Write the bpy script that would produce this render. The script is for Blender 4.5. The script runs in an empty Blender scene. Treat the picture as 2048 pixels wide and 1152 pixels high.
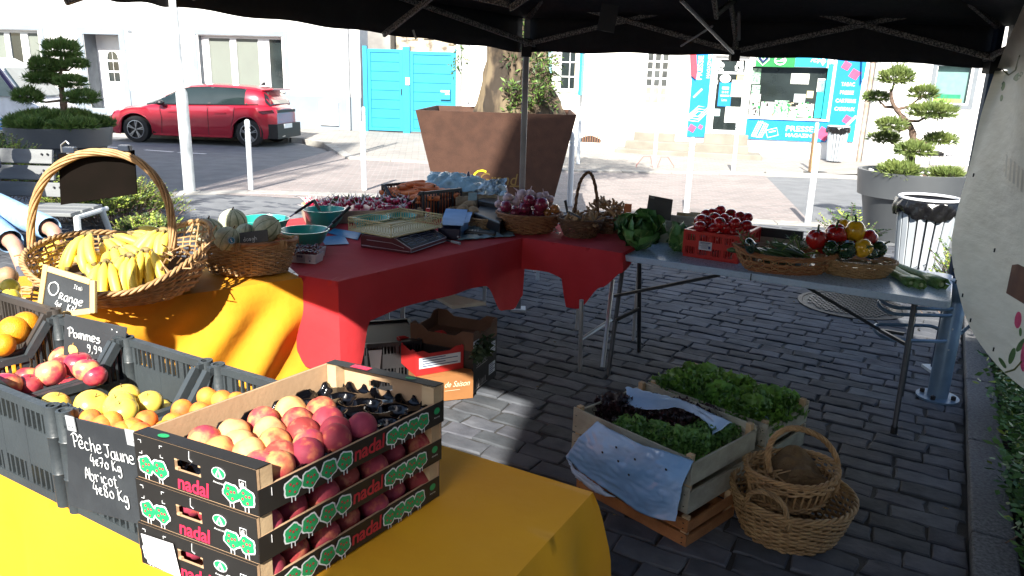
import bpy, math, random
from math import pi, sin, cos, tan, radians, atan2, sqrt, hypot
from mathutils import Vector, Matrix
from mathutils import noise as NZ
random.seed(7)
R = random.random
def U(a, b): return a + (b - a) * random.random()
scene = bpy.context.scene
col = scene.collection

# ---------------- camera ----------------
CP, CR, CF, CH = radians(15.4), radians(1.7), 1500.0, 1.80
cam_d = bpy.data.cameras.new('camera')
cam = bpy.data.objects.new('camera', cam_d); col.objects.link(cam)
CM = Matrix.Rotation(pi/2 - CP, 3, 'X') @ Matrix.Rotation(CR, 3, 'Z')
cam.matrix_world = Matrix.Translation((0, 0, CH)) @ CM.to_4x4()
cam_d.sensor_width = 36; cam_d.lens = 36 * CF / 2048
cam_d.clip_start = 0.05; cam_d.clip_end = 600
scene.camera = cam

# ---------------- light ----------------
EL = radians(37); SD = Vector((.2, .98, 0)).normalized()      # the way the light travels in plan
world = bpy.data.worlds.new('World'); scene.world = world; world.use_nodes = True
wn = world.node_tree.nodes; wl = world.node_tree.links
sky = wn.new('ShaderNodeTexSky'); sky.sky_type = 'NISHITA'; sky.sun_disc = False
sky.sun_elevation = EL; sky.sun_rotation = atan2(-SD.x, -SD.y)
sky.air_density = 1.0; sky.dust_density = 1.2
bg = wn['Background']; bg.inputs['Strength'].default_value = 0.1
wl.new(sky.outputs[0], bg.inputs[0])
sl = bpy.data.lights.new('sun', 'SUN'); sl.energy = 5.0; sl.angle = radians(.55); sl.color = (1, .95, .86)
so = bpy.data.objects.new('sun', sl); col.objects.link(so)
sdir = Vector((SD.x * cos(EL), SD.y * cos(EL), -sin(EL)))
so.rotation_euler = sdir.to_track_quat('-Z', 'Y').to_euler()
scene.view_settings.view_transform = 'Standard'; scene.view_settings.look = 'None'
scene.view_settings.exposure = 1.52; scene.view_settings.gamma = 1
scene.view_settings.use_curve_mapping = False
scene.render.engine = 'CYCLES'
scene.cycles.max_bounces = 8; scene.cycles.transparent_max_bounces = 8

# ---------------- measuring: picture point + a known plane -> place ----------------
def ray(u, v): return CM @ Vector(((u-1024)/CF, -(v-576)/CF, -1))
def W(u, v, z):
    d = ray(u, v); t = (z - CH) / d.z; return Vector((0, 0, CH)) + d*t
def WY(u, v, y):
    d = ray(u, v); return Vector((0, 0, CH)) + d*(y/d.y)
def WP(u, v, p, d2):                       # vertical plane through p along d2
    d = ray(u, v); n = Vector((-d2[1], d2[0], 0)); t = (n.x*p[0] + n.y*p[1]) / (n.x*d.x + n.y*d.y)
    return Vector((0, 0, CH)) + d*t
A_ = Vector((.87, -.49, 0)).normalized(); B_ = Vector((.49, .87, 0)).normalized()
AZ = atan2(A_.y, A_.x)

# ---------------- materials ----------------
MATS = {}
def mat(name, c, c2=None, rough=.6, vs=6.0, bump=0.0, bs=60.0, metal=0.0, rnd=0.0, spec=.5, coat=0.0,
        trans=0.0, mix=(.35, .65), det=4.0, hue=0.0, sub=0.0, stretch=(1, 1, 1), alpha=1.0, emit=None, c3=None):
    if name in MATS: return MATS[name]
    m = bpy.data.materials.new(name); m.use_nodes = True; nt = m.node_tree; N = nt.nodes; L = nt.links
    b = N['Principled BSDF']
    b.inputs['Roughness'].default_value = rough; b.inputs['Metallic'].default_value = metal
    b.inputs['Specular IOR Level'].default_value = spec
    b.inputs['Coat Weight'].default_value = coat; b.inputs['Coat Roughness'].default_value = .08
    b.inputs['Transmission Weight'].default_value = trans; b.inputs['Alpha'].default_value = alpha
    if sub: b.inputs['Subsurface Weight'].default_value = sub; b.inputs['Subsurface Radius'].default_value = (.02, .01, .006); b.inputs['Subsurface Scale'].default_value = .3
    if emit: b.inputs['Emission Color'].default_value = (*emit, 1); b.inputs['Emission Strength'].default_value = 1
    tc = N.new('ShaderNodeTexCoord'); mp = N.new('ShaderNodeMapping'); mp.inputs['Scale'].default_value = stretch
    L.new(tc.outputs['Object'], mp.inputs[0])
    oi = N.new('ShaderNodeObjectInfo')
    ad = N.new('ShaderNodeVectorMath'); ad.operation = 'ADD'
    sc = N.new('ShaderNodeVectorMath'); sc.operation = 'SCALE'; sc.inputs[0].default_value = (37, 19, 53)
    L.new(oi.outputs['Random'], sc.inputs['Scale']); L.new(mp.outputs[0], ad.inputs[0]); L.new(sc.outputs[0], ad.inputs[1])
    if c2 is None: c2 = tuple(x*.82 for x in c)
    nz = N.new('ShaderNodeTexNoise'); nz.inputs['Scale'].default_value = vs; nz.inputs['Detail'].default_value = det
    L.new(ad.outputs[0], nz.inputs['Vector'])
    cr = N.new('ShaderNodeValToRGB'); e = cr.color_ramp.elements
    e[0].position = mix[0]; e[0].color = (*c2, 1); e[1].position = mix[1]; e[1].color = (*c, 1)
    if c3 is not None:
        q = e.new((mix[0]+mix[1])/2); q.color = (*c3, 1)
    L.new(nz.outputs[0], cr.inputs[0]); out = cr.outputs[0]
    if rnd or hue:
        hs = N.new('ShaderNodeHueSaturation')
        mr = N.new('ShaderNodeMapRange'); mr.inputs['To Min'].default_value = 1-rnd; mr.inputs['To Max'].default_value = 1+rnd
        L.new(oi.outputs['Random'], mr.inputs[0]); L.new(mr.outputs[0], hs.inputs['Value'])
        if hue:
            m2 = N.new('ShaderNodeMath'); m2.operation = 'FRACT'; m3 = N.new('ShaderNodeMath'); m3.operation = 'MULTIPLY'; m3.inputs[1].default_value = 7.31
            L.new(oi.outputs['Random'], m3.inputs[0]); L.new(m3.outputs[0], m2.inputs[0])
            m4 = N.new('ShaderNodeMapRange'); m4.inputs['To Min'].default_value = .5-hue; m4.inputs['To Max'].default_value = .5+hue
            L.new(m2.outputs[0], m4.inputs[0]); L.new(m4.outputs[0], hs.inputs['Hue'])
        L.new(out, hs.inputs['Color']); out = hs.outputs[0]
    L.new(out, b.inputs['Base Color'])
    if bump:
        n2 = N.new('ShaderNodeTexNoise'); n2.inputs['Scale'].default_value = bs; n2.inputs['Detail'].default_value = 5
        L.new(ad.outputs[0], n2.inputs['Vector'])
        bp = N.new('ShaderNodeBump'); bp.inputs['Strength'].default_value = min(1, bump); bp.inputs['Distance'].default_value = .01
        L.new(n2.outputs[0], bp.inputs['Height']); L.new(bp.outputs[0], b.inputs['Normal'])
        rr = N.new('ShaderNodeMapRange'); rr.inputs['To Min'].default_value = max(0, rough-.12); rr.inputs['To Max'].default_value = min(1, rough+.1)
        L.new(n2.outputs[0], rr.inputs[0]); L.new(rr.outputs[0], b.inputs['Roughness'])
    MATS[name] = m
    return m

# ---------------- mesh builder ----------------
class MB:
    def __init__(s): s.v = []; s.f = []; s.m = []; s.k = 0
    def use(s, k): s.k = k; return s
    def add(s, vs, fs, k=None):
        o = len(s.v); s.v += [tuple(p) for p in vs]; s.f += [tuple(i+o for i in f) for f in fs]
        s.m += [s.k if k is None else k]*len(fs); return s
    def quad(s, a, b, c, d): return s.add([a, b, c, d], [(0, 1, 2, 3)])
    def box(s, c, d, rz=0.0, M=None):
        x, y, z = d[0]/2, d[1]/2, d[2]/2
        vs = [Vector((i*x, j*y, k*z)) for k in (-1, 1) for j in (-1, 1) for i in (-1, 1)]
        if M is not None: vs = [M @ p for p in vs]
        elif rz: q = Matrix.Rotation(rz, 3, 'Z'); vs = [q @ p for p in vs]
        c = Vector(c)
        return s.add([p+c for p in vs], [(0, 2, 3, 1), (4, 5, 7, 6), (0, 1, 5, 4), (1, 3, 7, 5), (3, 2, 6, 7), (2, 0, 4, 6)])
    def beam(s, p, q, w, h=None, up=(0, 0, 1)):
        p, q = Vector(p), Vector(q); h = w if h is None else h
        d = (q-p); l = d.length; d.normalize(); u = Vector(up)
        if abs(d.dot(u)) > .98: u = Vector((0, 1, 0))
        x = d.cross(u).normalized(); z = x.cross(d).normalized()
        M = Matrix((x, d, z)).transposed()
        return s.box((p+q)/2, (w, l, h), M=M)
    def tube(s, pts, r, n=6, closed=False, caps=True):
        pts = [Vector(p) for p in pts]; N = len(pts)
        rs = r if isinstance(r, (list, tuple)) else [r]*N
        vs = []; ref = None
        for i, p in enumerate(pts):
            a = pts[(i-1) % N] if (closed or i > 0) else p
            b = pts[(i+1) % N] if (closed or i < N-1) else p
            d = (b-a)
            if d.length < 1e-9: d = Vector((0, 0, 1))
            d.normalize()
            if ref is None:
                ref = Vector((0, 0, 1)) if abs(d.z) < .9 else Vector((1, 0, 0))
            x = ref - d*ref.dot(d)
            if x.length < 1e-6: x = d.orthogonal()
            x.normalize(); ref = x; y = d.cross(x)
            for j in range(n):
                t = 2*pi*j/n; vs.append(p + (x*cos(t) + y*sin(t))*rs[i])
        fs = []
        for i in range(N if closed else N-1):
            i2 = (i+1) % N
            for j in range(n):
                j2 = (j+1) % n; fs.append((i*n+j, i*n+j2, i2*n+j2, i2*n+j))
        if caps and not closed: fs += [tuple(range(n-1, -1, -1)), tuple((N-1)*n+j for j in range(n))]
        return s.add(vs, fs)
    def lathe(s, prof, c=(0, 0, 0), n=24, sx=1, sy=1, f=None):
        c = Vector(c); vs = []
        for r, z in prof:
            for j in range(n):
                t = 2*pi*j/n; rr = r if f is None else r*f(t, z)
                vs.append(c + Vector((rr*cos(t)*sx, rr*sin(t)*sy, z)))
        fs = []
        for i in range(len(prof)-1):
            for j in range(n):
                j2 = (j+1) % n; fs.append((i*n+j, i*n+j2, (i+1)*n+j2, (i+1)*n+j))
        return s.add(vs, fs)
    def grid(s, fn, nu, nv, flip=False):
        vs = [fn(i/nu, j/nv) for j in range(nv+1) for i in range(nu+1)]
        fs = []
        for j in range(nv):
            for i in range(nu):
                a = j*(nu+1)+i; q = (a, a+1, a+nu+2, a+nu+1)
                fs.append(q[::-1] if flip else q)
        return s.add(vs, fs)
    def sph(s, c, r, nu=14, nv=10, fn=None):
        c = Vector(c); r = (r, r, r) if not isinstance(r, (tuple, list)) else r
        vs = []
        for j in range(nv+1):
            ph = -pi/2 + pi*j/nv
            for i in range(nu):
                t = 2*pi*i/nu; d = Vector((cos(ph)*cos(t), cos(ph)*sin(t), sin(ph)))
                k = 1 if fn is None else fn(t, ph)
                vs.append(c + Vector((d.x*r[0]*k, d.y*r[1]*k, d.z*r[2]*k)))
        fs = [(j*nu+i, j*nu+(i+1) % nu, (j+1)*nu+(i+1) % nu, (j+1)*nu+i) for j in range(nv) for i in range(nu)]
        return s.add(vs, fs)
    def prism(s, poly, ext):
        n = len(poly); ext = Vector(ext); a = [Vector(p) for p in poly]; b = [p+ext for p in a]
        fs = [tuple(range(n-1, -1, -1)), tuple(range(n, 2*n))] + [(i, (i+1) % n, n+(i+1) % n, n+i) for i in range(n)]
        return s.add(a+b, fs)
    def disc(s, c, x, y, r, n=20, ry=None):
        c, x, y = Vector(c), Vector(x), Vector(y); ry = ry or r
        return s.add([c + x*r*cos(2*pi*i/n) + y*ry*sin(2*pi*i/n) for i in range(n)], [tuple(range(n))])
    def xf(s, M):
        s.v = [tuple(M @ Vector(p)) for p in s.v]; return s
    def mesh(s, name, mats, smooth=False):
        me = bpy.data.meshes.new(name); me.from_pydata(s.v, [], s.f)
        mats = mats if isinstance(mats, (list, tuple)) else [mats]
        for m in mats: me.materials.append(m)
        if len(mats) > 1: me.polygons.foreach_set('material_index', s.m)
        if smooth:
            me.polygons.foreach_set('use_smooth', [True]*len(me.polygons))
            if smooth != 2: me.set_sharp_from_angle(angle=radians(42))
        me.update(); return me

def tag(o, label=None, cat=None, group=None, kind=None):
    if label: o['label'] = label
    if cat: o['category'] = cat
    if group: o['group'] = group
    if kind: o['kind'] = kind
    return o
def thing(name, label, cat, loc=(0, 0, 0), rz=0.0, group=None):
    o = bpy.data.objects.new(name, None); col.objects.link(o)
    o.empty_display_size = .1; o.location = loc; o.rotation_euler = (0, 0, rz); o.matrix_basis
    return tag(o, label, cat, group)
def basis(o): return Matrix.LocRotScale(o.location, o.rotation_euler, o.scale)
def link(name, me, parent=None, world=False):
    o = bpy.data.objects.new(name, me); col.objects.link(o)
    if parent is not None:
        o.parent = parent
        if world:
            M = basis(parent)
            if parent.parent is not None: M = basis(parent.parent) @ parent.matrix_parent_inverse @ M
            o.matrix_parent_inverse = M.inverted()
    return o
def part(name, mb, mats, parent, world=True, smooth=False, kind=None, label=None):
    o = link(name, mb.mesh(name, mats, smooth), parent, world)
    if name[:6] == 'print_' or name in ('chalk_writing', 'trim', 'lettering', 'binding', 'label_print'): kind = 'stuff'
    if kind: o['kind'] = kind
    if label: o['label'] = label
    return o
def bevel(o, w, seg=2):
    md = o.modifiers.new('bevel', 'BEVEL'); md.width = w; md.segments = seg; md.limit_method = 'ANGLE'; md.angle_limit = radians(40); return o
def single(name, mb, mats, label=None, cat=None, group=None, kind=None, smooth=False, loc=None):
    if loc is None:
        xs = [p[0] for p in mb.v]; ys = [p[1] for p in mb.v]; zs = [p[2] for p in mb.v]
        loc = Vector(((min(xs)+max(xs))/2, (min(ys)+max(ys))/2, min(zs)))
        mb.v = [tuple(Vector(p)-loc) for p in mb.v]
    o = link(name, mb.mesh(name, mats, smooth)); o.location = loc
    return tag(o, label, cat, group, kind)
def copy_tree(o, parent=None):
    c = o.copy(); col.objects.link(c)
    if parent is not None: c.parent = parent
    for ch in KIDS(o): copy_tree(ch, c)
    return c
def KIDS(o): return [x for x in o.children]
def place(o, loc, rot=None, label=None, group=None, scale=None):
    o.location = loc
    if rot is not None: o.rotation_euler = rot
    if scale is not None: o.scale = (scale, scale, scale) if not isinstance(scale, (tuple, list)) else scale
    if label: o['label'] = label
    if group: o['group'] = group
    return o

# ---------------- lettering: built-in font, made before the scene fills ----------------
TXC = {}
def txt_mesh(s, spacing=1.0, shear=0.0, bold=0.0):
    k = (s, spacing, shear, bold)
    if k in TXC: return TXC[k]
    cu = bpy.data.curves.new('lettering', 'FONT'); cu.body = s; cu.size = 1; cu.space_character = spacing; cu.shear = shear
    cu.offset = bold; cu.resolution_u = 3; cu.align_x = 'CENTER'; cu.align_y = 'CENTER'
    ob = bpy.data.objects.new('lettering', cu); col.objects.link(ob)
    dg = bpy.context.evaluated_depsgraph_get(); me = bpy.data.meshes.new_from_object(ob.evaluated_get(dg))
    vs = [tuple(v.co) for v in me.vertices]; fs = [tuple(p.vertices) for p in me.polygons]
    bpy.data.objects.remove(ob); bpy.data.curves.remove(cu); bpy.data.meshes.remove(me)
    xs = [p[0] for p in vs]; ys = [p[1] for p in vs]; w = (max(xs)-min(xs)) or 1; h = (max(ys)-min(ys)) or 1
    cx = (max(xs)+min(xs))/2; cy = (max(ys)+min(ys))/2
    TXC[k] = ([((x-cx)/w, (y-cy)/h) for x, y, z in vs], fs); return TXC[k]
for a in [('PRESSE', 1, 0, .01), ('MAGAZINES', 1, 0, .01), ('TABAC', 1, 0, .01), ('CARTERIE', 1, 0, .01), ('CADEAUX', 1, 0, .01), ('FDJ', 1, .3, .01),
          ('nadal', .95, .1, .02), ('Anecoop', 1, 0, 0), ('de Saison', 1, .4, 0), ('Grand', 1, .2, 0), ('C', 1, .2, 0), ('MERCI', 1, 0, .01), ('88 8 8', 1, 0, 0), ('Loto', 1, 0, 0)]:
    txt_mesh(*a)
def lettering(mb, s, c, x, y, w, h, spacing=1.0, shear=0.0, bold=0.0):   # c centre, x/y unit vectors on the surface
    vs, fs = txt_mesh(s, spacing, shear, bold); c, x, y = Vector(c), Vector(x), Vector(y)
    return mb.add([c + x*(p[0]*w) + y*(p[1]*h) for p in vs], fs)

# handwriting: strokes in a unit cell
G = {
 'O': [[(.5, 1), (.1, .8), (0, .4), (.3, 0), (.7, .05), (.95, .5), (.8, .9), (.45, 1)]],
 'r': [[(0, .6), (.1, 0)], [(.08, .4), (.3, .6), (.5, .55)]],
 'R': [[(0, 0), (.05, .7), (.4, .65), (.4, .4), (.05, .35), (.5, 0)]],
 'a': [[(.45, .55), (.1, .5), (0, .15), (.25, 0), (.45, .3), (.45, .6), (.5, .05), (.6, 0)]],
 'n': [[(0, .6), (.05, 0)], [(.05, .35), (.25, .6), (.45, .5), (.5, 0)]],
 'g': [[(.45, .5), (.1, .5), (.05, .1), (.3, .05), (.45, .5), (.45, -.3), (.2, -.5), (0, -.3)]],
 'e': [[(0, .3), (.45, .35), (.4, .6), (.1, .55), (0, .2), (.2, 0), (.5, .1)]],
 'P': [[(.1, 0), (.15, .9)], [(-.1, .85), (.3, 1.05), (.65, .85), (.5, .5), (.15, .45)]],
 'o': [[(.3, .6), (.02, .4), (.1, .02), (.4, .05), (.5, .4), (.28, .6)]],
 'm': [[(0, .6), (.03, 0)], [(.03, .4), (.2, .6), (.32, .5), (.33, 0)], [(.33, .4), (.5, .6), (.65, .5), (.7, 0)]],
 's': [[(.4, .55), (.1, .55), (.1, .35), (.4, .25), (.3, 0), (0, .05)]],
 'c': [[(.45, .5), (.15, .6), (0, .25), (.2, 0), (.45, .08)]],
 'h': [[(.05, 1), (0, 0)], [(.02, .35), (.25, .6), (.42, .45), (.45, 0)]],
 'J': [[(0, .95), (.6, 1)], [(.35, .97), (.35, .2), (.15, 0), (-.05, .2)]],
 'u': [[(0, .6), (.05, .1), (.25, 0), (.45, .25), (.45, .6), (.5, 0)]],
 '4': [[(.3, 1), (0, .4), (.55, .45)], [(.4, .75), (.35, -.05)]],
 '7': [[(0, .8), (.5, .85), (.15, 0)], [(.05, .4), (.45, .45)]],
 '0': [[(.3, .6), (.02, .4), (.1, .02), (.4, .05), (.5, .4), (.28, .6)]],
 '8': [[(.4, .9), (.1, .9), (.1, .6), (.4, .4), (.35, 0), (.05, .05), (.1, .4), (.45, .75), (.38, .92)]],
 '9': [[(.45, .8), (.15, .95), (.05, .6), (.4, .55), (.45, .85), (.4, .2), (.2, 0)]],
 '3': [[(0, .9), (.4, .9), (.15, .5), (.45, .3), (.25, 0), (0, .1)]],
 'E': [[(.45, .6), (.15, .55), (.05, .3), (.2, .05), (.45, .1)], [(-.05, .4), (.35, .42)], [(-.05, .25), (.3, .27)]],
 'K': [[(.05, .9), (0, 0)], [(.5, .9), (.05, .4), (.55, 0)]],
 'A': [[(0, 0), (.3, 1), (.6, 0)], [(.1, .35), (.55, .4)]],
 'b': [[(.05, 1), (0, .05), (.35, 0), (.45, .35), (.25, .5), (.02, .35)]],
 'i': [[(.1, .55), (.1, 0)], [(.12, .8), (.13, .85)]],
 't': [[(.2, .9), (.15, .05), (.4, 0)], [(0, .6), (.4, .62)]],
 'I': [[(.1, .9), (.1, 0)], [(-.05, .9), (.3, .9)], [(-.05, 0), (.3, 0)]],
 'l': [[(.1, .9), (.08, .05), (.25, 0)]],
 'd': [[(.4, 1), (.42, 0)], [(.42, .4), (.15, .55), (0, .2), (.2, 0), (.42, .15)]],
 '^': [[(.05, .8), (.25, 1), (.45, .8)]], ',': [[(.1, .1), (.02, -.15)]], ' ': [],
}
def spl(pts, k=4):
    out = []
    for i in range(len(pts)-1):
        p0 = pts[max(i-1, 0)]; p1 = pts[i]; p2 = pts[i+1]; p3 = pts[min(i+2, len(pts)-1)]
        for j in range(k):
            t = j/k
            out.append(tuple(.5*((2*p1[a]) + (-p0[a]+p2[a])*t + (2*p0[a]-5*p1[a]+4*p2[a]-p3[a])*t*t + (-p0[a]+3*p1[a]-3*p2[a]+p3[a])*t**3) for a in range(len(p1))))
    out.append(tuple(pts[-1])); return out
def scrawl(mb, s, c, x, y, h, r=.0016, adv=None, slope=0.0):
    c, x, y = Vector(c), Vector(x), Vector(y); n = x.cross(y); px = 0.0
    for ch in s:
        wd = {'m': .85, 'O': 1.1, 'i': .3, 'l': .35, 'I': .45, ' ': .4, ',': .3, '^': 0.0}.get(ch, .68)
        if ch == '^': px -= .62
        for st in G.get(ch, []):
            pts = [c + x*((px + q[0])*h) + y*((q[1] + slope*px + U(-.03, .03))*h) + n*.0012 for q in st]
            pts = [Vector(p) for p in spl([tuple(p) for p in pts], 3)]
            mb.tube(pts, r, 4)
        px += wd if ch != '^' else .62
    return px*h
# =====================================================================  SETTING
m_asph = mat('asphalt', (.165, .172, .18), (.125, .132, .14), rough=.9, vs=3, bump=.5, bs=160)
m_pink = None
def brick_mat(name, c1, c2, mortar, bw, bh, ms, rot=0.0, bump=.4):
    m = bpy.data.materials.new(name); m.use_nodes = True; nt = m.node_tree; N = nt.nodes; L = nt.links; b = N['Principled BSDF']
    tc = N.new('ShaderNodeTexCoord'); mp = N.new('ShaderNodeMapping'); mp.inputs['Rotation'].default_value = (0, 0, rot)
    L.new(tc.outputs['Object'], mp.inputs[0])
    br = N.new('ShaderNodeTexBrick'); br.inputs['Scale'].default_value = 1; br.inputs['Brick Width'].default_value = bw; br.inputs['Row Height'].default_value = bh
    br.inputs['Mortar Size'].default_value = ms; br.inputs['Mortar Smooth'].default_value = .3; br.inputs['Color1'].default_value = (*c1, 1); br.inputs['Color2'].default_value = (*c2, 1); br.inputs['Mortar'].default_value = (*mortar, 1)
    L.new(mp.outputs[0], br.inputs[0])
    nz = N.new('ShaderNodeTexNoise'); nz.inputs['Scale'].default_value = 1.3; nz.inputs['Detail'].default_value = 6; L.new(tc.outputs['Object'], nz.inputs[0])
    mr = N.new('ShaderNodeMapRange'); mr.inputs['To Min'].default_value = .75; mr.inputs['To Max'].default_value = 1.2; L.new(nz.outputs[0], mr.inputs[0])
    mx = N.new('ShaderNodeVectorMath'); mx.operation = 'SCALE'; L.new(br.outputs['Color'], mx.inputs[0]); L.new(mr.outputs[0], mx.inputs['Scale'])
    L.new(mx.outputs[0], b.inputs['Base Color']); b.inputs['Roughness'].default_value = .8
    bp = N.new('ShaderNodeBump'); bp.inputs['Strength'].default_value = bump; bp.inputs['Distance'].default_value = .01; bp.invert = True
    L.new(br.outputs['Fac'], bp.inputs['Height']); L.new(bp.outputs[0], b.inputs['Normal'])
    return m
m_pave = brick_mat('street_pavers', (.27, .222, .208), (.20, .172, .163), (.27, .255, .24), .22, .11, .012, rot=-.12)
m_walk = brick_mat('pavement_stone', (.30, .28, .25), (.25, .23, .21), (.17, .16, .15), .30, .15, .008, rot=-.12)
m_kerb = mat('kerb_stone', (.34, .33, .30), (.25, .24, .225), rough=.85, vs=8, bump=.3, bs=120)
m_slab = mat('joint_sand', (.035, .034, .033), (.03, .03, .03), rough=.95, vs=14, bump=.4, bs=150)
m_sett = mat('slate_sett', (.10, .107, .122), (.050, .055, .066), rough=.82, spec=.25, vs=7, bump=.35, bs=38, rnd=.28, hue=.02, c3=(.074, .08, .093), mix=(.3, .7))

def sheet(name, poly, z, m):
    mb = MB(); 
    mb.add([(p[0], p[1], p[2] if len(p) > 2 else z) for p in poly], [tuple(range(len(poly)))])
    o = link(name, mb.mesh(name, m)); o['kind'] = 'structure'; return o
sheet('ground', [(-300, -200), (300, -200), (300, 300), (-300, 300)], -.06, m_asph)
sheet('road', [(-60, 10.6), (60, 7.6), (60, 19), (20, 16.5), (7.2, 16.1), (1.2, 16.0), (-3.7, 17.1), (-6.2, 21.3), (-40, 22.5), (-60, 23)], 0.0, m_asph)
sheet('street_paving', [(-5.15, 11.5), (4.15, 10.3), (5.4, 16.4), (1.2, 16.1), (-3.75, 17.2), (-4.5, 20.4)], .004, m_pave)
# far pavement: kerb then stone rising to the house fronts
farkerb = [(-40, 22.4, 0), (-6.25, 21.0, 0), (-5.9, 21.2, 0), (-5.0, 20.2, 0), (-3.75, 17.15, 0), (1.2, 15.95, 0), (5.4, 16.35, 0), (7.3, 16.15, 0), (40, 8.2, 0)]
back = [(-40, 27.2, .55), (-6.25, 23.5, .24), (-5.9, 23.4, .24), (-5.0, 23.3, .24), (-3.5, 23.2, .22), (1.0, 21.6, .12), (5.4, 20.6, .08), (9.2, 19.7, .08), (40, 12.2, .08)]
KH = [.13, .13, .12, .06, .03, .03, .03, .1, .13]
mb = MB()
for i in range(len(farkerb)-1):
    a, b = Vector(farkerb[i]), Vector(farkerb[i+1]); c, d = Vector(back[i+1]), Vector(back[i])
    a.z, b.z = KH[i], KH[i+1]; mb.quad(a, b, c, d)
o = link('far_pavement', mb.mesh('far_pavement', m_walk)); o['kind'] = 'structure'
mb = MB()
for i in range(len(farkerb)-1):
    a, b = Vector(farkerb[i]), Vector(farkerb[i+1]); L_ = (b-a).length; n = max(1, int(L_/1.0))
    for k in range(n):
        p = a.lerp(b, k/n) ; q = a.lerp(b, (k+1)/n); h = KH[i] + (KH[i+1]-KH[i])*(k+.5)/n + .012
        d = (q-p).normalized(); mb.beam(p + d*.004 + Vector((0, 0, h/2-.03)), q - d*.004 + Vector((0, 0, h/2-.03)), .22, h+.06)
o = link('far_kerb', mb.mesh('far_kerb', m_kerb)); o['kind'] = 'structure'
bevel(o, .012)
# near flush kerb band
kb = [(-60, 10.9), (-5.63, 11.15), (-4.2, 11.75), (-1.5, 11.75), (.88, 10.75), (2.64, 10.5), (4.66, 10.25), (12, 9.2), (40, 5)]
mb = MB()
for i in range(len(kb)-1):
    a, b = Vector((*kb[i], 0)), Vector((*kb[i+1], 0)); n = max(1, int((b-a).length/1.0))
    for k in range(n):
        p = a.lerp(b, k/n); q = a.lerp(b, (k+1)/n); d = (q-p).normalized()
        mb.beam(p + d*.005 + Vector((0, 0, -.02)), q - d*.005 + Vector((0, 0, -.02)), .3, .07)
o = link('kerb', mb.mesh('kerb', m_kerb)); o['kind'] = 'structure'; bevel(o, .008)
# road dashes
m_paint = mat('road_paint', (.75, .75, .73), (.5, .5, .5), rough=.7, vs=25, mix=(.2, .5))
for p, q in [((290, 300), (346, 304)), ((356, 305), (412, 308)), ((200, 293), (262, 297.5))]:
    a, b = W(*p, 0), W(*q, 0); d = (b-a).normalized(); n = Vector((-d.y, d.x, 0))*.055
    mb = MB(); mb.quad(*[Vector((x.x, x.y, .004)) for x in (a-n, b-n, b+n, a+n)])
    o = link('road_marking', mb.mesh('road_marking', m_paint)); o['kind'] = 'structure'
# road grate near car
g = W(735, 291, 0)
m_iron = mat('cast_iron', (.06, .06, .062), (.03, .03, .03), rough=.55, metal=.6, vs=30, bump=.3, bs=90)

# market square paved with slate setts
mp_poly = [(-60, -30), (60, -30), (60, 4.6), (12, 9.2), (4.66, 10.1), (2.64, 10.35), (.88, 10.6), (-1.5, 11.6), (-4.2, 11.6), (-5.63, 11.0), (-60, 10.7)]
mb = MB(); mb.add([(x, y, -.012) for x, y in mp_poly], [tuple(range(len(mp_poly)))])
market = link('market_paving', mb.mesh('market_paving', m_slab)); market['kind'] = 'structure'
def limit_y(x):
    p = kb
    for i in range(len(p)-1):
        if p[i][0] <= x <= p[i+1][0]:
            t = (x-p[i][0])/(p[i+1][0]-p[i][0]); return p[i][1] + t*(p[i+1][1]-p[i][1]) - .19
    return 9
KO = W(1985, 760, 0); KD = (W(1950, 640, 0) - W(1960, 1000, 0)).normalized(); KD = B_.copy()
# right-hand kerb line of the planting bed
kp0 = W(1968, 900, 0)
def right_of_kerb(x, y):
    d = Vector((x, y, 0)) - kp0; return d.x*KD.y - d.y*KD.x
MHC = W(1702, 610, 0); MHC = Vector((MHC.x, MHC.y, 0))
setts = []
L0, W0 = .262, .128
org = Vector((.7, 2.4, 0))
for r in range(-30, 90):
    off = (r % 2)*L0*.5 + U(-.03, .03); rowc = r*W0
    c = -34
    x = -9.0 + off
    while x < 7.5:
        l = U(.2, .3)
        p = org + A_*(x+l/2) + B_*rowc
        x += l
        if p.y < 1.9 or p.y > limit_y(p.x)-.05 or p.x < -6.4: continue
        q_ = p - A_*l/2; D_ = -right_of_kerb(q_.x, q_.y) - .085
        if D_ < .06: continue
        if D_ < l: l = D_; p = q_ + A_*l/2
        if (Vector((p.x, p.y, 0))-MHC).length < .46: continue
        if abs(p.x) > 1.2 + p.y*.82 and p.x > 0: continue
        setts.append((p, l))
def sett_geo(mb, l, w, M, seed):
    rr = random.Random(seed)
    j = lambda a: rr.uniform(-a, a)
    g = .0065
    x, y = l/2-g, w/2-g
    n = 12; base = []; top = []; mid = []
    pts = [(-x, -y), (-x*.33, -y), (x*.33, -y), (x, -y), (x, 0), (x, y), (x*.33, y), (-x*.33, y), (-x, y), (-x, 0)]
    pts = [(a+j(.008), b+j(.009)) for a, b in pts]
    h = rr.uniform(-.007, .004)
    base = [M @ Vector((a, b, -.03)) for a, b in pts]
    mid = [M @ Vector((a, b, h-.005+j(.002))) for a, b in pts]
    top = [M @ Vector((a*.94, b*.88, h+j(.0014))) for a, b in pts]
    k = len(pts); c = M @ Vector((0, 0, h+.001+j(.0012)))
    fs = [(i, (i+1) % k, k+(i+1) % k, k+i) for i in range(k)] + [(k+i, k+(i+1) % k, 2*k+(i+1) % k, 2*k+i) for i in range(k)] + [(2*k+i, 2*k+(i+1) % k, 3*k) for i in range(k)]
    mb.add(base+mid+top+[c], fs)
vis = []
inv = CM.transposed()
def px(p):
    c = inv @ (Vector(p) - Vector((0, 0, CH)))
    if c.z > -.05: return None
    return 1024 - CF*c.x/c.z, 576 + CF*c.y/c.z
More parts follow.
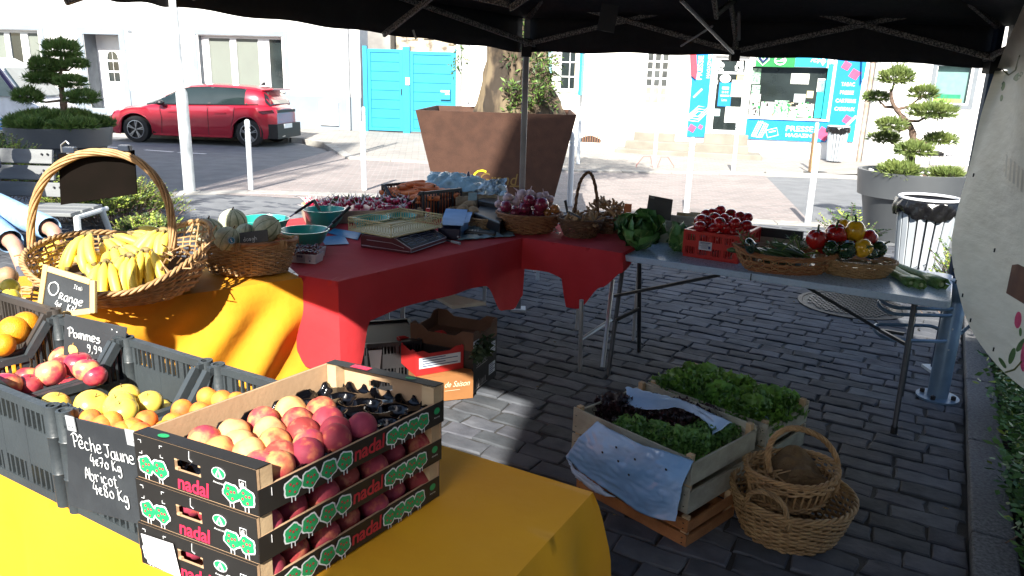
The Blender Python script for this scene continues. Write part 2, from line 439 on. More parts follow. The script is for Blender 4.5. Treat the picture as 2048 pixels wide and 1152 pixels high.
for p, l in setts:
    q = px(p); sc_ = 0
    if q and 620 < q[0] < 2030 and 520 < q[1] < 1180:
        under = (q[0] < 1215 and q[1] > 905) or (q[0] < 880 and q[1] > 700)
        sc_ = 0 if under else 1/p.length
    vis.append(sc_)
order = sorted(range(len(setts)), key=lambda i: -vis[i])[:300]
near = set(i for i in order if vis[i] > 0)
variants = []
for k in range(14):
    mbv = MB(); sett_geo(mbv, .25, W0, Matrix.Identity(4), k); variants.append(mbv.mesh('sett', m_sett, smooth=False))
far_mb = MB()
for i, (p, l) in enumerate(setts):
    if i in near:
        o = bpy.data.objects.new('sett', variants[i % 14]); col.objects.link(o); o.parent = market
        o.location = (p.x, p.y, 0); o.rotation_euler = (U(-.012, .012), U(-.01, .01), AZ + (pi if R() > .5 else 0) + U(-.022, .022)); o.scale = (l/.25, 1, 1)
    else:
        M = Matrix.Translation((p.x, p.y, 0)) @ Matrix.Rotation(AZ, 4, 'Z') @ Matrix.Rotation(U(-.012, .012), 4, 'X')
        sett_geo(far_mb, l, W0, M, i)
o = link('sett_field', far_mb.mesh('sett_field', mat('slate_sett_field', (.112, .117, .13), (.052, .056, .066), rough=.82, spec=.25, vs=4, bump=.35, bs=38, c3=(.078, .083, .095), mix=(.3, .7))), market); o['kind'] = 'stuff'
# manhole
mb = MB(); mb.lathe([(0, .004), (.40, .004), (.405, -.02)], MHC, 40); mb.k = 1
for i in range(-9, 10):
    for j in range(-9, 10):
        x, y = i*.04 + (j % 2)*.02, j*.04
        if hypot(x, y) < .36: mb.box(MHC + A_*x + B_*y + Vector((0, 0, .008)), (.026, .02, .008), rz=AZ)
mb.k = 0; mb.lathe([(.405, -.02), (.405, .008), (.44, .008), (.44, -.02)], MHC, 40)
o = single('manhole_cover', mb, [m_iron, mat('worn_iron', (.16, .15, .145), (.1, .1, .1), rough=.4, metal=.7, vs=30)], 'round studded cast iron manhole cover set in the dark setts under the white table', 'manhole cover')
# frame of concrete round it
mb = MB()
for k in range(16):
    t = 2*pi*k/16 + .02; t2 = 2*pi*(k+1)/16 - .02
    vs = [MHC + Vector((r*cos(a), r*sin(a), z)) for z in (-.03, U(-.006, .003)) for r, a in ((.445, t), (.545+U(-.02, .03), t), (.545+U(-.02, .03), t2), (.445, t2))]
    mb.add(vs, [(4, 5, 6, 7), (0, 1, 5, 4), (1, 2, 6, 5), (2, 3, 7, 6), (3, 0, 4, 7)])
o = link('sett_ring', mb.mesh('sett_ring', m_sett), market); o['kind'] = 'stuff'

# right kerb (granite blocks) and bed
mb = MB()
for k in range(-4, 9):
    a = kp0 + KD*(k*1.0); b = a + KD*.992
    mb.beam(a + Vector((0, 0, -.01)), b + Vector((0, 0, -.01)), .16, .12)
o = link('bed_kerb', mb.mesh('bed_kerb', mat('granite', (.14, .145, .15), (.055, .055, .06), rough=.8, vs=70, bump=.4, bs=150))); o['kind'] = 'structure'; bevel(o, .01)
nr = Vector((KD.y, -KD.x, 0))
p = kp0 + nr*.08
m_soil = mat('soil', (.045, .032, .022), (.02, .015, .01), rough=.95, vs=20, bump=1, bs=40)
mb = MB()
def soil(u, v):
    q = p + KD*(-4.5 + u*12.5) + nr*(v*2.6); return (q.x, q.y, .0 + .05*NZ.noise(Vector((q.x*3, q.y*3, 0))))
mb.grid(soil, 60, 14, flip=True); o = link('planting_bed', mb.mesh('planting_bed', m_soil, True)); o['kind'] = 'structure'

# =====================================================================  HOUSE FRONTS
m_wall = mat('white_render', (.81, .80, .78), (.68, .67, .65), rough=.9, vs=1.2, bump=.25, bs=200)
m_wallold = mat('old_render', (.80, .78, .73), (.66, .62, .55), rough=.92, vs=1.8, bump=.4, bs=60, mix=(.25, .55))
m_plinth = mat('grey_blue_plinth', (.22, .26, .30), (.19, .225, .265), rough=.9, vs=1.5, bump=.2, bs=150)
m_pvc = mat('white_pvc', (.82, .82, .82), (.78, .78, .78), rough=.35)
m_glassd = mat('window_glass_dark', (.03, .04, .04), (.015, .02, .02), rough=.06, spec=.8, vs=1.2)
m_blind = mat('roller_blind', (.17, .19, .165), (.155, .17, .15), rough=.8, vs=1)
m_grey = mat('grey_reveal', (.16, .18, .2), rough=.9)
m_cyan = mat('cyan_paint', (.02, .27, .42), (.018, .25, .39), rough=.45, vs=2)
m_zinc = mat('zinc', (.55, .57, .58), (.42, .44, .45), rough=.45, metal=.3, vs=6)
m_dark = mat('black_void', (.012, .012, .012), rough=.6)
class Front:
    def __init__(s, p, d):
        s.p = Vector((p[0], p[1], 0)); s.d = Vector((d[0], d[1], 0)).normalized(); s.n = Vector((s.d.y, -s.d.x, 0))
    def sz(s, u, v):
        q = WP(u, v, s.p, s.d); return (q-s.p).dot(s.d), q.z
    def rect(s, u0, v0, u1, v1):
        um, vm = (u0+u1)/2, (v0+v1)/2
        return s.sz(u0, vm)[0], s.sz(u1, vm)[0], s.sz(um, v1)[1], s.sz(um, v0)[1]     # s0,s1,z0,z1
    def P(s, a, z, out=0.0): return s.p + s.d*a + Vector((0, 0, z)) + s.n*out
    def box(s, mb, s0, s1, z0, z1, o0, o1):
        M = Matrix((s.d, -s.n, Vector((0, 0, 1)))).transposed()
        c = s.P((s0+s1)/2, (z0+z1)/2, (o0+o1)/2); return mb.box(c, (abs(s1-s0), abs(o1-o0), abs(z1-z0)), M=M)
    def wall(s, mb, s0, s1, z0, z1, holes, depth=.25, k=0, kr=1):
        xs = sorted({s0, s1} | {h[0] for h in holes} | {h[1] for h in holes}); zs = sorted({z0, z1} | {h[2] for h in holes} | {h[3] for h in holes})
        mb.k = k
        for i in range(len(xs)-1):
            for j in range(len(zs)-1):
                a, b, c, d = xs[i], xs[i+1], zs[j], zs[j+1]
                if a < s0-1e-6 or b > s1+1e-6 or c < z0-1e-6 or d > z1+1e-6: continue
                mx, mz = (a+b)/2, (c+d)/2
                if any(h[0] < mx < h[1] and h[2] < mz < h[3] for h in holes): continue
                mb.quad(s.P(a, c), s.P(b, c), s.P(b, d), s.P(a, d))
        mb.k = kr
        for h in holes:
            a, b, c, d = h
            for q in ((a, c, a, d), (b, d, b, c), (a, d, b, d), (b, c, a, c)):
                mb.quad(s.P(q[0], q[1]), s.P(q[0], q[1], -depth), s.P(q[2], q[3], -depth), s.P(q[2], q[3]))
        mb.k = k
        # roof-high back and sides give the wall a body
        mb.quad(s.P(s0, z0), s.P(s0, z1), s.P(s0, z1, -.8), s.P(s0, z0, -.8)); mb.quad(s.P(s1, z1), s.P(s1, z0), s.P(s1, z0, -.8), s.P(s1, z1, -.8))
        mb.quad(s.P(s0, z1), s.P(s1, z1), s.P(s1, z1, -.8), s.P(s0, z1, -.8)); mb.quad(s.P(s1, z0, -.8), s.P(s0, z0, -.8), s.P(s0, z1, -.8), s.P(s1, z1, -.8))
FL = Front((-3.6, 23.0), (1, -.11)); FR = Front((1.65, 21.25), (.973, -.23))
def frame(F, mb, s0, s1, z0, z1, w, o0, o1):
    F.box(mb, s0, s0+w, z0, z1, o0, o1); F.box(mb, s1-w, s1, z0, z1, o0, o1); F.box(mb, s0+w+.001, s1-w-.001, z0, z0+w, o0, o1); F.box(mb, s0+w+.001, s1-w-.001, z1-w, z1, o0, o1)

# --- left house
hs = thing('white_house', 'long white rendered house with a pale blue plinth behind the parked red car', 'house', FL.P(-8, 0))
w1 = FL.rect(-30, 60, 80, 145); w2 = FL.rect(400, 72, 565, 180); dr = FL.rect(176, 68, 245, 229)
zb = .05; s_end = FL.sz(722, 200)[0]
mb = MB(); FL.wall(mb, -16.5, s_end, zb, 6.2, [w1, w2, dr], .28)
part('wall', mb, [m_wall, m_grey], hs)
mb = MB(); pt = FL.sz(620, 192)[1]
for a, b in [(-16.5, dr[0]-.22), (dr[1]+.22, s_end)]: FL.box(mb, a, b, zb, pt, 0, .03)
part('plinth', mb, m_plinth, hs)
mb = MB()
for r_ in (w1, w2): frame(FL, mb, r_[0]-.2, r_[1]+.2, r_[2]-.14, r_[3]+.16, .139, 0, .025)
frame(FL, mb, dr[0]-.2, dr[1]+.2, dr[2], dr[3]+.18, .19, 0, .026)
part('surround', mb, m_plinth, hs, kind='stuff')
def window(F, r_, parent, cols, glass, depth=-.24, fw=.07):
    s0, s1, z0, z1 = r_
    mbf = MB(); frame(F, mbf, s0, s1, z0, z1, fw, depth, depth+.06); f = part('window', mbf, m_pvc, parent)
    mbs = MB(); F.box(mbs, s0-.05, s1+.05, z0-.05, z0, -.25, .06); part('sill', mbs, m_kerb, f)
    x = s0+fw
    for (wd, g, kind) in cols:
        a, b = x, x+wd*(s1-s0-2*fw); x = b
        mbg = MB()
        if kind == 'bar': F.box(mbg, a, b, z0+fw, z1-fw, depth, depth+.07); part('mullion', mbg, m_pvc, f)
        else: F.box(mbg, a+.002, b-.002, z0+fw, z1-fw, depth+.01, depth+.03); part('pane', mbg, g, f)
    return f
window(FL, w2, hs, [(.07, m_pvc, 'bar'), (.27, m_blind, 'pane'), (.08, m_pvc, 'bar'), (.28, m_blind, 'pane'), (.14, m_pvc, 'bar'), (.16, m_glassd, 'pane')], None)
window(FL, w1, hs, [(.30, m_blind, 'pane'), (.10, m_pvc, 'bar'), (.22, m_glassd, 'pane'), (.14, m_pvc, 'bar'), (.24, m_blind, 'pane')], None)
mb = MB(); FL.box(mb, dr[0], dr[1], dr[2], dr[3], -.62, -.57); dm = part('door', mb, m_pvc, hs)
mb = MB()
for q in ((dr[0], dr[2], dr[0], dr[3]), (dr[1], dr[3], dr[1], dr[2]), (dr[0], dr[3], dr[1], dr[3])):
    mb.quad(FL.P(q[0], q[1], -.28), FL.P(q[0], q[1], -.6), FL.P(q[2], q[3], -.6), FL.P(q[2], q[3], -.28))
part('door_reveal', mb, m_grey, hs)
FLd = Front(FL.P(0, 0, -.56), FL.d)
lr = FLd.rect(216, 97, 238, 162); sw = (lr[1]-lr[0])
for i in range(2):
    for j in range(3):
        a = lr[0] + i*sw*.52; b = a + sw*.45; z0 = lr[2] + j*(lr[3]-lr[2])/3; z1 = z0 + (lr[3]-lr[2])/3 - .07
        mb = MB()
        if j < 2: FLd.box(mb, a, b, z0, z1, 0, .012)
        else:
            pts = [FLd.P(a, z0), FLd.P(b, z0)]
            ar = [(a + (b-a)*t, z0 + (z1-z0)*(sqrt(max(0, 1-((1-t) if i == 0 else t)**2))*.85+.1)) for t in [k/6 for k in range(7)]]
            pts += [FLd.P(x, z) for x, z in reversed(ar)]; mb.prism(pts, FL.n*.012)
        part('pane', mb, m_glassd, dm)
mb = MB(); h0 = FLd.sz(203, 122); mb.tube([FLd.P(h0[0], h0[1], .0), FLd.P(h0[0], h0[1], .05), FLd.P(h0[0]+.12, h0[1], .05)], .012, 6); part('handle', mb, m_zinc, dm)
mb = MB(); FL.box(mb, dr[0]-.1, dr[1]+.1, .1, dr[2], -.6, .12); part('doorstep', mb, m_kerb, hs)
r_ = FL.rect(256, 60, 264, 66); mb = MB(); FL.box(mb, *r_, 0, .02); part('number_plate', mb, m_grey, hs)
r_ = FL.rect(641, 204, 678, 250); mb = MB(); FL.box(mb, *r_, .03, .09); b_ = part('meter_box', mb, m_pvc, hs)
mb = MB(); x0 = FL.sz(697, 150)[0]; mb.tube([FL.P(x0, .2, .09), FL.P(x0, 6.1, .09)], .05, 10); mb.tube([FL.P(x0, .25, .09), FL.P(x0, 1.35, .09)], .062, 10)
for z in (1.6, 3.0, 4.4): mb.tube([FL.P(x0, z, .09), FL.P(x0, z+.05, .09)], .06, 10)
part('downpipe', mb, m_zinc, hs, smooth=True)

# --- gate
g0, g1, gz0, gz1 = FL.rect(727, 98, 908, 264)
gt = thing('gate', 'bright blue boarded metal gate with a wicket leaf between two white houses', 'gate', FL.P(g0, gz0))
gm = FL.sz(815, 180)[0]; mid0 = FL.sz(806, 180)[0]; mid1 = FL.sz(820, 180)[0]
gz0 = .22
hz = (gz1 - gz0)
def leaf(a, b, nm, zt):
    mbf = MB(); frame(FL, mbf, a, b, gz0+.04, zt, .09, -.06, 0); f = part(nm, mbf, m_cyan, gt)
    mbk = MB(); FL.box(mbk, a+.05, b-.05, gz0+.08, zt-.05, -.058, -.051); part('backing', mbk, mat('dark_cyan', (.01, .12, .2)), f)
    n = 8; z = gz0+.13; dz = (zt-.09-z)/n
    for k in range(n):
        mbb = MB(); FL.box(mbb, a+.092, b-.092, z+.004, z+dz-.004, -.05, -.022); ob = part('board', mbb, m_cyan, f)
        bevel(ob, .006, 1); z += dz
    return f
lf = leaf(g0+.14, mid0-.01, 'wicket_leaf', gz1-.02); lf2 = leaf(mid1+.01, g1, 'gate_leaf', gz1-.06)
for a, b, zt in ((g0, g0+.13, gz1+.06), (mid0, mid1, gz1+.06), (g1+.01, g1+.12, gz1+.03)):
    mb = MB(); FL.box(mb, a, b, gz0-.1, zt, -.1, .03); part('gate_post', mb, m_cyan, gt)
r_ = FL.rect(812, 155, 820, 170); mb = MB(); FL.box(mb, *r_, .03, .06); part('intercom', mb, m_pvc, gt); 
r_ = FL.rect(881, 178, 901, 199); mb = MB(); FL.box(mb, *r_, 0, .05); lb = part('letterbox', mb, m_cyan, gt)
mb = MB(); FL.box(mb, r_[0]+.02, r_[1]-.02, r_[3]-.09, r_[3]-.04, .05, .056); FL.box(mb, r_[0]+.15, r_[1]-.02, r_[3]-.16, r_[3]-.13, .05, .056); part('letter_slot', mb, m_pvc, lb)
h0 = FL.sz(803, 184); mb = MB(); mb.tube([FL.P(h0[0], h0[1]-.08, .03), FL.P(h0[0], h0[1]+.08, .03), FL.P(h0[0], h0[1]+.08, 0)], .012, 6); part('handle', mb, m_dark, lf)
# --- stone house behind the gate
m_ochre = mat('rubble_stone', (.52, .43, .30), (.16, .13, .10), rough=.95, vs=3.5, bump=1, bs=9, mix=(.35, .6), c3=(.38, .33, .26))
FB = Front((-3.0, 29.0), (1, -.11))
sh = thing('stone_house', 'old rubble stone house seen over the top of the blue gate', 'house', FB.P(0, 0))
mb = MB(); a = FB.sz(790, 80)[0]; FB.wall(mb, a, a+7, 0, 7, [], k=0); part('wall', mb, [m_ochre, m_ochre], sh)
mb = MB(); FB.box(mb, a-6, a-.01, 0, 6.5, -4, .6); part('side_wing', mb, mat('grey_cement', (.30, .29, .27), (.2, .19, .18), rough=.95, vs=1.5, bump=.5, bs=40), sh)
# rubble relief
mb = MB(); rs = random.Random(4)
for i in range(90):
    x = a + rs.uniform(.2, 4.6); z = rs.uniform(3.0, 6); FB.box(mb, x, x+rs.uniform(.15, .45), z, z+rs.uniform(.1, .22), 0, rs.uniform(.02, .07))
o = part('rubble', mb, m_ochre, sh, kind='stuff')

# --- centre house
sA = FR.sz(912, 200)[0]; sB = FR.sz(1374, 200)[0]; sC = FR.sz(1737, 230)[0]
hc = thing('white_house', 'old white house with a glazed door and blue shuttered window behind the corten planter', 'house', FR.P((sA+sB)/2, 0))
w3 = FR.rect(1117, 95, 1161, 182); d3 = FR.rect(1283, 95, 1346, 263)
mb = MB(); FR.wall(mb, sA, sB, 0, 6.5, [w3, d3], .2); part('wall', mb, [m_wallold, m_wall], hc)
lz = FR.sz(1215, 233)[1]
mb = MB(); FR.box(mb, FR.sz(1050, 230)[0], FR.sz(1268, 235)[0], 0, lz, 0, .09); FR.box(mb, d3[1]+.15, sB, 0, lz, 0, .06); part('plinth', mb, m_wallold, hc)
f = window(FR, w3, hc, [(.46, m_glassd, 'pane'), (.04, m_pvc, 'bar'), (.26, m_glassd, 'pane'), (.24, mat('net_curtain', (.62, .58, .45), (.5, .47, .36), vs=9, rough=.9), 'pane')], None, -.15, .06)
mb = MB()
for k in (1, 2): z = w3[2] + (w3[3]-w3[2])*k/3; FR.box(mb, w3[0]+.06, w3[1]-.06, z-.015, z+.015, -.12, -.09)
part('glazing_bar', mb, m_pvc, f)
mb = MB(); FR.box(mb, w3[1]+.03, w3[1]+.1, w3[2]-.1, w3[3]+.3, .02, .42); part('shutter', mb, m_cyan, hc)
mb = MB(); x0 = FR.sz(1060, 100)[0]; x1 = FR.sz(1106, 100)[0]; FR.box(mb, x0, x1, w3[2]+.02, w3[3]+.3, .02, .05)
for k in range(4): FR.box(mb, x0+.05, x1-.05, w3[2]+.3+k*.45, w3[2]+.36+k*.45, .05, .07)
part('shutter', mb, mat('pale_blue_paint', (.36, .68, .76), rough=.5), hc)
mb = MB(); frame(FR, mb, w3[0]-.12, w3[1]+.02, w3[2]-.12, w3[3]+.1, .09, 0, .03); part('surround', mb, m_wall, hc)
# door
mb = MB(); FR.box(mb, *d3, -.2, -.14); dm = part('door', mb, mat('worn_white_paint', (.78, .77, .75), (.62, .6, .56), rough=.6, vs=9, mix=(.2, .45)), hc)
Fd = Front(FR.P(0, 0, -.139), FR.d); q = Fd.rect(1292, 88, 1337, 207)
m_pn = [m_glassd, mat('frosted_pane', (.42, .30, .24), (.3, .22, .18), rough=.3)]
for i in range(3):
    for j in range(7):
        a = q[0] + (q[1]-q[0])*i/3 + .03; b = a + (q[1]-q[0])/3 - .06; z0 = q[2] + (q[3]-q[2])*j/7 + .025; z1 = z0 + (q[3]-q[2])/7 - .05
        mb = MB(); Fd.box(mb, a, b, z0, z1, 0, .008); part('pane', mb, m_pn[1] if j < 2 else mat('old_glass', (.09, .10, .10), (.05, .055, .055), rough=.15, vs=4), dm)
h0 = Fd.sz(1333, 214); mb = MB(); mb.tube([Fd.P(h0[0]+.05, h0[1], 0), Fd.P(h0[0]+.05, h0[1], .06), Fd.P(h0[0]-.07, h0[1], .06)], .012, 6); part('handle', mb, m_iron, dm)
mb = MB(); frame(FR, mb, d3[0]-.14, d3[1]+.14, d3[2]-.02, d3[3]+.1, .12, 0, .04); part('door_surround', mb, m_wallold, hc)
m_step = mat('worn_stone', (.25, .23, .19), (.19, .175, .145), rough=.9, vs=2.5, bump=.3, bs=50)
st = [(1268, 1350, 268, 284, .32), (1250, 1500, 282, 300, .68), (1230, 1527, 292, 318, 1.05)]
ztop = d3[2]
zs_ = [ztop-.02, ztop*.62, ztop*.30]
for k, (u0, u1, v0, v1, dep) in enumerate(st):
    a = FR.sz(u0, v0)[0]; b = FR.sz(u1, v0)[0]
    Fs = Front(FR.P(0, 0, dep), FR.d); a = Fs.sz(u0, v0)[0]; b = Fs.sz(u1, v0)[0]
    mb = MB(); FR.box(mb, a, b, 0, zs_[k], 0, dep); ob = part('step', mb, m_step, hc); bevel(ob, .02)
r_ = FR.rect(1160, 271, 1203, 284); mb = MB(); F2 = FR
n = 10; pts = [FR.P(r_[0] + (r_[1]-r_[0])*k/n, r_[2] + (r_[3]-r_[2])*(.45+.55*sin(pi*k/n)), .091) for k in range(n+1)]
mb.prism([FR.P(r_[0], r_[2], .091), FR.P(r_[1], r_[2], .091)] + pts[::-1], FR.n*.01); mb.k = 1
for k in range(9): x = r_[0] + (r_[1]-r_[0])*(k+.5)/9; FR.box(mb, x-.012, x+.012, r_[2], r_[2]+.2, .10, .12)
part('vent', mb, [m_dark, mat('rust', (.25, .11, .05), (.15, .06, .03), vs=20)], hc)
mb = MB(); x0 = sA+.12; mb.tube([FR.P(x0, 1.0, .12), FR.P(x0, 6.1, .12)], .055, 10); mb.tube([FR.P(x0+.25, 1.2, .08), FR.P(x0+.25, 6.1, .08)], .04, 8); part('downpipe', mb, m_zinc, hc, smooth=True)

# --- shop
shp = thing('newsagent_shop', 'newsagent shop front with bright blue press panels and a green window header', 'shop', FR.P((sB+sC)/2, 0))
d4 = FR.rect(1424, 112, 1492, 268); w4 = FR.rect(1500, 134, 1652, 236)
mb = MB(); FR.wall(mb, sB, sC, 0, 6.5, [d4, w4], .18); part('wall', mb, [m_wall, m_pvc], shp)
m_blue = mat('sign_blue', (.01, .20, .48), (.01, .185, .45), rough=.35, vs=1)
m_cyn = mat('sign_cyan', (.02, .38, .45), rough=.35); m_grn = mat('sign_green', (.02, .20, .06), rough=.35); m_mag = mat('sign_pink', (.60, .08, .17), rough=.35); m_wht = mat('sign_white', (.85, .85, .85), rough=.35); m_navy = mat('sign_navy', (.01, .03, .14), rough=.35)
UZ = Vector((0, 0, 1))
def panel(u0, v0, u1, v1, m, o0=.0, o1=.05, name='sign_panel', par=shp):
    r_ = FR.rect(u0, v0, u1, v1); mb = MB(); FR.box(mb, *r_, o0, o1); return part(name, mb, m, par), r_
def diamond(mb, s, z, r, o): 
    c = FR.P(s, z, o); a = FR.d; mb.prism([c+(a*cos(t)+UZ*sin(t))*r for t in [.3+pi/2*k for k in range(4)]], FR.n*.004)
pl, r_ = panel(1381, 100, 1418, 274, m_blue)
mb = MB(); cx = (r_[0]+r_[1])/2; wv = (r_[1]-r_[0]); hh = r_[3]-r_[2]
lettering(mb, 'PRESSE', FR.P(cx-.05, r_[2]+hh*.80, .054), UZ, -FR.d, hh*.27, wv*.28, 1, 0, .01)
lettering(mb, 'MAGAZINES', FR.P(cx+.17, r_[2]+hh*.82, .054), UZ, -FR.d, hh*.27, wv*.17, 1, 0, .01)
for (k0, k1) in (((-.15, .46), (.05, .56)),): mb.beam(FR.P(cx+k0[0], r_[2]+hh*k0[1], .056), FR.P(cx+k1[0], r_[2]+hh*k1[1], .056), .045, .008, up=FR.n)
bk = [(-.24, .25), (.0, .36), (.24, .35), (.02, .24), (-.24, .25)]
for dz in (0, -.03, -.06): mb.tube([FR.P(cx+x, r_[2]+hh*(z+dz), .056) for x, z in bk], .012, 4)
part('lettering', mb, m_wht, pl)
mb = MB(); diamond(mb, cx-.12, r_[2]+hh*.1, .12, .052); diamond(mb, cx+.1, r_[2]+hh*.12, .07, .052); part('diamond', mb, m_mag, pl)
pl, r_ = panel(1491, 240, 1655, 281, m_blue); ww = r_[1]-r_[0]; hh = r_[3]-r_[2]
mb = MB(); lettering(mb, 'PRESSE', FR.P(r_[0]+ww*.66, r_[2]+hh*.60, .054), FR.d, UZ, ww*.33, hh*.26, 1, 0, .01)
lettering(mb, 'MAGAZINES', FR.P(r_[0]+ww*.69, r_[2]+hh*.28, .054), FR.d, UZ, ww*.38, hh*.18, 1, 0, .01)
for k in range(3):
    x = r_[0]+ww*(.08+.025*k); mb.tube([FR.P(x, r_[2]+hh*.15, .056), FR.P(x+ww*.08, r_[2]+hh*.1, .056), FR.P(x+ww*.14, r_[2]+hh*.75, .056), FR.P(x+ww*.07, r_[2]+hh*.9, .056), FR.P(x, r_[2]+hh*.15, .056)], .012, 4)
x = r_[0]+ww*.25; mb.tube([FR.P(x, r_[2]+hh*.45, .056), FR.P(x+ww*.13, r_[2]+hh*.6, .056), FR.P(x+ww*.16, r_[2]+hh*.25, .056), FR.P(x+ww*.03, r_[2]+hh*.1, .056), FR.P(x, r_[2]+hh*.45, .056)], .012, 4)
mb.beam(FR.P(x+ww*.04, r_[2]+hh*.38, .056), FR.P(x+ww*.12, r_[2]+hh*.45, .056), .03, .006, up=FR.n)
part('lettering', mb, m_wht, pl); mb = MB(); diamond(mb, r_[1]-.1, r_[2]+hh*.4, .2, .052); part('diamond', mb, m_mag, pl)
pl, r_ = panel(1664, 118, 1718, 283, m_blue); ww = r_[1]-r_[0]; hh = r_[3]-r_[2]; cx = (r_[0]+r_[1])/2
mb = MB()
for s_, z in (('TABAC', .70), ('PRESSE', .60), ('CARTERIE', .50), ('CADEAUX', .40)): lettering(mb, s_, FR.P(cx, r_[2]+hh*z, .054), FR.d, UZ, ww*(.5 if len(s_) < 7 else .75), hh*.045, 1, 0, .01)
mb.beam(FR.P(cx-.05, r_[2]+hh*.10, .056), FR.P(r_[1]-.02, r_[2]+hh*.32, .056), .06, .006, up=FR.n)
part('lettering', mb, m_wht, pl); mb = MB(); diamond(mb, cx-.1, r_[2]+hh*.92, .13, .052); diamond(mb, cx+.12, r_[2]+hh*.82, .15, .052); diamond(mb, cx+.1, r_[2]+hh*.27, .13, .052); diamond(mb, cx-.16, r_[2]+hh*.14, .12, .052); part('diamond', mb, m_mag, pl)
mb = MB(); mb.prism([FR.P(cx+.02, r_[2]+.01, .052), FR.P(r_[1]-.01, r_[2]+.01, .052), FR.P(r_[1]-.01, r_[2]+hh*.26, .052)], FR.n*.004); part('corner_patch', mb, m_cyn, pl)
pl, r_ = panel(1512, 108, 1590, 134, m_grn); ww = r_[1]-r_[0]; hh = r_[3]-r_[2]
mb = MB(); c = lambda x, z: FR.P(r_[0]+ww*x, r_[2]+hh*z, .058)
mb.tube([c(.08, .7), c(.18, .35), c(.28, .7)], .035, 4); part('chevron', mb, m_navy, pl)
mb = MB(); mb.tube([c(.03, .78), c(.07, .85), c(.18, .5), c(.29, .85), c(.33, .78), c(.33, .55), c(.18, .1), c(.03, .55), c(.03, .78)], .015, 4)
mb.tube([c(.62+.14*cos(t), .5+.32*sin(t)) for t in [2*pi*k/16 for k in range(16)]], .018, 4, closed=True); mb.tube([c(.5, .42), c(.6, .45), (c(.68, .62)), c(.76, .5), c(.5, .42)], .014, 4)
part('emblem', mb, m_wht, pl)
pl, r_ = panel(1590.5, 110, 1655, 134, mat('header_blue', (.02, .38, .62), rough=.35)); ww = r_[1]-r_[0]; hh = r_[3]-r_[2]
mb = MB(); lettering(mb, 'FDJ', FR.P(r_[0]+ww*.62, r_[2]+hh*.5, .056), FR.d, UZ, ww*.3, hh*.36, 1, .3, .01)
mb.prism([FR.P(r_[0]+ww*(.86+.09*cos(t)), r_[2]+hh*(.5+.38*sin(t)), .052) for t in [pi/2*k for k in range(4)]], FR.n*.004)
mb.tube([c(1.12, .5), c(1.22, .8)], .014, 4); mb.tube([c(1.12, .5), c(1.24, .25)], .014, 4)
part('lettering', mb, m_wht, pl)
panel(1650, 128, 1660, 240, m_cyn, .0, .03, 'side_strip')
# window interior and posters
mb = MB(); FR.box(mb, *w4, -.18, -.15); wn_ = part('shop_window', mb, m_glassd, shp)
def inw(u0, v0, u1, v1, m, name='poster', o=-.148):
    r_ = FR.rect(u0, v0, u1, v1); mb = MB(); FR.box(mb, *r_, o, o+.008); return part(name, mb, m, wn_)
m_pap = mat('poster_paper', (.60, .60, .57), (.35, .40, .32), rough=.6, vs=14, mix=(.3, .5), hue=.0)
m_pap2 = mat('poster_green_print', (.35, .45, .38), (.08, .2, .12), rough=.6, vs=22, mix=(.4, .6))
inw(1503, 136, 1522, 168, m_pap2); inw(1504, 170, 1521, 188, m_pap2); inw(1500, 188, 1520, 234, m_pap)
inw(1583, 147, 1620, 168, m_pap); inw(1615, 182, 1628, 196, mat('poster_yellow', (.75, .68, .35), rough=.6)); inw(1589, 188, 1612, 205, mat('poster_grey', (.45, .52, .52), rough=.6))
inw(1522, 204, 1548, 235, m_pap); inw(1549, 201, 1578, 235, m_pap2); inw(1579, 214, 1596, 235, m_pap); inw(1597, 207, 1628, 235, m_pap); inw(1634, 160, 1650, 236, m_cyn); inw(1636, 157, 1651, 184, m_pap)
rs = random.Random(9); mb = MB(); mb2 = MB(); mb3 = MB()
for i in range(70):
    u, v = rs.uniform(1503, 1630), rs.uniform(203, 234); r_ = FR.rect(u, v, u+rs.uniform(2, 7), v+rs.uniform(1.5, 5)); FR.box([mb, mb2, mb3][i % 3], *r_, -.139, -.136-.001*(i % 3))
for m_, q in ((mb, m_grn), (mb2, m_dark), (mb3, mat('beige_print', (.5, .42, .25), rough=.6))):
    o = part('small_print', m_, q, wn_, kind='stuff')
panel(1497, 236, 1655, 239.5, m_pvc, .0, .09, 'window_sill')
# door with stickers
mb = MB(); FR.box(mb, *d4, -.18, -.15); dd = part('shop_door', mb, m_glassd, shp)
def ind(u0, v0, u1, v1, m, name='sticker', o=-.148):
    r_ = FR.rect(u0, v0, u1, v1); mb = MB(); FR.box(mb, *r_, o, o+.01); return part(name, mb, m, dd), r_
mbf = MB(); frame(FR, mbf, *d4, .09, -.15, -.10); part('door_frame', mbf, m_pvc, dd)
ind(1428, 143, 1489, 148, m_zinc, 'transom', -.145)
x, r_ = ind(1437, 165, 1463, 213, m_blue, o=-.14); mb = MB(); ww = r_[1]-r_[0]; hh = r_[3]-r_[2]
lettering(mb, 'Loto', FR.P((r_[0]+r_[1])/2, r_[2]+hh*.27, -.127), FR.d, UZ, ww*.4, hh*.1); FR.box(mb, r_[0]+.05, r_[1]-.05, r_[2]+hh*.42, r_[2]+hh*.48, -.13, -.127); FR.box(mb, r_[0]+.08, r_[1]-.08, r_[2]+hh*.72, r_[2]+hh*.82, -.13, -.127); lettering(mb, '88 8 8', FR.P((r_[0]+r_[1])/2, r_[2]+hh*.60, -.127), FR.d, UZ, ww*.5, hh*.09); part('lettering', mb, m_wht, x)
h = FR.sz(1451, 157); mb = MB(); mb.prism([FR.P(h[0]+.14*cos(t), h[1]+.11*sin(t), -.14) for t in [2*pi*k/16 for k in range(16)]], FR.n*.012); part('sticker', mb, m_wht, dd)
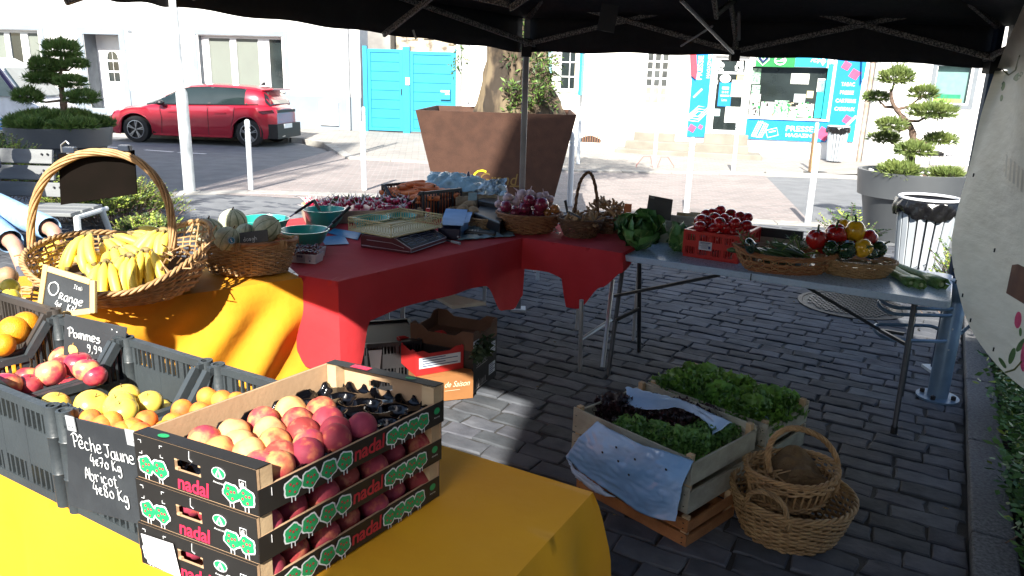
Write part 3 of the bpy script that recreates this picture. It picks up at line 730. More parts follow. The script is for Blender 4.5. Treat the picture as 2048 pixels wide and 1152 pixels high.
ind(1463, 160, 1490, 194, m_pap, o=-.139); ind(1424, 160, 1436, 168, m_pap); ind(1421, 182, 1432, 190, m_pap); ind(1418, 218, 1440, 232, mat('pale_cyan', (.6, .85, .85), rough=.5)); ind(1450, 214, 1490, 246, m_pap, o=-.138); ind(1474, 150, 1488, 160, mat('sticker_gold', (.7, .55, .2), rough=.5), o=-.131)
rs = random.Random(3); mb = MB()
for i in range(26):
    for u in (1430, 1470): r_ = FR.rect(u+rs.uniform(0, 15), 119+rs.uniform(0, 20), u+rs.uniform(16, 19), 121+rs.uniform(18, 22)); c0 = (r_[0], r_[3]); FR.box(mb, c0[0], c0[0]+.05, c0[1]-.06, c0[1], -.148, -.145)
part('number_stickers', mb, m_wht, dd, kind='stuff')
# awning tube, red-blue flag sign
mb = MB(); r_ = FR.rect(1722, 105, 1738, 162); mb.prism([FR.P(r_[0]-.05, r_[3], .1), FR.P(r_[1]-.1, r_[3], .1), FR.P(r_[1]-.12, r_[2]+.05, .1), FR.P(r_[0]+.02, r_[2], .1)], FR.n*.12); part('hanging_sign', mb, m_blue, shp)
mb = MB(); r_ = FR.rect(1378, 104, 1392, 158); mb.prism([FR.P(r_[0], r_[3], .07), FR.P(r_[0]+.15, r_[3], .07), FR.P(r_[1]+.05, r_[2]+.2, .07), FR.P(r_[1]+.02, r_[2], .07), FR.P(r_[0]+.08, r_[2]+.1, .07)], FR.n*.05); part('tobacco_sign', mb, mat('sign_red', (.7, .05, .08), rough=.4), shp)
mb = MB(); FR.box(mb, d4[0]-.1, d4[1]+.15, 0, d4[2], -.1, .35); part('doorstep', mb, m_step, shp)

# --- right house
hr = thing('white_house', 'plain white house with a green trimmed window at the far right behind the pruned pine', 'house', FR.P(sC+4, 0))
w5 = FR.rect(1871, 132, 1938, 206)
mb = MB(); FR.wall(mb, sC+.01, sC+16, 0, 6.5, [w5], .2); part('wall', mb, [m_wall, m_grey], hr)
mb = MB(); FR.box(mb, *w5, -.2, -.16); f = part('window', mb, mat('green_glass', (.18, .30, .28), (.15, .26, .25), rough=.12), hr)
mb = MB(); FR.box(mb, w5[0]+.05, w5[1]-.1, w5[2]+.1, w5[2]+.2, -.15, -.14); part('sign_strip', mb, mat('dark_green', (.02, .22, .12), rough=.4), f)
mb = MB(); FR.box(mb, w5[0]+.02, w5[1]-.06, w5[2], w5[2]+.1, -.15, -.13); part('sign_strip', mb, mat('lime', (.35, .75, .12), rough=.4), f)
mb = MB(); frame(FR, mb, w5[0]-.12, w5[1]+.16, w5[2]-.14, w5[3]+.1, .1, 0, .02); part('surround', mb, m_grey, hr)
r_ = FR.rect(1849, 301, 1894, 312); mb = MB(); pts = [FR.P(r_[0] + (r_[1]-r_[0])*k/n, r_[2] + (r_[3]-r_[2])*(.35+.65*sin(pi*k/n)), .002) for k in range(n+1)]
mb.prism([FR.P(r_[0], r_[2], .002), FR.P(r_[1], r_[2], .002)] + pts[::-1], FR.n*.02); part('vent', mb, m_dark, hr)
mb = MB(); x0 = FR.sz(1741, 220)[0]; mb.tube([FR.P(x0, .05, .1), FR.P(x0, 6.4, .1)], .06, 10); x1 = FR.sz(1722, 220)[0]; part('downpipe', mb, m_zinc, hr, smooth=True)
mb = MB(); mb.tube([FR.P(x1+.1, .05, .09), FR.P(x1+.1, 2.6, .09)], .05, 8); part('downpipe', mb, mat('rusty_pipe', (.5, .4, .33), (.32, .22, .16), vs=6), hr, smooth=True)
# railing
ra, rb = Front(FR.P(0, 0, 1.0), FR.d), None
r0 = ra.sz(1888, 320)[0]; r1 = r0 + 4.2
rl = thing('railing', 'light metal ramp railing with thin upright bars at the foot of the far right house', 'railing', ra.P(r0, .1))
for z in (.28, 1.08):
    mb = MB(); mb.tube([ra.P(r0, z), ra.P(r1, z)], .02, 6); part('rail', mb, m_zinc, rl)
for k in range(22):
    mb = MB(); x = r0 + k*.2; mb.tube([ra.P(x, .05 if k % 6 == 0 else .28), ra.P(x, 1.08)], .024 if k % 6 == 0 else .011, 6); part('bar', mb, m_zinc, rl)

# buildings behind the camera that the sun comes between
m_bk = mat('blue_grey_bounce_tint', (.20, .26, .35), rough=.9)  # unseen wall colour, chosen bluish to tint light bounced into the tent shade
def slab(name, label, x0, x1, y0, y1, z1, m=m_bk, z0=0):
    t = thing(name, label, 'house' if name == 'house' else name.split('_')[-1], ((x0+x1)/2, y1, 0))
    mb = MB(); mb.box(((x0+x1)/2, (y0+y1)/2, (z0+z1)/2), (x1-x0, y1-y0, z1-z0)); part('wall' if name == 'house' else 'box_body', mb, m, t)
    if name == 'house':
        for i in range(4):
            for k in range(3):
                mb = MB(); mb.box((x0+1.5+i*(x1-x0-3)/3, y1+.02, z0+1.8+k*3.2), (1, .06, 1.6)); part('window', mb, m_glassd, t)
    return t
xe = -9.95
hb = slab('house', 'tall blue grey house on the near left side of the square, behind the camera', xe-16, xe, -12, -8, 21.9)
mb = MB()
for dx in (1.1, 1.5): mb.beam((xe+dx, -8.3, 12), (xe+dx, -8.3, 18.5), .1)
for z in (13, 14.4, 15.8, 17.2, 18.4): mb.beam((xe-.1, -8.2, z), (xe+1.55, -8.2, z), .08)
part('ladder_frame', mb, m_zinc, hb)  # frame added out of view to cast the striped shadow on the paving
slab('house', 'low blue grey house closing the square right behind the camera', -1.73, 16, -9, -5, 8.0)
# =====================================================================  STREET FURNITURE
m_boll = mat('pale_grey_paint', (.66, .70, .72), (.6, .64, .66), rough=.4, vs=5)
def bollard_geo():
    mb = MB(); mb.lathe([(0, 0), (.042, 0), (.042, .90), (.036, .905), (.036, .925), (.042, .93), (.042, .95), (.036, .955), (.036, .975), (.042, .98), (.042, 1.06), (.036, 1.085), (.015, 1.1), (0, 1.1)], n=18); return mb.mesh('bollard', m_boll, True)
bme = bollard_geo()
bl = [(502, 379, 'pale grey bollard in front of the rear wheel of the red car'), (729, 380, 'pale grey bollard at the kerb in front of the blue gate, the nearer of two'), (729, 306, 'pale grey bollard standing behind another one at the left edge of the blue gate'),
      (1139, 412, 'pale grey bollard at the right corner of the corten planter, the nearer of two'), (1156, 331, 'pale grey bollard on the far pavement just right of the corten planter'),
      (1308, 336, 'pale grey bollard on the far pavement in front of the glazed white door'), (1372, 428, 'pale grey bollard at the kerb behind the small blackboard on the white table'),
      (1466, 346, 'pale grey bollard on the far pavement in front of the newsagent door'), (1615, 448, 'pale grey bollard at the kerb left of the right-hand tree pot'), (1622, 343, 'pale grey bollard on the far pavement left of the small litter bin')]
for u, v, lb in bl:
    o = link('bollard', bme); p = W(u, v, .01); o.location = p; tag(o, lb, 'bollard', 'bollards along the street'); o.rotation_euler = (U(-.012, .012), U(-.012, .012), 0)
# lamp post
p = W(380, 386, 0); t = thing('lamp_post', 'tall galvanised lamp post with a flared base section left of the bollards', 'lamp post', p)
mb = MB(); mb.lathe([(0, 0), (.085, 0), (.083, 1.45), (.080, 1.5), (.052, 1.56), (.05, 3), (.044, 6.5), (.04, 7), (0, 7)], n=20)
m_galv = mat('galvanised', (.66, .69, .69), (.50, .54, .54), rough=.5, metal=.1, vs=7, bump=.1, bs=40)
part('column', mb, m_galv, t, world=False, smooth=True)
mb = MB(); mb.lathe([(0, .0), (.17, 0), (.15, .03), (0, .035)], n=20); part('footing', mb, m_kerb, t, world=False)
# red bike hoop at the far pavement
p = W(1310, 336, .03); t = thing('bike_rack', 'small red painted hoop rack on the far pavement round a bollard', 'bike rack', p)
m_red = mat('faded_red_paint', (.42, .20, .18), rough=.45)
for s_ in (-1, 1):
    mb = MB(); mb.tube([(s_*.05, 0, .02), (s_*.12, 0, .25), (s_*.27, 0, .25), (s_*.42, 0, .05), (s_*.42, 0, 0)], .012, 6); part('hoop', mb, m_red, t, world=False)

# litter bins
def bin_(p, r, h, label, bag=True):
    t = thing('litter_bin', label, 'bin', p)
    r0 = r*.74
    mb = MB(); mb.lathe([(0, .02), (r0-.03, .02), (r-.04, h-.03)], n=24); mb.k = 0; part('liner', mb, m_boll if not bag else mat('bin_liner_dark', (.03, .035, .05), rough=.5), t, world=False)
    n = 20 if bag else 16
    for k in range(n):
        a = 2*pi*k/n; e = Vector((cos(a), sin(a), 0)); s = Vector((-sin(a), cos(a), 0)); w0, w1 = pi*r0/n*.74, pi*r/n*.74
        mb = MB(); b0 = e*r0 + Vector((0, 0, .02)); b1 = e*r + Vector((0, 0, h-.05))
        vs = [b0-s*w0, b0+s*w0, b0+s*w0-e*.012, b0-s*w0-e*.012, b1-s*w1, b1+s*w1, b1+s*w1-e*.012, b1-s*w1-e*.012]
        mb.add(vs, [(0, 1, 5, 4), (1, 2, 6, 5), (2, 3, 7, 6), (3, 0, 4, 7), (4, 5, 6, 7), (3, 2, 1, 0)]); part('slat', mb, mat('bin_grey_white', (.42, .46, .50), rough=.4, vs=3), t, world=False)
    for z, rr in ((.1, r0+.005), (h*.55, r0+(r-r0)*.55)):
        mb = MB(); mb.lathe([(rr-.03, z), (rr-.012, z), (rr-.012, z+.03), (rr-.03, z+.03)], n=24); part('band', mb, m_iron, t, world=False)
    mb = MB()
    def bagf(u, v):
        a = 2*pi*u; fold = .012*NZ.noise(Vector((cos(a)*6, sin(a)*6, v*2.2))) + .008*sin(a*17+v*5)*v
        if v < .2: rr = r - .05 + v*.25; z = h - .03 + .06*(v/.2)
        else: q = (v-.2)/.8; rr = r + .015 + fold*1.6 + .02*sin(pi*q); z = h + .03 - q*(r*.62)*(1+.14*sin(3*a+1)+.10*sin(7*a))
        return (rr*cos(a), rr*sin(a), z)
    mb.grid(bagf, 90, 16); part('bag', mb, mat('black_bag', (.007, .007, .008), rough=.22, spec=.4, bump=.7, bs=22), t, world=False, smooth=2)
    mb = MB(); mb.tube([(r*1.0*cos(a), r*1.0*sin(a), h+.035) for a in [2*pi*k/30 for k in range(30)]], .014, 6, closed=True); part('rim', mb, mat('bin_rim', (.72, .74, .76), rough=.35), t, world=False, smooth=True)
    return t
p = WY(1857, 400, 6.9); bin_(Vector((3.87, 7.0, 0)), .255, .83, 'slatted grey litter bin with a black bag over its rim beside the right-hand pot')
p = W(1668, 322, .1); bin_(Vector((p.x, p.y, .09)), .25, .83, 'small far litter bin with pale slats standing under the blue shop panel')
# tilted board beside the far bollard
p = W(1619, 345, .06); t = thing('street_sign_stand', 'thin brown edged stand leaning beside the bollard in front of the shop', 'sign stand', p)
mb = MB(); mb.beam((0, 0, 0), (0, .05, .85), .022, .12); part('board', mb, mat('brown_wood', (.3, .18, .08), rough=.7), t, world=False); mb = MB(); mb.beam((-.1, -.1, .01), (.35, .1, .01), .2, .02); part('foot', mb, m_iron, t, world=False)

# big leaf/needle helpers
def leafquad(mb, p, d, l, w, k=None, fold=0):
    d = Vector(d).normalized(); s = d.cross(Vector((U(-1, 1), U(-1, 1), U(-1, 1)))).normalized()*w/2
    p = Vector(p); m = p + d*l*.5
    mb.add([p, m - s, p + d*l, m + s], [(0, 1, 2, 3)], k)
# --- round pots with cloud pruned pines
m_pot = mat('grey_plastic_pot', (.075, .082, .088), (.062, .068, .075), rough=.45, vs=2)
m_bark = mat('pine_bark', (.22, .15, .11), (.09, .06, .045), rough=.95, vs=30, bump=1, bs=60)
m_need = [mat('pine_needles', (.13, .23, .04), (.05, .11, .02), rough=.6, vs=5, mix=(.3, .7)), mat('pine_needles_light', (.19, .24, .06), (.08, .13, .03), rough=.6, vs=5, mix=(.3, .7))]
def pot(p, r, h, label):
    t = thing('round_planter', label, 'planter', p)
    mb = MB(); mb.lathe([(0, 0), (r*.72, 0), (r*.74, .03), (r*.90, h*.60), (r*.93, h*.63), (r*1.0, h*.64), (r*1.0, h*.67), (r*1.05, h*.96), (r*1.05, h), (r*.97, h), (r*.95, h*.9)], n=48)
    part('shell', mb, m_pot, t, world=False, smooth=True)
    mb = MB(); mb.lathe([(0, h*.92), (r*.96, h*.91)], n=30); part('soil', mb, m_soil, t, world=False)
    return t
def pad(c, rx, rz, n, k=0, seed=0):
    """one clipped cushion of needles"""
    mb = MB(); rr = random.Random(seed); c = Vector(c)
    for i in range(n):
        a = rr.uniform(0, 2*pi); q = sqrt(rr.random()); x, y = cos(a)*q, sin(a)*q
        lump = .75 + .35*NZ.noise(Vector((x*2.1+seed, y*2.1, seed*.7)))
        top = rr.random() < .68
        z = sqrt(max(0, 1-q*q))*(1 if top else -.45)*rr.uniform(.45, 1)*(1+.5*NZ.noise(Vector((x*4, y*4, seed*1.3))))
        p = c + Vector((x*rx*lump*1.15, y*rx*lump*1.15, z*rz*lump*1.25))
        d = Vector((x*.9+rr.uniform(-.5, .5), y*.9+rr.uniform(-.5, .5), (.9 if top else -.1)+rr.uniform(-.2, .6)))
        for j in range(3):
            dd = d.normalized() + Vector((rr.uniform(-.5, .5), rr.uniform(-.5, .5), rr.uniform(-.4, .4)))
            leafquad(mb, p, dd, rr.uniform(.04, .12)*(rz/.13)**.3*(1.5 if rr.random() < .04 else 1), .011, k if rr.random() < .72 else 1)
    return mb
def pine(base, trunk, pads, label, k=0, dens=1.0):
    t = thing('pruned_pine', label, 'tree', base)
    mb = MB(); pts = spl([tuple(q) for q in trunk], 5); n = len(pts)
    mb.tube(pts, [.062*(1-.75*i/n) * (1+.12*sin(i*1.7)) for i in range(n)], 9); part('trunk', mb, m_bark, t, world=True, smooth=True)
    for i, (c, rx, rz, ti) in enumerate(pads):
        rx *= .86; rz *= .8
        s = pts[min(n-1, int(ti*n))]
        mb = MB(); c = Vector(c); s = Vector(s); mid = s.lerp(c, .5) + Vector((0, 0, -.05)); mb.tube([s, mid, c], [.022, .017, .008], 6)
        for q in range(5): a = 2*pi*q/5; mb.tube([c.lerp(s, .2), c + Vector((cos(a)*rx*.6, sin(a)*rx*.6, rz*.2))], .006, 4)
        part('branch', mb, m_bark, t, world=True, smooth=True)
        o = part('foliage', pad(c, rx, rz, int(dens*1500*(rx/.3)**1.6), k, i+int(base[0]*3)), m_need, t, world=True)
    return t
# right pot
yR = 9.2; pc = Vector((5.0, 9.5, 0)); pot(pc, .62, .86, 'wide grey round pot with a stepped rim holding the pruned pine on the right')
P = lambda u, v: WY(u, v, 9.5)
tr = [P(1820, 366), P(1822, 335), P(1822, 300), P(1826, 270), P(1818, 250), P(1800, 228), P(1785, 205), P(1782, 178)]
pads = [(P(1790, 158), .24, .13, .97), (P(1855, 190)+Vector((0, .1, 0)), .17, .10, .75), (P(1776, 198)+Vector((0, .3, 0)), .17, .07, .8), (P(1852, 226)+Vector((0, -.15, 0)), .30, .12, .62), (P(1772, 252)+Vector((0, -.1, 0)), .19, .09, .55),
        (P(1805, 300)+Vector((0, -.25, 0)), .24, .11, .3), (P(1790, 282)+Vector((0, .25, 0)), .2, .08, .35), (P(1886, 284)+Vector((0, .1, 0)), .22, .09, .4), (P(1775, 340)+Vector((0, -.3, 0)), .27, .13, .12), (P(1876, 348)+Vector((0, -.2, 0)), .24, .09, .12)]
pine(Vector((pc.x, pc.y, .8)), tr, pads, 'cloud pruned pine with a crooked trunk and light green pads in the right-hand grey pot', 1, .85)
mb = MB()
for i in range(60): a = U(0, 6.28); q = sqrt(R())*.6; mb.sph(pc + Vector((q*cos(a), q*sin(a), .80)), U(.02, .035), 6, 4)
o = single('white_pebbles', mb, mat('white_pebble', (.7, .7, .68), rough=.7), kind='stuff', label='white pebbles on the soil of the right-hand pot')
# left pot
pl_ = Vector((-7.74, 12.9, 0)); pot(pl_, .77, .85, 'wide dark grey round pot holding the pruned pine on the left, beside the van')
P = lambda u, v: WY(u, v, 12.9)
tr = [P(128, 238), P(127, 205), P(124, 185), P(121, 160), P(122, 135), P(122, 110)]
pads = [(P(125, 104), .33, .20, .98), (P(92, 134), .33, .14, .75), (P(150, 130), .24, .10, .75), (P(90, 160), .33, .13, .55), (P(150, 167)+Vector((0, -.1, 0)), .24, .12, .5), (P(70, 196)+Vector((0, -.2, 0)), .27, .16, .25), (P(172, 198)+Vector((0, -.1, 0)), .28, .15, .25)]
pine(Vector((pl_.x, pl_.y, .8)), tr, pads, 'cloud pruned dark green pine with tiered pads in the left-hand grey pot', 0, 1.3)
mb = MB()
for i in range(15):
    a = 2*pi*i/15; q = .60 if i % 3 else .33; mb2 = pad(pl_ + Vector((q*cos(a), q*sin(a), .88+(.10 if q < .5 else 0))), .25, .11, 900, 0, 60+i); mb.add(mb2.v, mb2.f); mb.m[-len(mb2.m):] = mb2.m
single('juniper_hedge', mb, m_need, 'low bushy green juniper filling the rim of the left-hand grey pot', 'shrub')

# --- corten planter and old olive trunk
m_cort = mat('corten_steel', (.078, .035, .021), (.056, .025, .015), rough=.85, vs=7, bump=.35, bs=120, c3=(.068, .030, .018))
fy = 9.0; a0, a1 = WY(830, 218, fy), WY(1153, 232, fy)
zt = .5*(a0.z+a1.z); cxm = (a0.x+a1.x)/2; wt = (a1.x-a0.x); wb = 1.28
yaw = -.03
def PQ(x, y, z): return Vector((cxm + x*cos(yaw) - y*sin(yaw), fy + x*sin(yaw) + y*cos(yaw), z))
t = thing('corten_planter', 'huge tapered rust brown steel planter with lettering near its foot, holding the old tree', 'planter', PQ(0, .9, 0))
dp = 1.85; tw, bw_ = wt/2, wb/2; dtp = (wt-wb)/2
top_o = [PQ(-tw, 0, zt), PQ(tw, 0, zt), PQ(tw, dp, zt), PQ(-tw, dp, zt)]
bot_o = [PQ(-bw_, dtp, .0), PQ(bw_, dtp, .0), PQ(bw_, dp-dtp, .0), PQ(-bw_, dp-dtp, .0)]
# the front face starts at y = fy on top; shift the foot in
th = .03
top_i = [PQ(-tw+th, th, zt), PQ(tw-th, th, zt), PQ(tw-th, dp-th, zt), PQ(-tw+th, dp-th, zt)]
low_i = [p.lerp(q, .35) for p, q in zip(top_i, [PQ(-bw_+th, dtp+th, 0), PQ(bw_-th, dtp+th, 0), PQ(bw_-th, dp-dtp-th, 0), PQ(-bw_+th, dp-dtp-th, 0)])]
mb = MB(); mb.add(bot_o + top_o + top_i + low_i, [(0, 1, 5, 4), (1, 2, 6, 5), (2, 3, 7, 6), (3, 0, 4, 7), (4, 5, 9, 8), (5, 6, 10, 9), (6, 7, 11, 10), (7, 4, 8, 11), (8, 9, 13, 12), (9, 10, 14, 13), (10, 11, 15, 14), (11, 8, 12, 15)])
part('shell', mb, m_cort, t)
mb = MB(); s0 = [p.lerp(q, .25) for p, q in zip(top_i, low_i)]; mb.add(s0, [(0, 1, 2, 3)]); part('soil', mb, m_soil, t)
nrm = (bot_o[1]-bot_o[0]).cross(top_o[0]-bot_o[0]).normalized(); ux = (top_o[1]-top_o[0]).normalized(); uy = nrm.cross(ux).normalized()
def onface(u, v):
    d = ray(u, v); o = Vector((0, 0, CH)); k = (bot_o[0]-o).dot(nrm)/d.dot(nrm); return o + d*k + nrm*.004
m_yel = mat('yellow_letters', (.85, .68, .03), rough=.4)
mb = MB(); lettering(mb, 'Grand', onface(998, 358), ux, uy, .46, .15, 1, .2); mb.prism([onface(1019, 371), onface(1045, 371), onface(1045, 373.5), onface(1019, 373.5)], nrm*.003); part('lettering', mb, mat('gilt_letters', (.22, .14, .04), rough=.4), t)
mb = MB(); lettering(mb, 'C', onface(959, 353), ux, uy, .17, .18, 1, .2, .0); part('lettering', mb, m_yel, t)
# trunk of the old tree
m_olive = mat('olive_bark', (.15, .115, .07), (.035, .026, .018), rough=.95, vs=5.5, bump=1, bs=12, stretch=(1, 1, .4), c3=(.085, .062, .04), mix=(.42, .55))
t = thing('old_olive_tree', 'thick gnarled old olive trunk with leafy shoots growing in the corten planter', 'tree', PQ(.4, .95, .9))
tcx = WY(1032, 200, fy+.95).x
def trunkf(u, v):
    a = 2*pi*u; z = zt - .12 + v*2.4
    base = .34 + .20*math.exp(-v*7) + .05*v
    rg = base*(1 + .13*sin(3*a+1+v*3) + .09*sin(7*a - v*6) + .06*sin(13*a+v*4)) + .09*NZ.noise(Vector((cos(a)*2.2, sin(a)*2.2, v*5))) + .03*NZ.noise(Vector((cos(a)*9, sin(a)*9, v*14)))
    return (tcx - .05*v + rg*cos(a), fy+.95 + rg*sin(a)*.95, z)
mb = MB(); mb.grid(trunkf, 96, 70); part('trunk', mb, m_olive, t, smooth=2)
m_olf = [mat('olive_leaf', (.06, .10, .03), (.03, .06, .02), rough=.5, vs=3), mat('olive_leaf_light', (.15, .25, .05), (.10, .18, .035), rough=.5, vs=3)]
def spray(mb, p, d, n, l, lw, k, rr):
    p = Vector(p); d = Vector(d).normalized(); side = d.orthogonal().normalized()
    for i in range(n):
        q = p + d*l*i/n + Vector((0, 0, -.02*(i/n)**2)); r2 = Matrix.Rotation(rr.uniform(0, 6.28), 3, d) @ side
        leafquad(mb, q, r2*.8 + d*.7, lw*rr.uniform(.7, 1.2), lw*.26, k if rr.random() < .75 else 1-k)
rr = random.Random(5)
mb = MB(); mbs = MB()
spots = []
for i in range(120):                                   # leaf tufts pressed to the bark and shoots at the foot
    u_, v_ = rr.uniform(.58, 1.0), rr.uniform(.18, 1.0)
    q = Vector(trunkf(u_ % 1, v_)); n_ = (q - Vector((tcx, fy+.95, q.z))).normalized()
    if q.x < tcx-.14 and v_ < .6: continue
    spots.append((q, n_ + Vector((rr.uniform(-.6, .6), 0, rr.uniform(-.7, .3))), 0, .18))
for i in range(42):
    q = WY(rr.uniform(1015, 1085), rr.uniform(178, 226), fy+.45+rr.uniform(-.15, .35)); spots.append((q, Vector((rr.uniform(-1, 1), -.6, rr.uniform(-.2, 1))), 1 if rr.random() < .7 else 0, .2))
for i in range(60):
    q = WY(rr.uniform(1062, 1092), rr.uniform(112, 222), fy+.7+rr.uniform(-.3, .3)); spots.append((q, Vector((rr.uniform(-.4, 1), -.3, rr.uniform(-.4, .8))), 1 if rr.random() < .4 else 0, .22))
for q, d, k, l in spots:
    spray(mb, q, d, 9, l, .085, k, rr); d = Vector(d).normalized(); mbs.tube([q - d*.1, q + d*l], .004, 3)
for i in range(10):
    q = WY(918+rr.uniform(-6, 6), 90+i*5, fy+.9); spray(mb, q, (rr.uniform(-1, 1), 0, -1), 6, .12, .08, 0, rr)
part('twig', mbs, m_bark, t, kind='stuff')
# crown above the frame
mbc = MB()
for i in range(1500):
    a = rr.uniform(0, 6.28); q = rr.random()**.5*1.7; z = zt + 3.2 + rr.uniform(-.7, 1.6)*(1-q/2.2)
    spray(mbc, (tcx + q*cos(a), fy+1.3+q*sin(a), z), (rr.uniform(-1, 1), rr.uniform(-1, 1), rr.uniform(-.5, 1)), 7, .3, .12, 0, rr)
part('crown', mbc, m_olf, t); part('shoots', mb, m_olf, t)
for k in range(4):
    a = 1.57*k+.5; mb = MB(); mb.tube([(tcx, fy+.95, zt+2.1), (tcx+.5*cos(a), fy+1+.5*sin(a), zt+2.9), (tcx+1.2*cos(a), fy+1.2+1.2*sin(a), zt+3.6)], [.22, .13, .06], 8); part('limb', mb, m_olive, t, smooth=True)

# --- car
m_carred = mat('car_red', (.36, .012, .03), (.33, .010, .027), rough=.28, coat=1.0, vs=1, metal=.25)
m_tyre = mat('tyre', (.018, .018, .018), rough=.85); m_rim = mat('alloy_rim', (.45, .46, .47), rough=.3, metal=.7); m_trim = mat('black_trim', (.015, .015, .017), rough=.35)
m_carglass = mat('car_glass', (.02, .03, .03), (.01, .018, .018), rough=.05, spec=.6, vs=.8)
q0, q1 = W(275, 285, 0), W(500, 294, 0)
axis = (q0-q1); axis.z = 0; Lw = axis.length; fwd = axis.normalized(); side = Vector((fwd.y, -fwd.x, 0))     # side points away from camera?
if side.y < 0: side = -side
K = Lw/2.675
ctr = q1 + side*.88
def CPt(x, y, z):
    if x < 0: x *= .70
    return ctr + fwd*(x*K) - side*y + Vector((0, 0, z*1.03))      # x from rear axle, y>0 towards camera
ct = thing('parked_car', 'red five door hatchback parked by the kerb with its nose to the left', 'car', ctr)
WR = .335
def arch(x):
    z = .20
    for xc in (0, 2.675):
        d = abs(x-xc)
        if d < .40: z = max(z, sqrt(max(0, .40**2-d*d))+.33-.02)
    return z
xsn = sorted(set([-.80, -.78, -.72, -.6, -.5] + [-.4+.8*k/14 for k in range(15)] + [.5+.2*k for k in range(9)] + [2.275+.8*k/14 for k in range(15)] + [3.15, 3.25, 3.36, 3.45, 3.52, 3.56]))
def belt(x):      # shoulder height
    pts = [(-.8, .88), (-.7, .98), (-.3, 1.01), (.5, .99), (1.8, .955), (2.25, .95), (2.9, .86), (3.3, .76), (3.5, .66), (3.56, .6)]
    for i in range(len(pts)-1):
        if pts[i][0] <= x <= pts[i+1][0]: tt = (x-pts[i][0])/(pts[i+1][0]-pts[i][0]); return pts[i][1]+(pts[i+1][1]-pts[i][1])*tt
    return .6
def hw(x):
    if x < 0: return .90 - .30*((-x)/.8)**2.2
    if x > 2.7: return .90 - .32*((x-2.7)/.86)**2.4
    return .90 + .012*sin(x*1.1)
rings = []
for x in xsn:
    zb_ = arch(x) if -.6 < x < 3.3 else .26 + .1*(abs(x-1.38)-1.9)
    b = belt(x); h = hw(x)
    prof = [(h-.03, zb_), (h-.005, zb_+.05*(b-zb_)/.7), (h, zb_ + (b-zb_)*.35), (h-.012, zb_+(b-zb_)*.62), (h-.005, zb_+(b-zb_)*.80), (h-.05, b-.03), (h-.12, b+.005), (h*.5, b+.035), (0, b+.045)]
    ring = [CPt(x, y, z) for y, z in prof] + [CPt(x, -y, z) for y, z in reversed(prof[:-1])]
    rings.append(ring)
mb = MB(); nr_ = len(rings[0]); vs = [p for r_ in rings for p in r_]
fs = [(i*nr_+j, i*nr_+j+1, (i+1)*nr_+j+1, (i+1)*nr_+j) for i in range(len(rings)-1) for j in range(nr_-1)]
mb.add(vs, fs); mb.add(rings[0], [tuple(range(nr_))]); mb.add(rings[-1], [tuple(range(nr_-1, -1, -1))])
part('body', mb, m_carred, ct, smooth=True)
mb = MB(); MM = Matrix((fwd, -side, UZ)).transposed(); mb.box(CPt(1.38, 0, .38), (4.0*K, 1.5, .36), M=MM); part('underbody', mb, m_dark, ct)
# greenhouse
gx = [(-.62, .99, 1.04, .60), (-.55, 1.0, 1.18, .60), (-.32, 1.0, 1.36, .60), (-.1, 1.0, 1.405, .61), (.10, .995, 1.42, .615), (.4, .985, 1.44, .62), (1.0, .975, 1.45, .625), (1.45, .965, 1.42, .62), (1.75, .96, 1.33, .62), (2.1, .955, 1.14, .63), (2.42, .95, .97, .66)]
def gring(x, zb_, zt_, w, off=0):
    wb_ = hw(x)-.11
    pr = [(wb_+off, zb_-.02), (wb_-.02+off, zb_+(zt_-zb_)*.3), ((wb_*.4+w*.6)+.02+off, zb_+(zt_-zb_)*.72), (w+off*.8, zt_-.045), (w-.09, zt_+off*.4), (w*.4, zt_+.025), (0, zt_+.032)]
    return [CPt(x, y, z) for y, z in pr] + [CPt(x, -y, z) for y, z in reversed(pr[:-1])]
gr = [gring(*g_) for g_ in gx]; nr_ = len(gr[0]); mb = MB(); mb.add([p for r_ in gr for p in r_], [(i*nr_+j, i*nr_+j+1, (i+1)*nr_+j+1, (i+1)*nr_+j) for i in range(len(gr)-1) for j in range(nr_-1)])
mb.m = [1 if gx[i+1][0] < .12 else 0 for i in range(len(gr)-1) for j in range(nr_-1)]; mb.add(gr[0], [tuple(range(nr_))], 1); part('cabin', mb, [m_carglass, m_carred], ct, smooth=2)
# painted roof and pillars proud of the glass
mb = MB(); go = [gring(a, b, c+.006, d, .008) for a, b, c, d in gx]
def strip(i0, i1, j0, j1):
    for i in range(i0, i1):
        for j in range(j0, j1): a, b, c, d = go[i][j], go[i][j+1], go[i+1][j+1], go[i+1][j]; mb.quad(a, b, c, d)
strip(1, 9, 3, 9)
def pil(xa, xb, wd, m=None):
    for sgn in (1, -1):
        a, b, c, d = xa-wd/2, xa+wd/2, xb+wd/2, xb-wd/2
        def gp(x, f):
            for i in range(len(gx)-1):
                if gx[i][0] <= x <= gx[i+1][0]: tt = (x-gx[i][0])/(gx[i+1][0]-gx[i][0]); g4 = [gx[i][k]+(gx[i+1][k]-gx[i][k])*tt for k in range(4)]; break
            else: g4 = gx[-1]
            wb_ = hw(x)-.11; y = wb_ + (g4[3]-wb_)*f + .012; z = g4[1]-.02+(g4[2]-.045-g4[1]+.02)*f
            return CPt(x, sgn*(y+.02*sin(pi*f)), z)
        rows = [(gp(a+(d-a)*f, f), gp(b+(c-b)*f, f)) for f in [k/6 for k in range(7)]]
        for k in range(6): mb.quad(rows[k][0], rows[k][1], rows[k+1][1], rows[k+1][0])
part('roof', mb, m_carred, ct, smooth=2)
mb = MB(); pil(.93, .88, .07); pil(.05, .12, .035); pil(2.2, 1.68, .06); part('pillar', mb, m_trim, ct)
mb = MB()
for sgn in (1, -1):
    mb.tube([CPt(x, sgn*(hw(x)-.092), belt(x)+.012) for x in [-.3+.25*k for k in range(11)]], .012, 5)
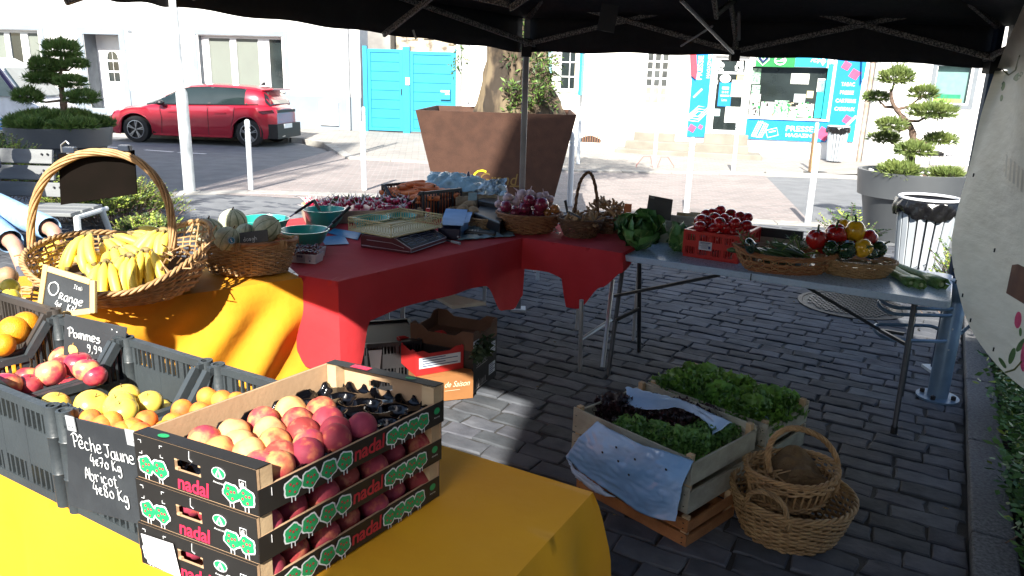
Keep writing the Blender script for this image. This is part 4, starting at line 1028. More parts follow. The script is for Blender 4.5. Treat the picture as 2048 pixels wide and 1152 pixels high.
part('window_trim', mb, m_trim, ct)
# rear glass and spoiler, lights
mb = MB(); mb.quad(CPt(-.67, .5, 1.04), CPt(-.67, -.5, 1.04), CPt(-.42, -.46, 1.31), CPt(-.42, .46, 1.31)); mb.k = 1
mb.prism([CPt(-.64, .63, .98), CPt(-.50, .70, 1.08), CPt(-.42, .60, 1.30), CPt(-.52, .55, 1.22)], -side*.015)
part('rear_window', mb, [mat('rear_glass', (.34, .30, .25), (.28, .25, .2), rough=.15, vs=2), m_trim], ct)
mb = MB(); mb.box(CPt(-.50, 0, 1.375), (.30, 1.12, .035), M=MM @ Matrix.Rotation(.1, 3, 'Y')); o = part('spoiler', mb, m_carred, ct); bevel(o, .012)
mb = MB(); mb.prism([CPt(.02, .02, 1.47), CPt(-.14, .02, 1.47), CPt(-.14, .02, 1.55), CPt(-.08, .02, 1.55)], side*.04); part('aerial_fin', mb, m_trim, ct)
def hug(pts, o=.012):   # points (x, z) on the near flank
    return [CPt(x, hw(x)+o-(.03 if z > belt(x)-.06 else 0), z) for x, z in pts]
for sg, nm in ((1, 1),):
    mb = MB(); mb.prism(hug([(-.32, .86), (-.70, .90), (-.74, .83), (-.45, .80)], -.03), -side*.05*1); part('tail_light', mb, mat('dark_red_lens', (.05, .01, .012), rough=.1), ct)
    mb = MB(); mb.beam(CPt(-.80, .56, .86), CPt(-.80, -.56, .86), .04, .07); part('tail_light_bar', mb, m_dark, ct)
    mb = MB(); mb.prism(hug([(3.22, .74), (3.46, .66), (3.47, .60), (3.30, .64)], -.03), -side*.04); part('headlight', mb, mat('lens', (.35, .38, .4), rough=.08), ct)
mb = MB(); mb.prism([CPt(-.70, .74, .30), CPt(-.82, .5, .24), CPt(-.82, .5, .40), CPt(-.72, .72, .46)], side*-.02); mb.beam(CPt(-.82, .58, .33), CPt(-.82, -.58, .33), .06, .16); part('rear_bumper', mb, m_trim, ct)
mb = MB(); mb.tube([CPt(-.80, .66, .32), CPt(-.86, .5, .25), CPt(-.87, .3, .26)], .022, 6); part('exhaust_trim', mb, m_rim, ct)
mb = MB(); mb.box(CPt(-.895, .1, .50), (.02, .50, .11), M=MM); part('number_plate', mb, m_wht, ct)
mb = MB(); mb.beam(CPt(.42, .905, .23), CPt(2.25, .905, .23), .03, .05); part('sill_trim', mb, m_carred, ct)
for xa in (.62, 1.72):
    mb = MB(); mb.beam(CPt(xa-.12, .915, .80), CPt(xa+.14, .92, .795), .025, .03); part('door_handle', mb, m_carred, ct)
mb = MB()
for pts in ([(.42, .40), (.34, .7), (.30, .95)], [(.93, .26), (.93, .97)], [(2.05, .26), (2.02, .6), (2.06, .94)]):
    mb.tube([CPt(x, hw(x)+.002, z) for x, z in pts], .006, 4)
part('door_seam', mb, m_trim, ct)
mb = MB(); mb.sph(CPt(1.98, 1.0, 1.0), (.10*K, .09, .065), 12, 8); mb.beam(CPt(2.0, .84, .96), CPt(1.99, .97, .98), .05); part('mirror', mb, m_trim, ct, smooth=True)
mb = MB()
for xc in (0, 2.675):
    mb.tube([CPt(xc + .405*cos(a), .905, .33 + .40*sin(a)) for a in [pi*k/16 for k in range(-1, 18)]], .012, 5)
part('arch_trim', mb, m_carred, ct, smooth=True)
def wheel(xc, sg, ang=0.0):
    c = CPt(xc, sg*.80, WR*.98); ax = -side*sg
    w = MB(); n = 30; prof = [(.18, -.10), (.22, -.11), (.325, -.10), (.335, -.06), (.335, .06), (.325, .10), (.24, .115), (.228, .09)]
    vs = []
    for r_, o_ in prof:
        for k in range(n): a = 2*pi*k/n; vs.append(c + ax*o_ + fwd*cos(a)*r_*1.03 + UZ*sin(a)*r_)
    w.add(vs, [(i*n+k, i*n+(k+1) % n, (i+1)*n+(k+1) % n, (i+1)*n+k) for i in range(len(prof)-1) for k in range(n)])
    o = part('wheel', w, m_tyre, ct, smooth=True)
    r_ = MB(); r_.disc(c + ax*.04, fwd, UZ, .228, 24); part('brake_dark', r_, m_trim, o)
    r_ = MB(); r_.tube([c + ax*.105 + (fwd*cos(a)+UZ*sin(a))*.222 for a in [2*pi*k/28 for k in range(28)]], .011, 5, closed=True)
    for k in range(5):
        a = 2*pi*k/5 + ang
        for da in (-.12, .12):
            p_ = c + ax*.10 + (fwd*cos(a)+UZ*sin(a))*.04; q_ = c + ax*.105 + (fwd*cos(a+da)+UZ*sin(a+da))*.222; r_.beam(p_, q_, .02, .026, up=ax)
    r_.disc(c + ax*.112, fwd, UZ, .03, 10)
    part('rim', r_, m_rim, o)
for xc in (0, 2.675):
    for sg in (1, -1): wheel(xc, sg, .3+xc)
# --- van nose at the left edge
m_van = mat('van_white', (.80, .82, .84), rough=.3, coat=.6)
vt = thing('white_van', 'front of a white van with blue markings at the left edge of the picture', 'van', WY(-40, 290, 14.6))
def V(u, v, y=14.8): return WY(u, v, y)
hoodp = [V(-190, 310), V(-190, 120), V(-60, 112), V(0, 142), V(30, 178), V(42, 196), V(74, 212), V(92, 232), V(97, 262), V(97, 290), V(78, 302), V(30, 305)]
mb = MB(); off = Vector((-.35, 1.9, 0)); mb.prism([p for p in hoodp], off); o = part('body', mb, m_van, vt); bevel(o, .06, 3)
mb = MB(); mb.prism([V(-100, 135, 14.78), V(-12, 135, 14.78), V(8, 160, 14.78), V(30, 193, 14.78), V(-100, 190, 14.78)], Vector((0, -.02, 0))); mb.prism([V(-2, 138, 14.85)+off*.1, V(-2, 138, 14.85)+off*.9, V(46, 196, 14.85)+off*.95, V(46, 196, 14.85)+off*.05], Vector((.03, 0, .03))); part('window', mb, mat('van_glass', (.35, .42, .38), (.2, .26, .24), rough=.1, vs=2), vt)
mb = MB(); mb.beam(V(-6, 135, 14.7), V(44, 200, 14.7), .06); part('pillar', mb, mat('navy_trim', (.04, .03, .12), rough=.3), vt)
mb = MB(); 
for k in range(3): mb.tube([V(-30, 236+k*9, 14.74), V(10, 240+k*9, 14.74), V(38, 252+k*8, 14.74), V(60, 264+k*4, 14.74)], .018, 4)
part('blue_decor', mb, mat('van_blue', (.05, .25, .6), rough=.3), vt)
mb = MB(); c = V(12, 300, 14.6); mb.tube([c, c+Vector((0, .25, 0))], .33, 24); part('wheel', mb, m_tyre, vt)
mb = MB(); mb.sph(V(80, 238, 14.75), (.16, .1, .09), 12, 8); part('headlight', mb, mat('lens', (.35, .38, .4)), vt, smooth=True)
# --- bench, sitter, shrubs
m_bw = mat('weathered_bench_board', (.19, .20, .20), (.14, .145, .15), rough=.75, vs=5, bump=.3, bs=60, stretch=(.3, 2, 2))
bt = thing('park_bench', 'grey boarded park bench on steel legs beside the shrubs at the left', 'bench', (-5.4, 7.7, 0))
XR, XL = -4.42, -6.9
for k, y in enumerate((7.50, 7.70, 7.90)):
    mb = MB(); mb.box(((XL+XR)/2, y, .45), (XR-XL, .17, .035)); bevel(part('seat_board', mb, m_bw, bt), .006)
for k, (y, z) in enumerate(((7.98, .60), (8.04, .76), (8.09, .92))):
    xr = [-4.78, -4.9, -4.93][k]; mb = MB(); mb.box(((XL+xr)/2, y, z), (xr-XL, .035, .145), M=Matrix.Rotation(-.25, 3, 'X')); bevel(part('back_board', mb, m_bw, bt), .006)
    for dx in (.04, .1):
        mb = MB(); mb.sph((xr-dx, y-.025, z+.03), .012, 6, 4); part('bolt', mb, m_iron, bt)
for x in (XR+.03, XL+.4):
    mb = MB(); mb.tube([(x, 7.46, .43), (x+.02, 7.40, 0)], .032, 8); mb.tube([(x, 7.9, .43), (x+.02, 8.05, 0)], .03, 8); mb.tube([(x, 7.46, .42), (x, 8.0, .42)], .025, 8); mb.tube([(x-.4, 8.0, .42), (x-.4, 8.14, .98)], .02, 8)
    part('leg_frame', mb, m_galv, bt, smooth=True)
mb = MB(); mb.tube([(XR-.3, 7.95, .64), (XR-.02, 7.62, .68), (XR+.05, 7.5, .6)], .012, 6); part('armrest', mb, m_dark, bt); bt.location += Vector((.2, -.38, 0))
# sitter: one continuous skinned body, clothes as children
def skin_body(name, verts, edges, radii, m, parent=None, lv=2):
    me = bpy.data.meshes.new(name); me.from_pydata(verts, edges, []); me.materials.append(m)
    o = bpy.data.objects.new(name, me); col.objects.link(o)
    sm_ = o.modifiers.new('skin', 'SKIN'); sm_.use_smooth_shade = True
    for i, r in enumerate(radii):
        me.skin_vertices[0].data[i].radius = (r, r) if not isinstance(r, tuple) else r
    me.skin_vertices[0].data[0].use_root = True
    md = o.modifiers.new('sub', 'SUBSURF'); md.levels = lv; md.render_levels = lv
    if parent is not None: o.parent = parent; o.matrix_parent_inverse = basis(parent).inverted()
    return o
m_skin = mat('skin', (.50, .28, .20), (.42, .22, .15), rough=.55, vs=8, sub=.1)
m_jean = mat('light_denim', (.28, .46, .66), (.20, .36, .56), rough=.9, vs=12, bump=.5, bs=50)
m_shirt = mat('dark_shirt', (.04, .05, .08), rough=.9, bump=.3, bs=30)
px_, py_ = -5.16, 7.10
pt = thing('person', 'person in light blue denim shorts and dark ankle socks sitting on the bench', 'person', (px_, py_, 0))
kR = WY(110, 462, 6.42); kL = WY(30, 490, 6.15)
aR = Vector((kR.x+.07, kR.y-.10, .10)); aL = WY(50, 556, 5.95); aL.z = max(.10, aL.z)
hip = Vector((px_, py_+.02, .58)); hR = hip + Vector((.12, -.04, -.03)); hL = hip + Vector((-.12, -.06, -.03))
vs = [hip, hip+Vector((0, .05, .25)), hip+Vector((0, .04, .50)), hip+Vector((0, .0, .60)), hip+Vector((0, -.03, .70)), hip+Vector((0, -.05, .82)),
      hR, kR, aR, aR+Vector((.02, -.14, -.05)), hL, kL, aL, aL+Vector((.0, -.14, -.05)),
      hip+Vector((.19, .03, .50)), hip+Vector((.25, -.08, .24)), hip+Vector((.16, -.30, .12)), hip+Vector((-.19, .03, .50)), hip+Vector((-.25, -.08, .24)), hip+Vector((-.15, -.30, .12))]
ed = [(0, 1), (1, 2), (2, 3), (3, 4), (4, 5), (0, 6), (6, 7), (7, 8), (8, 9), (0, 10), (10, 11), (11, 12), (12, 13), (2, 14), (14, 15), (15, 16), (2, 17), (17, 18), (18, 19)]
ra = [.15, .14, .15, .06, .09, .085, .10, .066, .042, .04, .10, .066, .042, .04, .06, .042, .035, .06, .042, .035]
skin_body('body', [tuple(v) for v in vs], ed, ra, m_skin, pt)
# shorts: legs of cloth to just above the knee
def shortleg(h, k, nm):
    mb = MB(); d = (k-h); pts = [h - d*.12 + Vector((0, 0, .0)), h, h+d*.4, h+d*.75, h+d*.93]
    mb.tube(spl([tuple(p) for p in pts], 3), [.135, .135, .135, .132, .128, .125, .12, .115, .112, .11, .108, .104, .102][:13], 16, caps=False)
    return mb
for h, k in ((hR, kR), (hL, kL)):
    mb = shortleg(h, k, ''); o = part('shorts_leg', mb, m_jean, pt, smooth=2)
    md = o.modifiers.new('solid', 'SOLIDIFY'); md.thickness = .006
mb = MB(); mb.sph(hip + Vector((0, 0, -.0)), (.20, .17, .14), 18, 10); part('shorts_seat', mb, m_jean, pt, smooth=2)
mb = MB(); mb.lathe([(.17, .05), (.175, .2), (.19, .42), (.17, .52), (.08, .585)], hip + Vector((0, .03, 0)), 20, sx=1.12, sy=.82); part('shirt', mb, m_shirt, pt, smooth=2)
for s_ in (-1, 1):
    a = hip + Vector((s_*.17, .03, .50)); b = hip + Vector((s_*.24, -.05, .30)); mb = MB(); mb.tube([a, b], [.085, .07], 12); part('sleeve', mb, m_shirt, pt, smooth=True)
mb = MB(); mb.sph(hip + Vector((0, -.02, .80)), (.10, .115, .11), 16, 10, lambda t, p: 1 if (p > -.1 or sin(t) > 0) else .8); part('hair', mb, mat('dark_hair', (.03, .02, .015), rough=.7), pt, smooth=2)
for a in (aR, aL):
    mb = MB(); mb.tube([a + Vector((0, 0, .10)), a + Vector((0, 0, -.02))], [.052, .056], 14); part('sock', mb, mat('grey_sock', (.10, .11, .14), rough=.95), pt, smooth=True)
    mb = MB(); mb.sph(a + Vector((.01, -.07, -.065)), (.055, .145, .05), 16, 8, lambda t, p: .9 if p < -.3 else 1); part('shoe', mb, mat('pale_trainer', (.62, .62, .58), rough=.7), pt, smooth=True)
# shrubs
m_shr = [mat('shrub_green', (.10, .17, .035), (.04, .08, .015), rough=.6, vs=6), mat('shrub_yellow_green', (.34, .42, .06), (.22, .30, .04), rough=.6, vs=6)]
def shrub(c, rx, ry, h, n, label, lit=.5, seed=1, ln=.2):
    rr = random.Random(seed); mb = MB(); st = MB(); c = Vector(c); t = thing('shrub', label, 'shrub', c)
    for i in range(n):
        a = rr.uniform(0, 6.28); q = sqrt(rr.random())*(.75+.4*NZ.noise(Vector((cos(a)*2+seed, sin(a)*2, 0)))); hh = h*sqrt(max(.05, 1-q*q))*rr.uniform(.45, 1.1)
        p = c + Vector((q*rx*cos(a), q*ry*sin(a), hh)); d = Vector((cos(a)*q+rr.uniform(-.4, .4), sin(a)*q+rr.uniform(-.4, .4), rr.uniform(.0, .8))).normalized()
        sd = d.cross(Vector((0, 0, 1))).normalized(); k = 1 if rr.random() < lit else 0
        nn = 8
        for j in range(nn):
            w = ln*.28*(1-.6*j/nn)
            for s_ in (-1, 1):
                b0 = p + d*ln*j/nn; e0 = sd*s_ + d*.5 + Vector((0, 0, rr.uniform(-.1, .25))); leafquad(mb, b0, e0, w, .018, k)
        st.tube([p - d*.12 - Vector((0, 0, .1)), p + d*ln*.9], .003, 3)
    part('stems', st, m_bark, t, kind='stuff'); part('foliage', mb, m_shr, t)
    return t
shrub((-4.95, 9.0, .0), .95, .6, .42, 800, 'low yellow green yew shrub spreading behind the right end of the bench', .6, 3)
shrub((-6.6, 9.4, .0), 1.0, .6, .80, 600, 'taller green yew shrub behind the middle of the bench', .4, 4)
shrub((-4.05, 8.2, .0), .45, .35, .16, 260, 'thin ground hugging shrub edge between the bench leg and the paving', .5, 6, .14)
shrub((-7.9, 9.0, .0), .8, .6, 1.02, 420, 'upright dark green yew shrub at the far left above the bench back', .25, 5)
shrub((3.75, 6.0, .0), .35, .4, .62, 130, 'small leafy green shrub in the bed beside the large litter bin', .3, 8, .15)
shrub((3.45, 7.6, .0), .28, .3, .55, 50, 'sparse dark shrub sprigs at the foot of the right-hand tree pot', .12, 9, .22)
# ground cover in the planting bed
rr = random.Random(12); mb = MB()
def gp_(u, v): return kp0 + KD*u + Vector((KD.y, -KD.x, 0))*v
for i in range(5200):
    u, v = (rr.uniform(-1.3, 2.5), rr.uniform(.10, .8)) if i % 4 else (rr.uniform(-2.6, 5.0), rr.uniform(.14, 1.9)); p = gp_(u, v); p.z = .03
    if u > 2.2 and rr.random() < .45: continue
    dens = NZ.noise(Vector((u*1.6, v*1.6, 0)))
    if dens < -.2 and rr.random() < .6: continue
    hgt = rr.uniform(.03, .26)*(1 + max(0, dens)*1.8); d = Vector((rr.uniform(-.7, .5), rr.uniform(-.6, .6), 1)).normalized()
    nl = 7
    for j in range(nl):
        q = p + d*hgt*(j+1)/nl; a = rr.uniform(0, 6.28); leafquad(mb, q, (cos(a), sin(a), rr.uniform(-.1, .7)), rr.uniform(.03, .06), rr.uniform(.014, .026), 0 if rr.random() < .93 else 1)
m_gc = [mat('ground_cover_leaf', (.09, .20, .04), (.03, .08, .02), rough=.5, vs=3), m_shr[1]]
o = link('ground_cover', mb.mesh('ground_cover', m_gc)); o['kind'] = 'stuff'; o['label'] = 'small leaved dark green ground cover in the bed beside the kerb'
mb = MB()
for i in range(50):
    p = gp_(rr.uniform(-2, 3), rr.uniform(.15, .9)); a = rr.uniform(0, 6.28); q = p + Vector((cos(a), sin(a), 0))*rr.uniform(.1, .3); mb.tube([p+Vector((0, 0, .05)), (p+q)/2+Vector((0, 0, rr.uniform(.06, .14))), q+Vector((0, 0, .05))], .004, 4)
o = link('dry_twigs', mb.mesh('dry_twigs', m_bark)); o['kind'] = 'stuff'

# --- blue bicycle stand
m_bst = mat('blue_grey_steel', (.16, .25, .35), (.11, .18, .26), rough=.4, vs=8, metal=.3, bump=.1, bs=50)
pb = W(1874, 795, 0); t = thing('bicycle_stand', 'blue grey steel post with bicycle hoops by the right end of the white table', 'bicycle stand', pb)
mb = MB(); mb.lathe([(.058, .01), (.058, .60), (.052, .61), (.052, .63), (.06, .64), (.06, .72), (.05, .745), (0, .75)], n=24); part('post', mb, m_bst, t, world=False, smooth=True)
mb = MB(); mb.lathe([(0, 0), (.12, 0), (.12, .012), (0, .014)], n=28); part('base_plate', mb, m_bst, t, world=False)
for k in range(4):
    a = pi/4 + k*pi/2; mb = MB(); mb.lathe([(.014, .012), (.014, .034), (0, .04)], (.088*cos(a), .088*sin(a), 0), 8); part('bolt', mb, m_dark, t, world=False)
for z in (.46, .33):
    mb = MB(); mb.lathe([(.006, 0), (0, .004)], (0, 0, 0), 8); mb.xf(Matrix.Translation((-.02, -.056, z)) @ Matrix.Rotation(pi/2, 4, 'X')); part('bolt', mb, m_zinc, t, world=False)
for k, (z, Lh) in enumerate(((.60, .34), (.56, .36), (.40, .36))):
    mb = MB(); pts = []
    for q in range(28):
        a = 2*pi*q/28; sx = cos(a); x = .05 + (-.26 + (-.14 if sx < 0 else .14) + .07*sx); y = .09*sin(a)+.04; pts.append((x, y, z+.02*sin(a)))
    mb.tube(pts, .012, 6, closed=True); part('hoop', mb, m_bst, t, world=False, smooth=True)
mb = MB(); mb.tube([(.0, .0, .56), (.14, .04, .54), (.20, .10, .46), (.16, .14, .38), (0, .0, .40)], .013, 6); part('hoop', mb, m_bst, t, world=False, smooth=True)

# =====================================================================  TENT
m_tent = mat('black_tent_cloth', (.024, .024, .027), (.015, .015, .018), rough=.75, vs=3, bump=.2, bs=30)
m_tbar = mat('tent_bar', (.34, .32, .29), (.05, .05, .05), rough=.5, vs=120, mix=(.45, .6), metal=.2)
m_tleg = mat('tent_leg', (.30, .31, .32), (.22, .22, .23), rough=.35, metal=.5, vs=4)
m_tblue = mat('dark_blue_leg', (.035, .06, .11), (.02, .04, .08), rough=.4, metal=.3)
TC = Vector((.055, 5.85, 0)); TR = Vector((2.87, 4.76, 0)); TNL = Vector((-1.92, 2.31, 0)); TNR = Vector((1.95, .12, 0))
TM = Vector((-1.78, 4.15, 0)); zv = [2.013, 1.962, 1.99, 2.05, 2.125]; cn = [TC, TR, TNR, TNL, TM]; VH = .26
tt = thing('market_tent', 'black pop-up market tent on a folding truss frame over the stall', 'tent', (.7, 3.7, 0))
pk = Vector((.75, 3.65, 3.15))
mb = MB()
for i in range(5):
    a, b = cn[i]+Vector((0, 0, zv[i]+VH)), cn[(i+1) % 5]+Vector((0, 0, zv[(i+1) % 5]+VH))
    def rf(u, v, a=a, b=b): p = a.lerp(b, u); q = Vector((p.x-pk.x, p.y-pk.y, 0)).normalized()*.075; p = (p+q+Vector((0, 0, -.02))).lerp(pk, v); p.z -= .12*sin(pi*v) + .05*sin(pi*u)*min(v*4, 1)*(1-v); return p
    mb.grid(rf, 12, 10)
o = part('canopy', mb, m_tent, tt, smooth=2); md = o.modifiers.new('s', 'SOLIDIFY'); md.thickness = .004
for i in range(5):
    a, b = cn[i], cn[(i+1) % 5]; out = (b-a).cross(UZ).normalized(); out = out if out.dot(a-Vector((.7, 3.7, 0))) > 0 else -out
    def vf(u, v, a=a, b=b, i=i, out=out):
        p = a.lerp(b, u); z0 = zv[i] + (zv[(i+1) % 5]-zv[i])*u; sag = .022*sin(pi*u)*(1 if i == 0 else .1) + .006*sin(u*31)
        return Vector((p.x, p.y, z0+sag+VH*(1-v))) + out*(.05+.012*sin(u*23+i)*v)
    mb = MB(); mb.grid(vf, 40, 4); o = part('valance', mb, m_tent, tt, smooth=2); md = o.modifiers.new('s', 'SOLIDIFY'); md.thickness = .004
for i in (0, 1):
    p = cn[i]; mb = MB(); hw_ = .022
    mb.beam(p + Vector((0, 0, 0)), p + Vector((0, 0, zv[i]+VH-.02)), .045, .045, up=(0, 1, 0)); o = part('leg', mb, m_tleg if i == 0 else m_tblue, tt); bevel(o, .006)
    mb = MB(); mb.box(p + Vector((0, 0, .012)), (.12, .12, .02)); part('foot', mb, m_galv, tt)
    mb = MB(); mb.box(p + Vector((0, 0, zv[i]+.03)), (.075, .075, .13)); part('corner_bracket', mb, m_dark, tt)
for i in (2, 3):
    p = cn[i]; mb = MB(); mb.beam(p, p + Vector((0, 0, zv[i]+VH-.02)), .045, .045, up=(0, 1, 0)); part('leg', mb, m_tleg, tt)
def bar(p, q, w=.022, h=.034, m=None):
    mb = MB(); mb.beam(p, q, w, h); o = part('truss_bar', mb, m or m_tbar, tt); bevel(o, .004, 1)
for i in range(5):
    n = 1 if i > 2 else 2
    a, b = cn[i], cn[(i+1) % 5]; inn = (Vector((.7, 3.7, 0)) - (a+b)/2).normalized()*.05
    for k in range(n):
        t0, t1 = k/n, (k+1)/n; p0 = a.lerp(b, t0)+inn; p1 = a.lerp(b, t1)+inn
        lo0 = zv[i]+.05+(zv[(i+1) % 5]-zv[i])*t0; lo1 = zv[i]+.05+(zv[(i+1) % 5]-zv[i])*t1; hi = .36
        bar(p0+Vector((0, 0, lo0)), p1+Vector((0, 0, lo1+hi))); bar(p0+inn*.6+Vector((0, 0, lo0+hi)), p1+inn*.6+Vector((0, 0, lo1)))
        if k:
            mb = MB(); mb.box(p0+Vector((0, 0, lo0-.03)), (.06, .06, .07)); part('truss_joint', mb, m_dark, tt)
            mb = MB(); mb.beam(p0+Vector((0, 0, lo0)), p0+Vector((0, 0, lo0+hi)), .03); part('truss_post', mb, m_tbar, tt)
# inner cross trusses to the peak
for i in range(5):
    m0 = (cn[i]+cn[(i+1) % 5])/2; c2 = Vector((pk.x, pk.y, 0))
    for k in range(2):
        p0 = m0.lerp(c2, k/2); p1 = m0.lerp(c2, (k+1)/2)
        bar(p0+Vector((0, 0, 2.06+k*.12)), p1+Vector((0, 0, 2.55+k*.12))); bar(p0+Vector((0, 0, 2.40+k*.12)), p1+Vector((0, 0, 2.2+k*.12)))
for i in range(5):
    p0 = cn[i]+Vector((0, 0, zv[i]+VH-.03)); mb = MB(); mb.beam(p0, pk-Vector((0, 0, .08)), .03, .03); part('rafter', mb, m_tbar, tt)
# bright tubes catching the light
mb = MB(); a = WY(1362, 0, 3.6); b = WY(1466, 106, 4.6); mb.tube([a, b], .009, 6); part('brace_rod', mb, m_tleg, tt)
mb = MB(); a = WY(1362, 92, 4.9); b = WY(1425, 52, 4.3); mb.tube([a, b], .006, 6); part('brace_rod', mb, m_tleg, tt)
mb = MB(); a = WY(1478, 24, 4.4); b = WY(1478, 80, 4.5); mb.beam(a, b, .014); part('strap', mb, m_tleg, tt)
mb = MB(); a = WY(832, 78, 4.2); b = WY(826, 60, 4.2); mb.beam(a, b, .01); part('strap', mb, m_tleg, tt)
# hanging black slip tag
mb = MB(); a = WY(1216, 36, 3.4); mb.box(a, (.075, .004, .11), M=Matrix.Rotation(.15, 3, 'Y')); o = single('hanging_tag', mb, mat('tag_black', (.05, .05, .05), rough=.5), 'small dark plastic tag hanging from the tent truss above the planter', 'tag')
# banner added out of view behind the camera to cast the planter's diagonal shadow
cpt = [Vector((.70, 9, .0)), Vector((-.04, 9, 1.42)), Vector((1.1, 9, 1.7)), Vector((1.2, 9, -.1))]
kk = 14.0; bk_ = [p - sdir*kk*(1/ cos(EL)) for p in (onface(930, 470), onface(1030, 225), Vector((1.5, 9, 1.6)), Vector((.9, 9, -.4)))]
mb = MB(); mb.add(bk_, [(0, 1, 2, 3)]); t = thing('shadow_banner', 'added cloth banner out of view behind the camera, shadowing the corten planter', 'banner', bk_[0])
o = part('cloth', mb, m_wall, t); md = o.modifiers.new('s', 'SOLIDIFY'); md.thickness = .01
mb = MB(); mb.tube([bk_[1], Vector((-12, -8, 17))], .01, 4); mb.tube([bk_[2], Vector((12, -8, 17))], .01, 4); part('wire', mb, m_dark, t)

# --- printed banner on the right side of the tent
m_ban = bpy.data.materials.new('banner_cloth'); m_ban.use_nodes = True
nt = m_ban.node_tree; b_ = nt.nodes['Principled BSDF']; b_.inputs['Base Color'].default_value = (.66, .60, .46, 1); b_.inputs['Roughness'].default_value = .55
tl = nt.nodes.new('ShaderNodeBsdfTranslucent'); tl.inputs[0].default_value = (.75, .70, .58, 1); mxs = nt.nodes.new('ShaderNodeMixShader'); mxs.inputs[0].default_value = .45
tc = nt.nodes.new('ShaderNodeTexCoord'); mpg = nt.nodes.new('ShaderNodeMapping'); mpg.inputs['Scale'].default_value = (2, 2, 7); mpg.inputs['Rotation'].default_value = (0, .7, .3); nz = nt.nodes.new('ShaderNodeTexNoise'); nz.inputs['Scale'].default_value = 2.2; nz.inputs['Detail'].default_value = 6
bp = nt.nodes.new('ShaderNodeBump'); bp.inputs['Distance'].default_value = .03; bp.inputs['Strength'].default_value = .6
cr = nt.nodes.new('ShaderNodeValToRGB'); cr.color_ramp.elements[0].color = (.50, .45, .34, 1); cr.color_ramp.elements[1].color = (.62, .58, .47, 1); cr.color_ramp.elements[0].position = .35; cr.color_ramp.elements[1].position = .6
nt.links.new(tc.outputs['Object'], mpg.inputs[0]); nt.links.new(mpg.outputs[0], nz.inputs[0]); nt.links.new(nz.outputs[0], bp.inputs['Height']); nt.links.new(nz.outputs[0], cr.inputs[0]); nt.links.new(cr.outputs[0], b_.inputs['Base Color']); nt.links.new(bp.outputs[0], b_.inputs['Normal'])
nt.links.new(b_.outputs[0], mxs.inputs[1]); nt.links.new(tl.outputs[0], mxs.inputs[2]); nt.links.new(mxs.outputs[0], nt.nodes['Material Output'].inputs[0])
# edge curves: A = free edge (far top corner down and round to the near lower corner), B = edge tied along the tent side
EA = [WY(1990, 142, 4.72), WY(1962, 230, 4.62), WY(1938, 335, 4.5), WY(1912, 430, 4.35), WY(1903, 500, 4.2), WY(1915, 575, 4.05), WY(1938, 650, 3.85), WY(1985, 720, 3.55), WY(2048, 778, 3.2), WY(2160, 850, 2.7), WY(2350, 960, 2.1)]
EB = [WY(1994, 138, 4.74), WY(2012, 90, 4.4), WY(2030, 50, 4.05), WY(2052, 0, 3.7), WY(2080, -40, 3.3), WY(2110, -60, 3.0), WY(2160, -90, 2.8), WY(2220, -120, 2.6), WY(2300, -150, 2.4), WY(2450, -200, 2.1), WY(2600, -250, 1.9)]
EAs = [Vector(p) for p in spl([tuple(p) for p in EA], 5)]; EBs = [Vector(p) for p in spl([tuple(p) for p in EB], 5)]
nU = len(EAs)-1
def banf(i, v):
    a, b = EAs[i], EBs[i]; p = a.lerp(b, v); u = i/nU
    n_ = Vector((.95, -.3, 0)); return p + n_*(.16*sin(pi*v)*(.4+u) + .02*sin(9*v+u*14)*sin(pi*v) + .03*NZ.noise(Vector((u*5, v*3, 0)))*sin(pi*v))
def banp(u, v):  # u 0..1 along, continuous
    x = u*nU; i = min(nU-1, int(x)); f = x-i; return banf(i, v).lerp(banf(i+1, v), f)
mb = MB(); mb.grid(lambda u, v: banf(int(round(u*nU)), v), nU, 26)
bn = thing('printed_banner', 'cream printed cloth banner with pink flowers hung along the right side of the tent', 'banner', TR)
part('cloth', mb, m_ban, bn, smooth=2)
def decal(mb, poly, o=-.006):     # flat print following the cloth (u, v) outline
    n = len(poly); cu = sum(p[0] for p in poly)/n; cv = sum(p[1] for p in poly)/n; c = banp(cu, cv); off = (Vector((0, 0, CH))-c).normalized()*.005
    ps = [banp(cu, cv)+off]; 
    rings_ = 3
    for r_ in range(1, rings_+1):
        for (u, v) in poly: ps.append(banp(cu+(u-cu)*r_/rings_, cv+(v-cv)*r_/rings_)+off)
    fs = [(0, 1+i, 1+(i+1) % n) for i in range(n)]
    for r_ in range(rings_-1):
        for i in range(n): a = 1+r_*n; fs.append((a+i, a+(i+1) % n, a+n+(i+1) % n, a+n+i))
    mb.add(ps, fs)
def find_uv(u0, v0):
    best = None
    for i in range(0, 61):
        for j in range(0, 61):
            q = px(banp(i/60, j/60))
            if q:
                d = (q[0]-u0)**2 + (q[1]-v0)**2
                if best is None or d < best[0]: best = (d, i/60, j/60)
    return best[1], best[2]
def find_fine(u0, v0):
    u, v = find_uv(u0, v0); st_ = 1/60
    for _ in range(7):
        best = None
        for du in (-1, -.5, 0, .5, 1):
            for dv in (-1, -.5, 0, .5, 1):
                uu, vv = min(1, max(0, u+du*st_)), min(1, max(0, v+dv*st_)); q = px(banp(uu, vv))
                if q:
                    d = (q[0]-u0)**2+(q[1]-v0)**2
                    if best is None or d < best[0]: best = (d, uu, vv)
        u, v = best[1], best[2]; st_ *= .6
    return u, v
def blob(c, rx, ry, rot=0, n=14, f=lambda a: 1): return [find_fine(c[0]+(rx*cos(a)*cos(rot)-ry*sin(a)*sin(rot))*f(a), c[1]+(rx*cos(a)*sin(rot)+ry*sin(a)*cos(rot))*f(a)) for a in [2*pi*k/n for k in range(n)]]
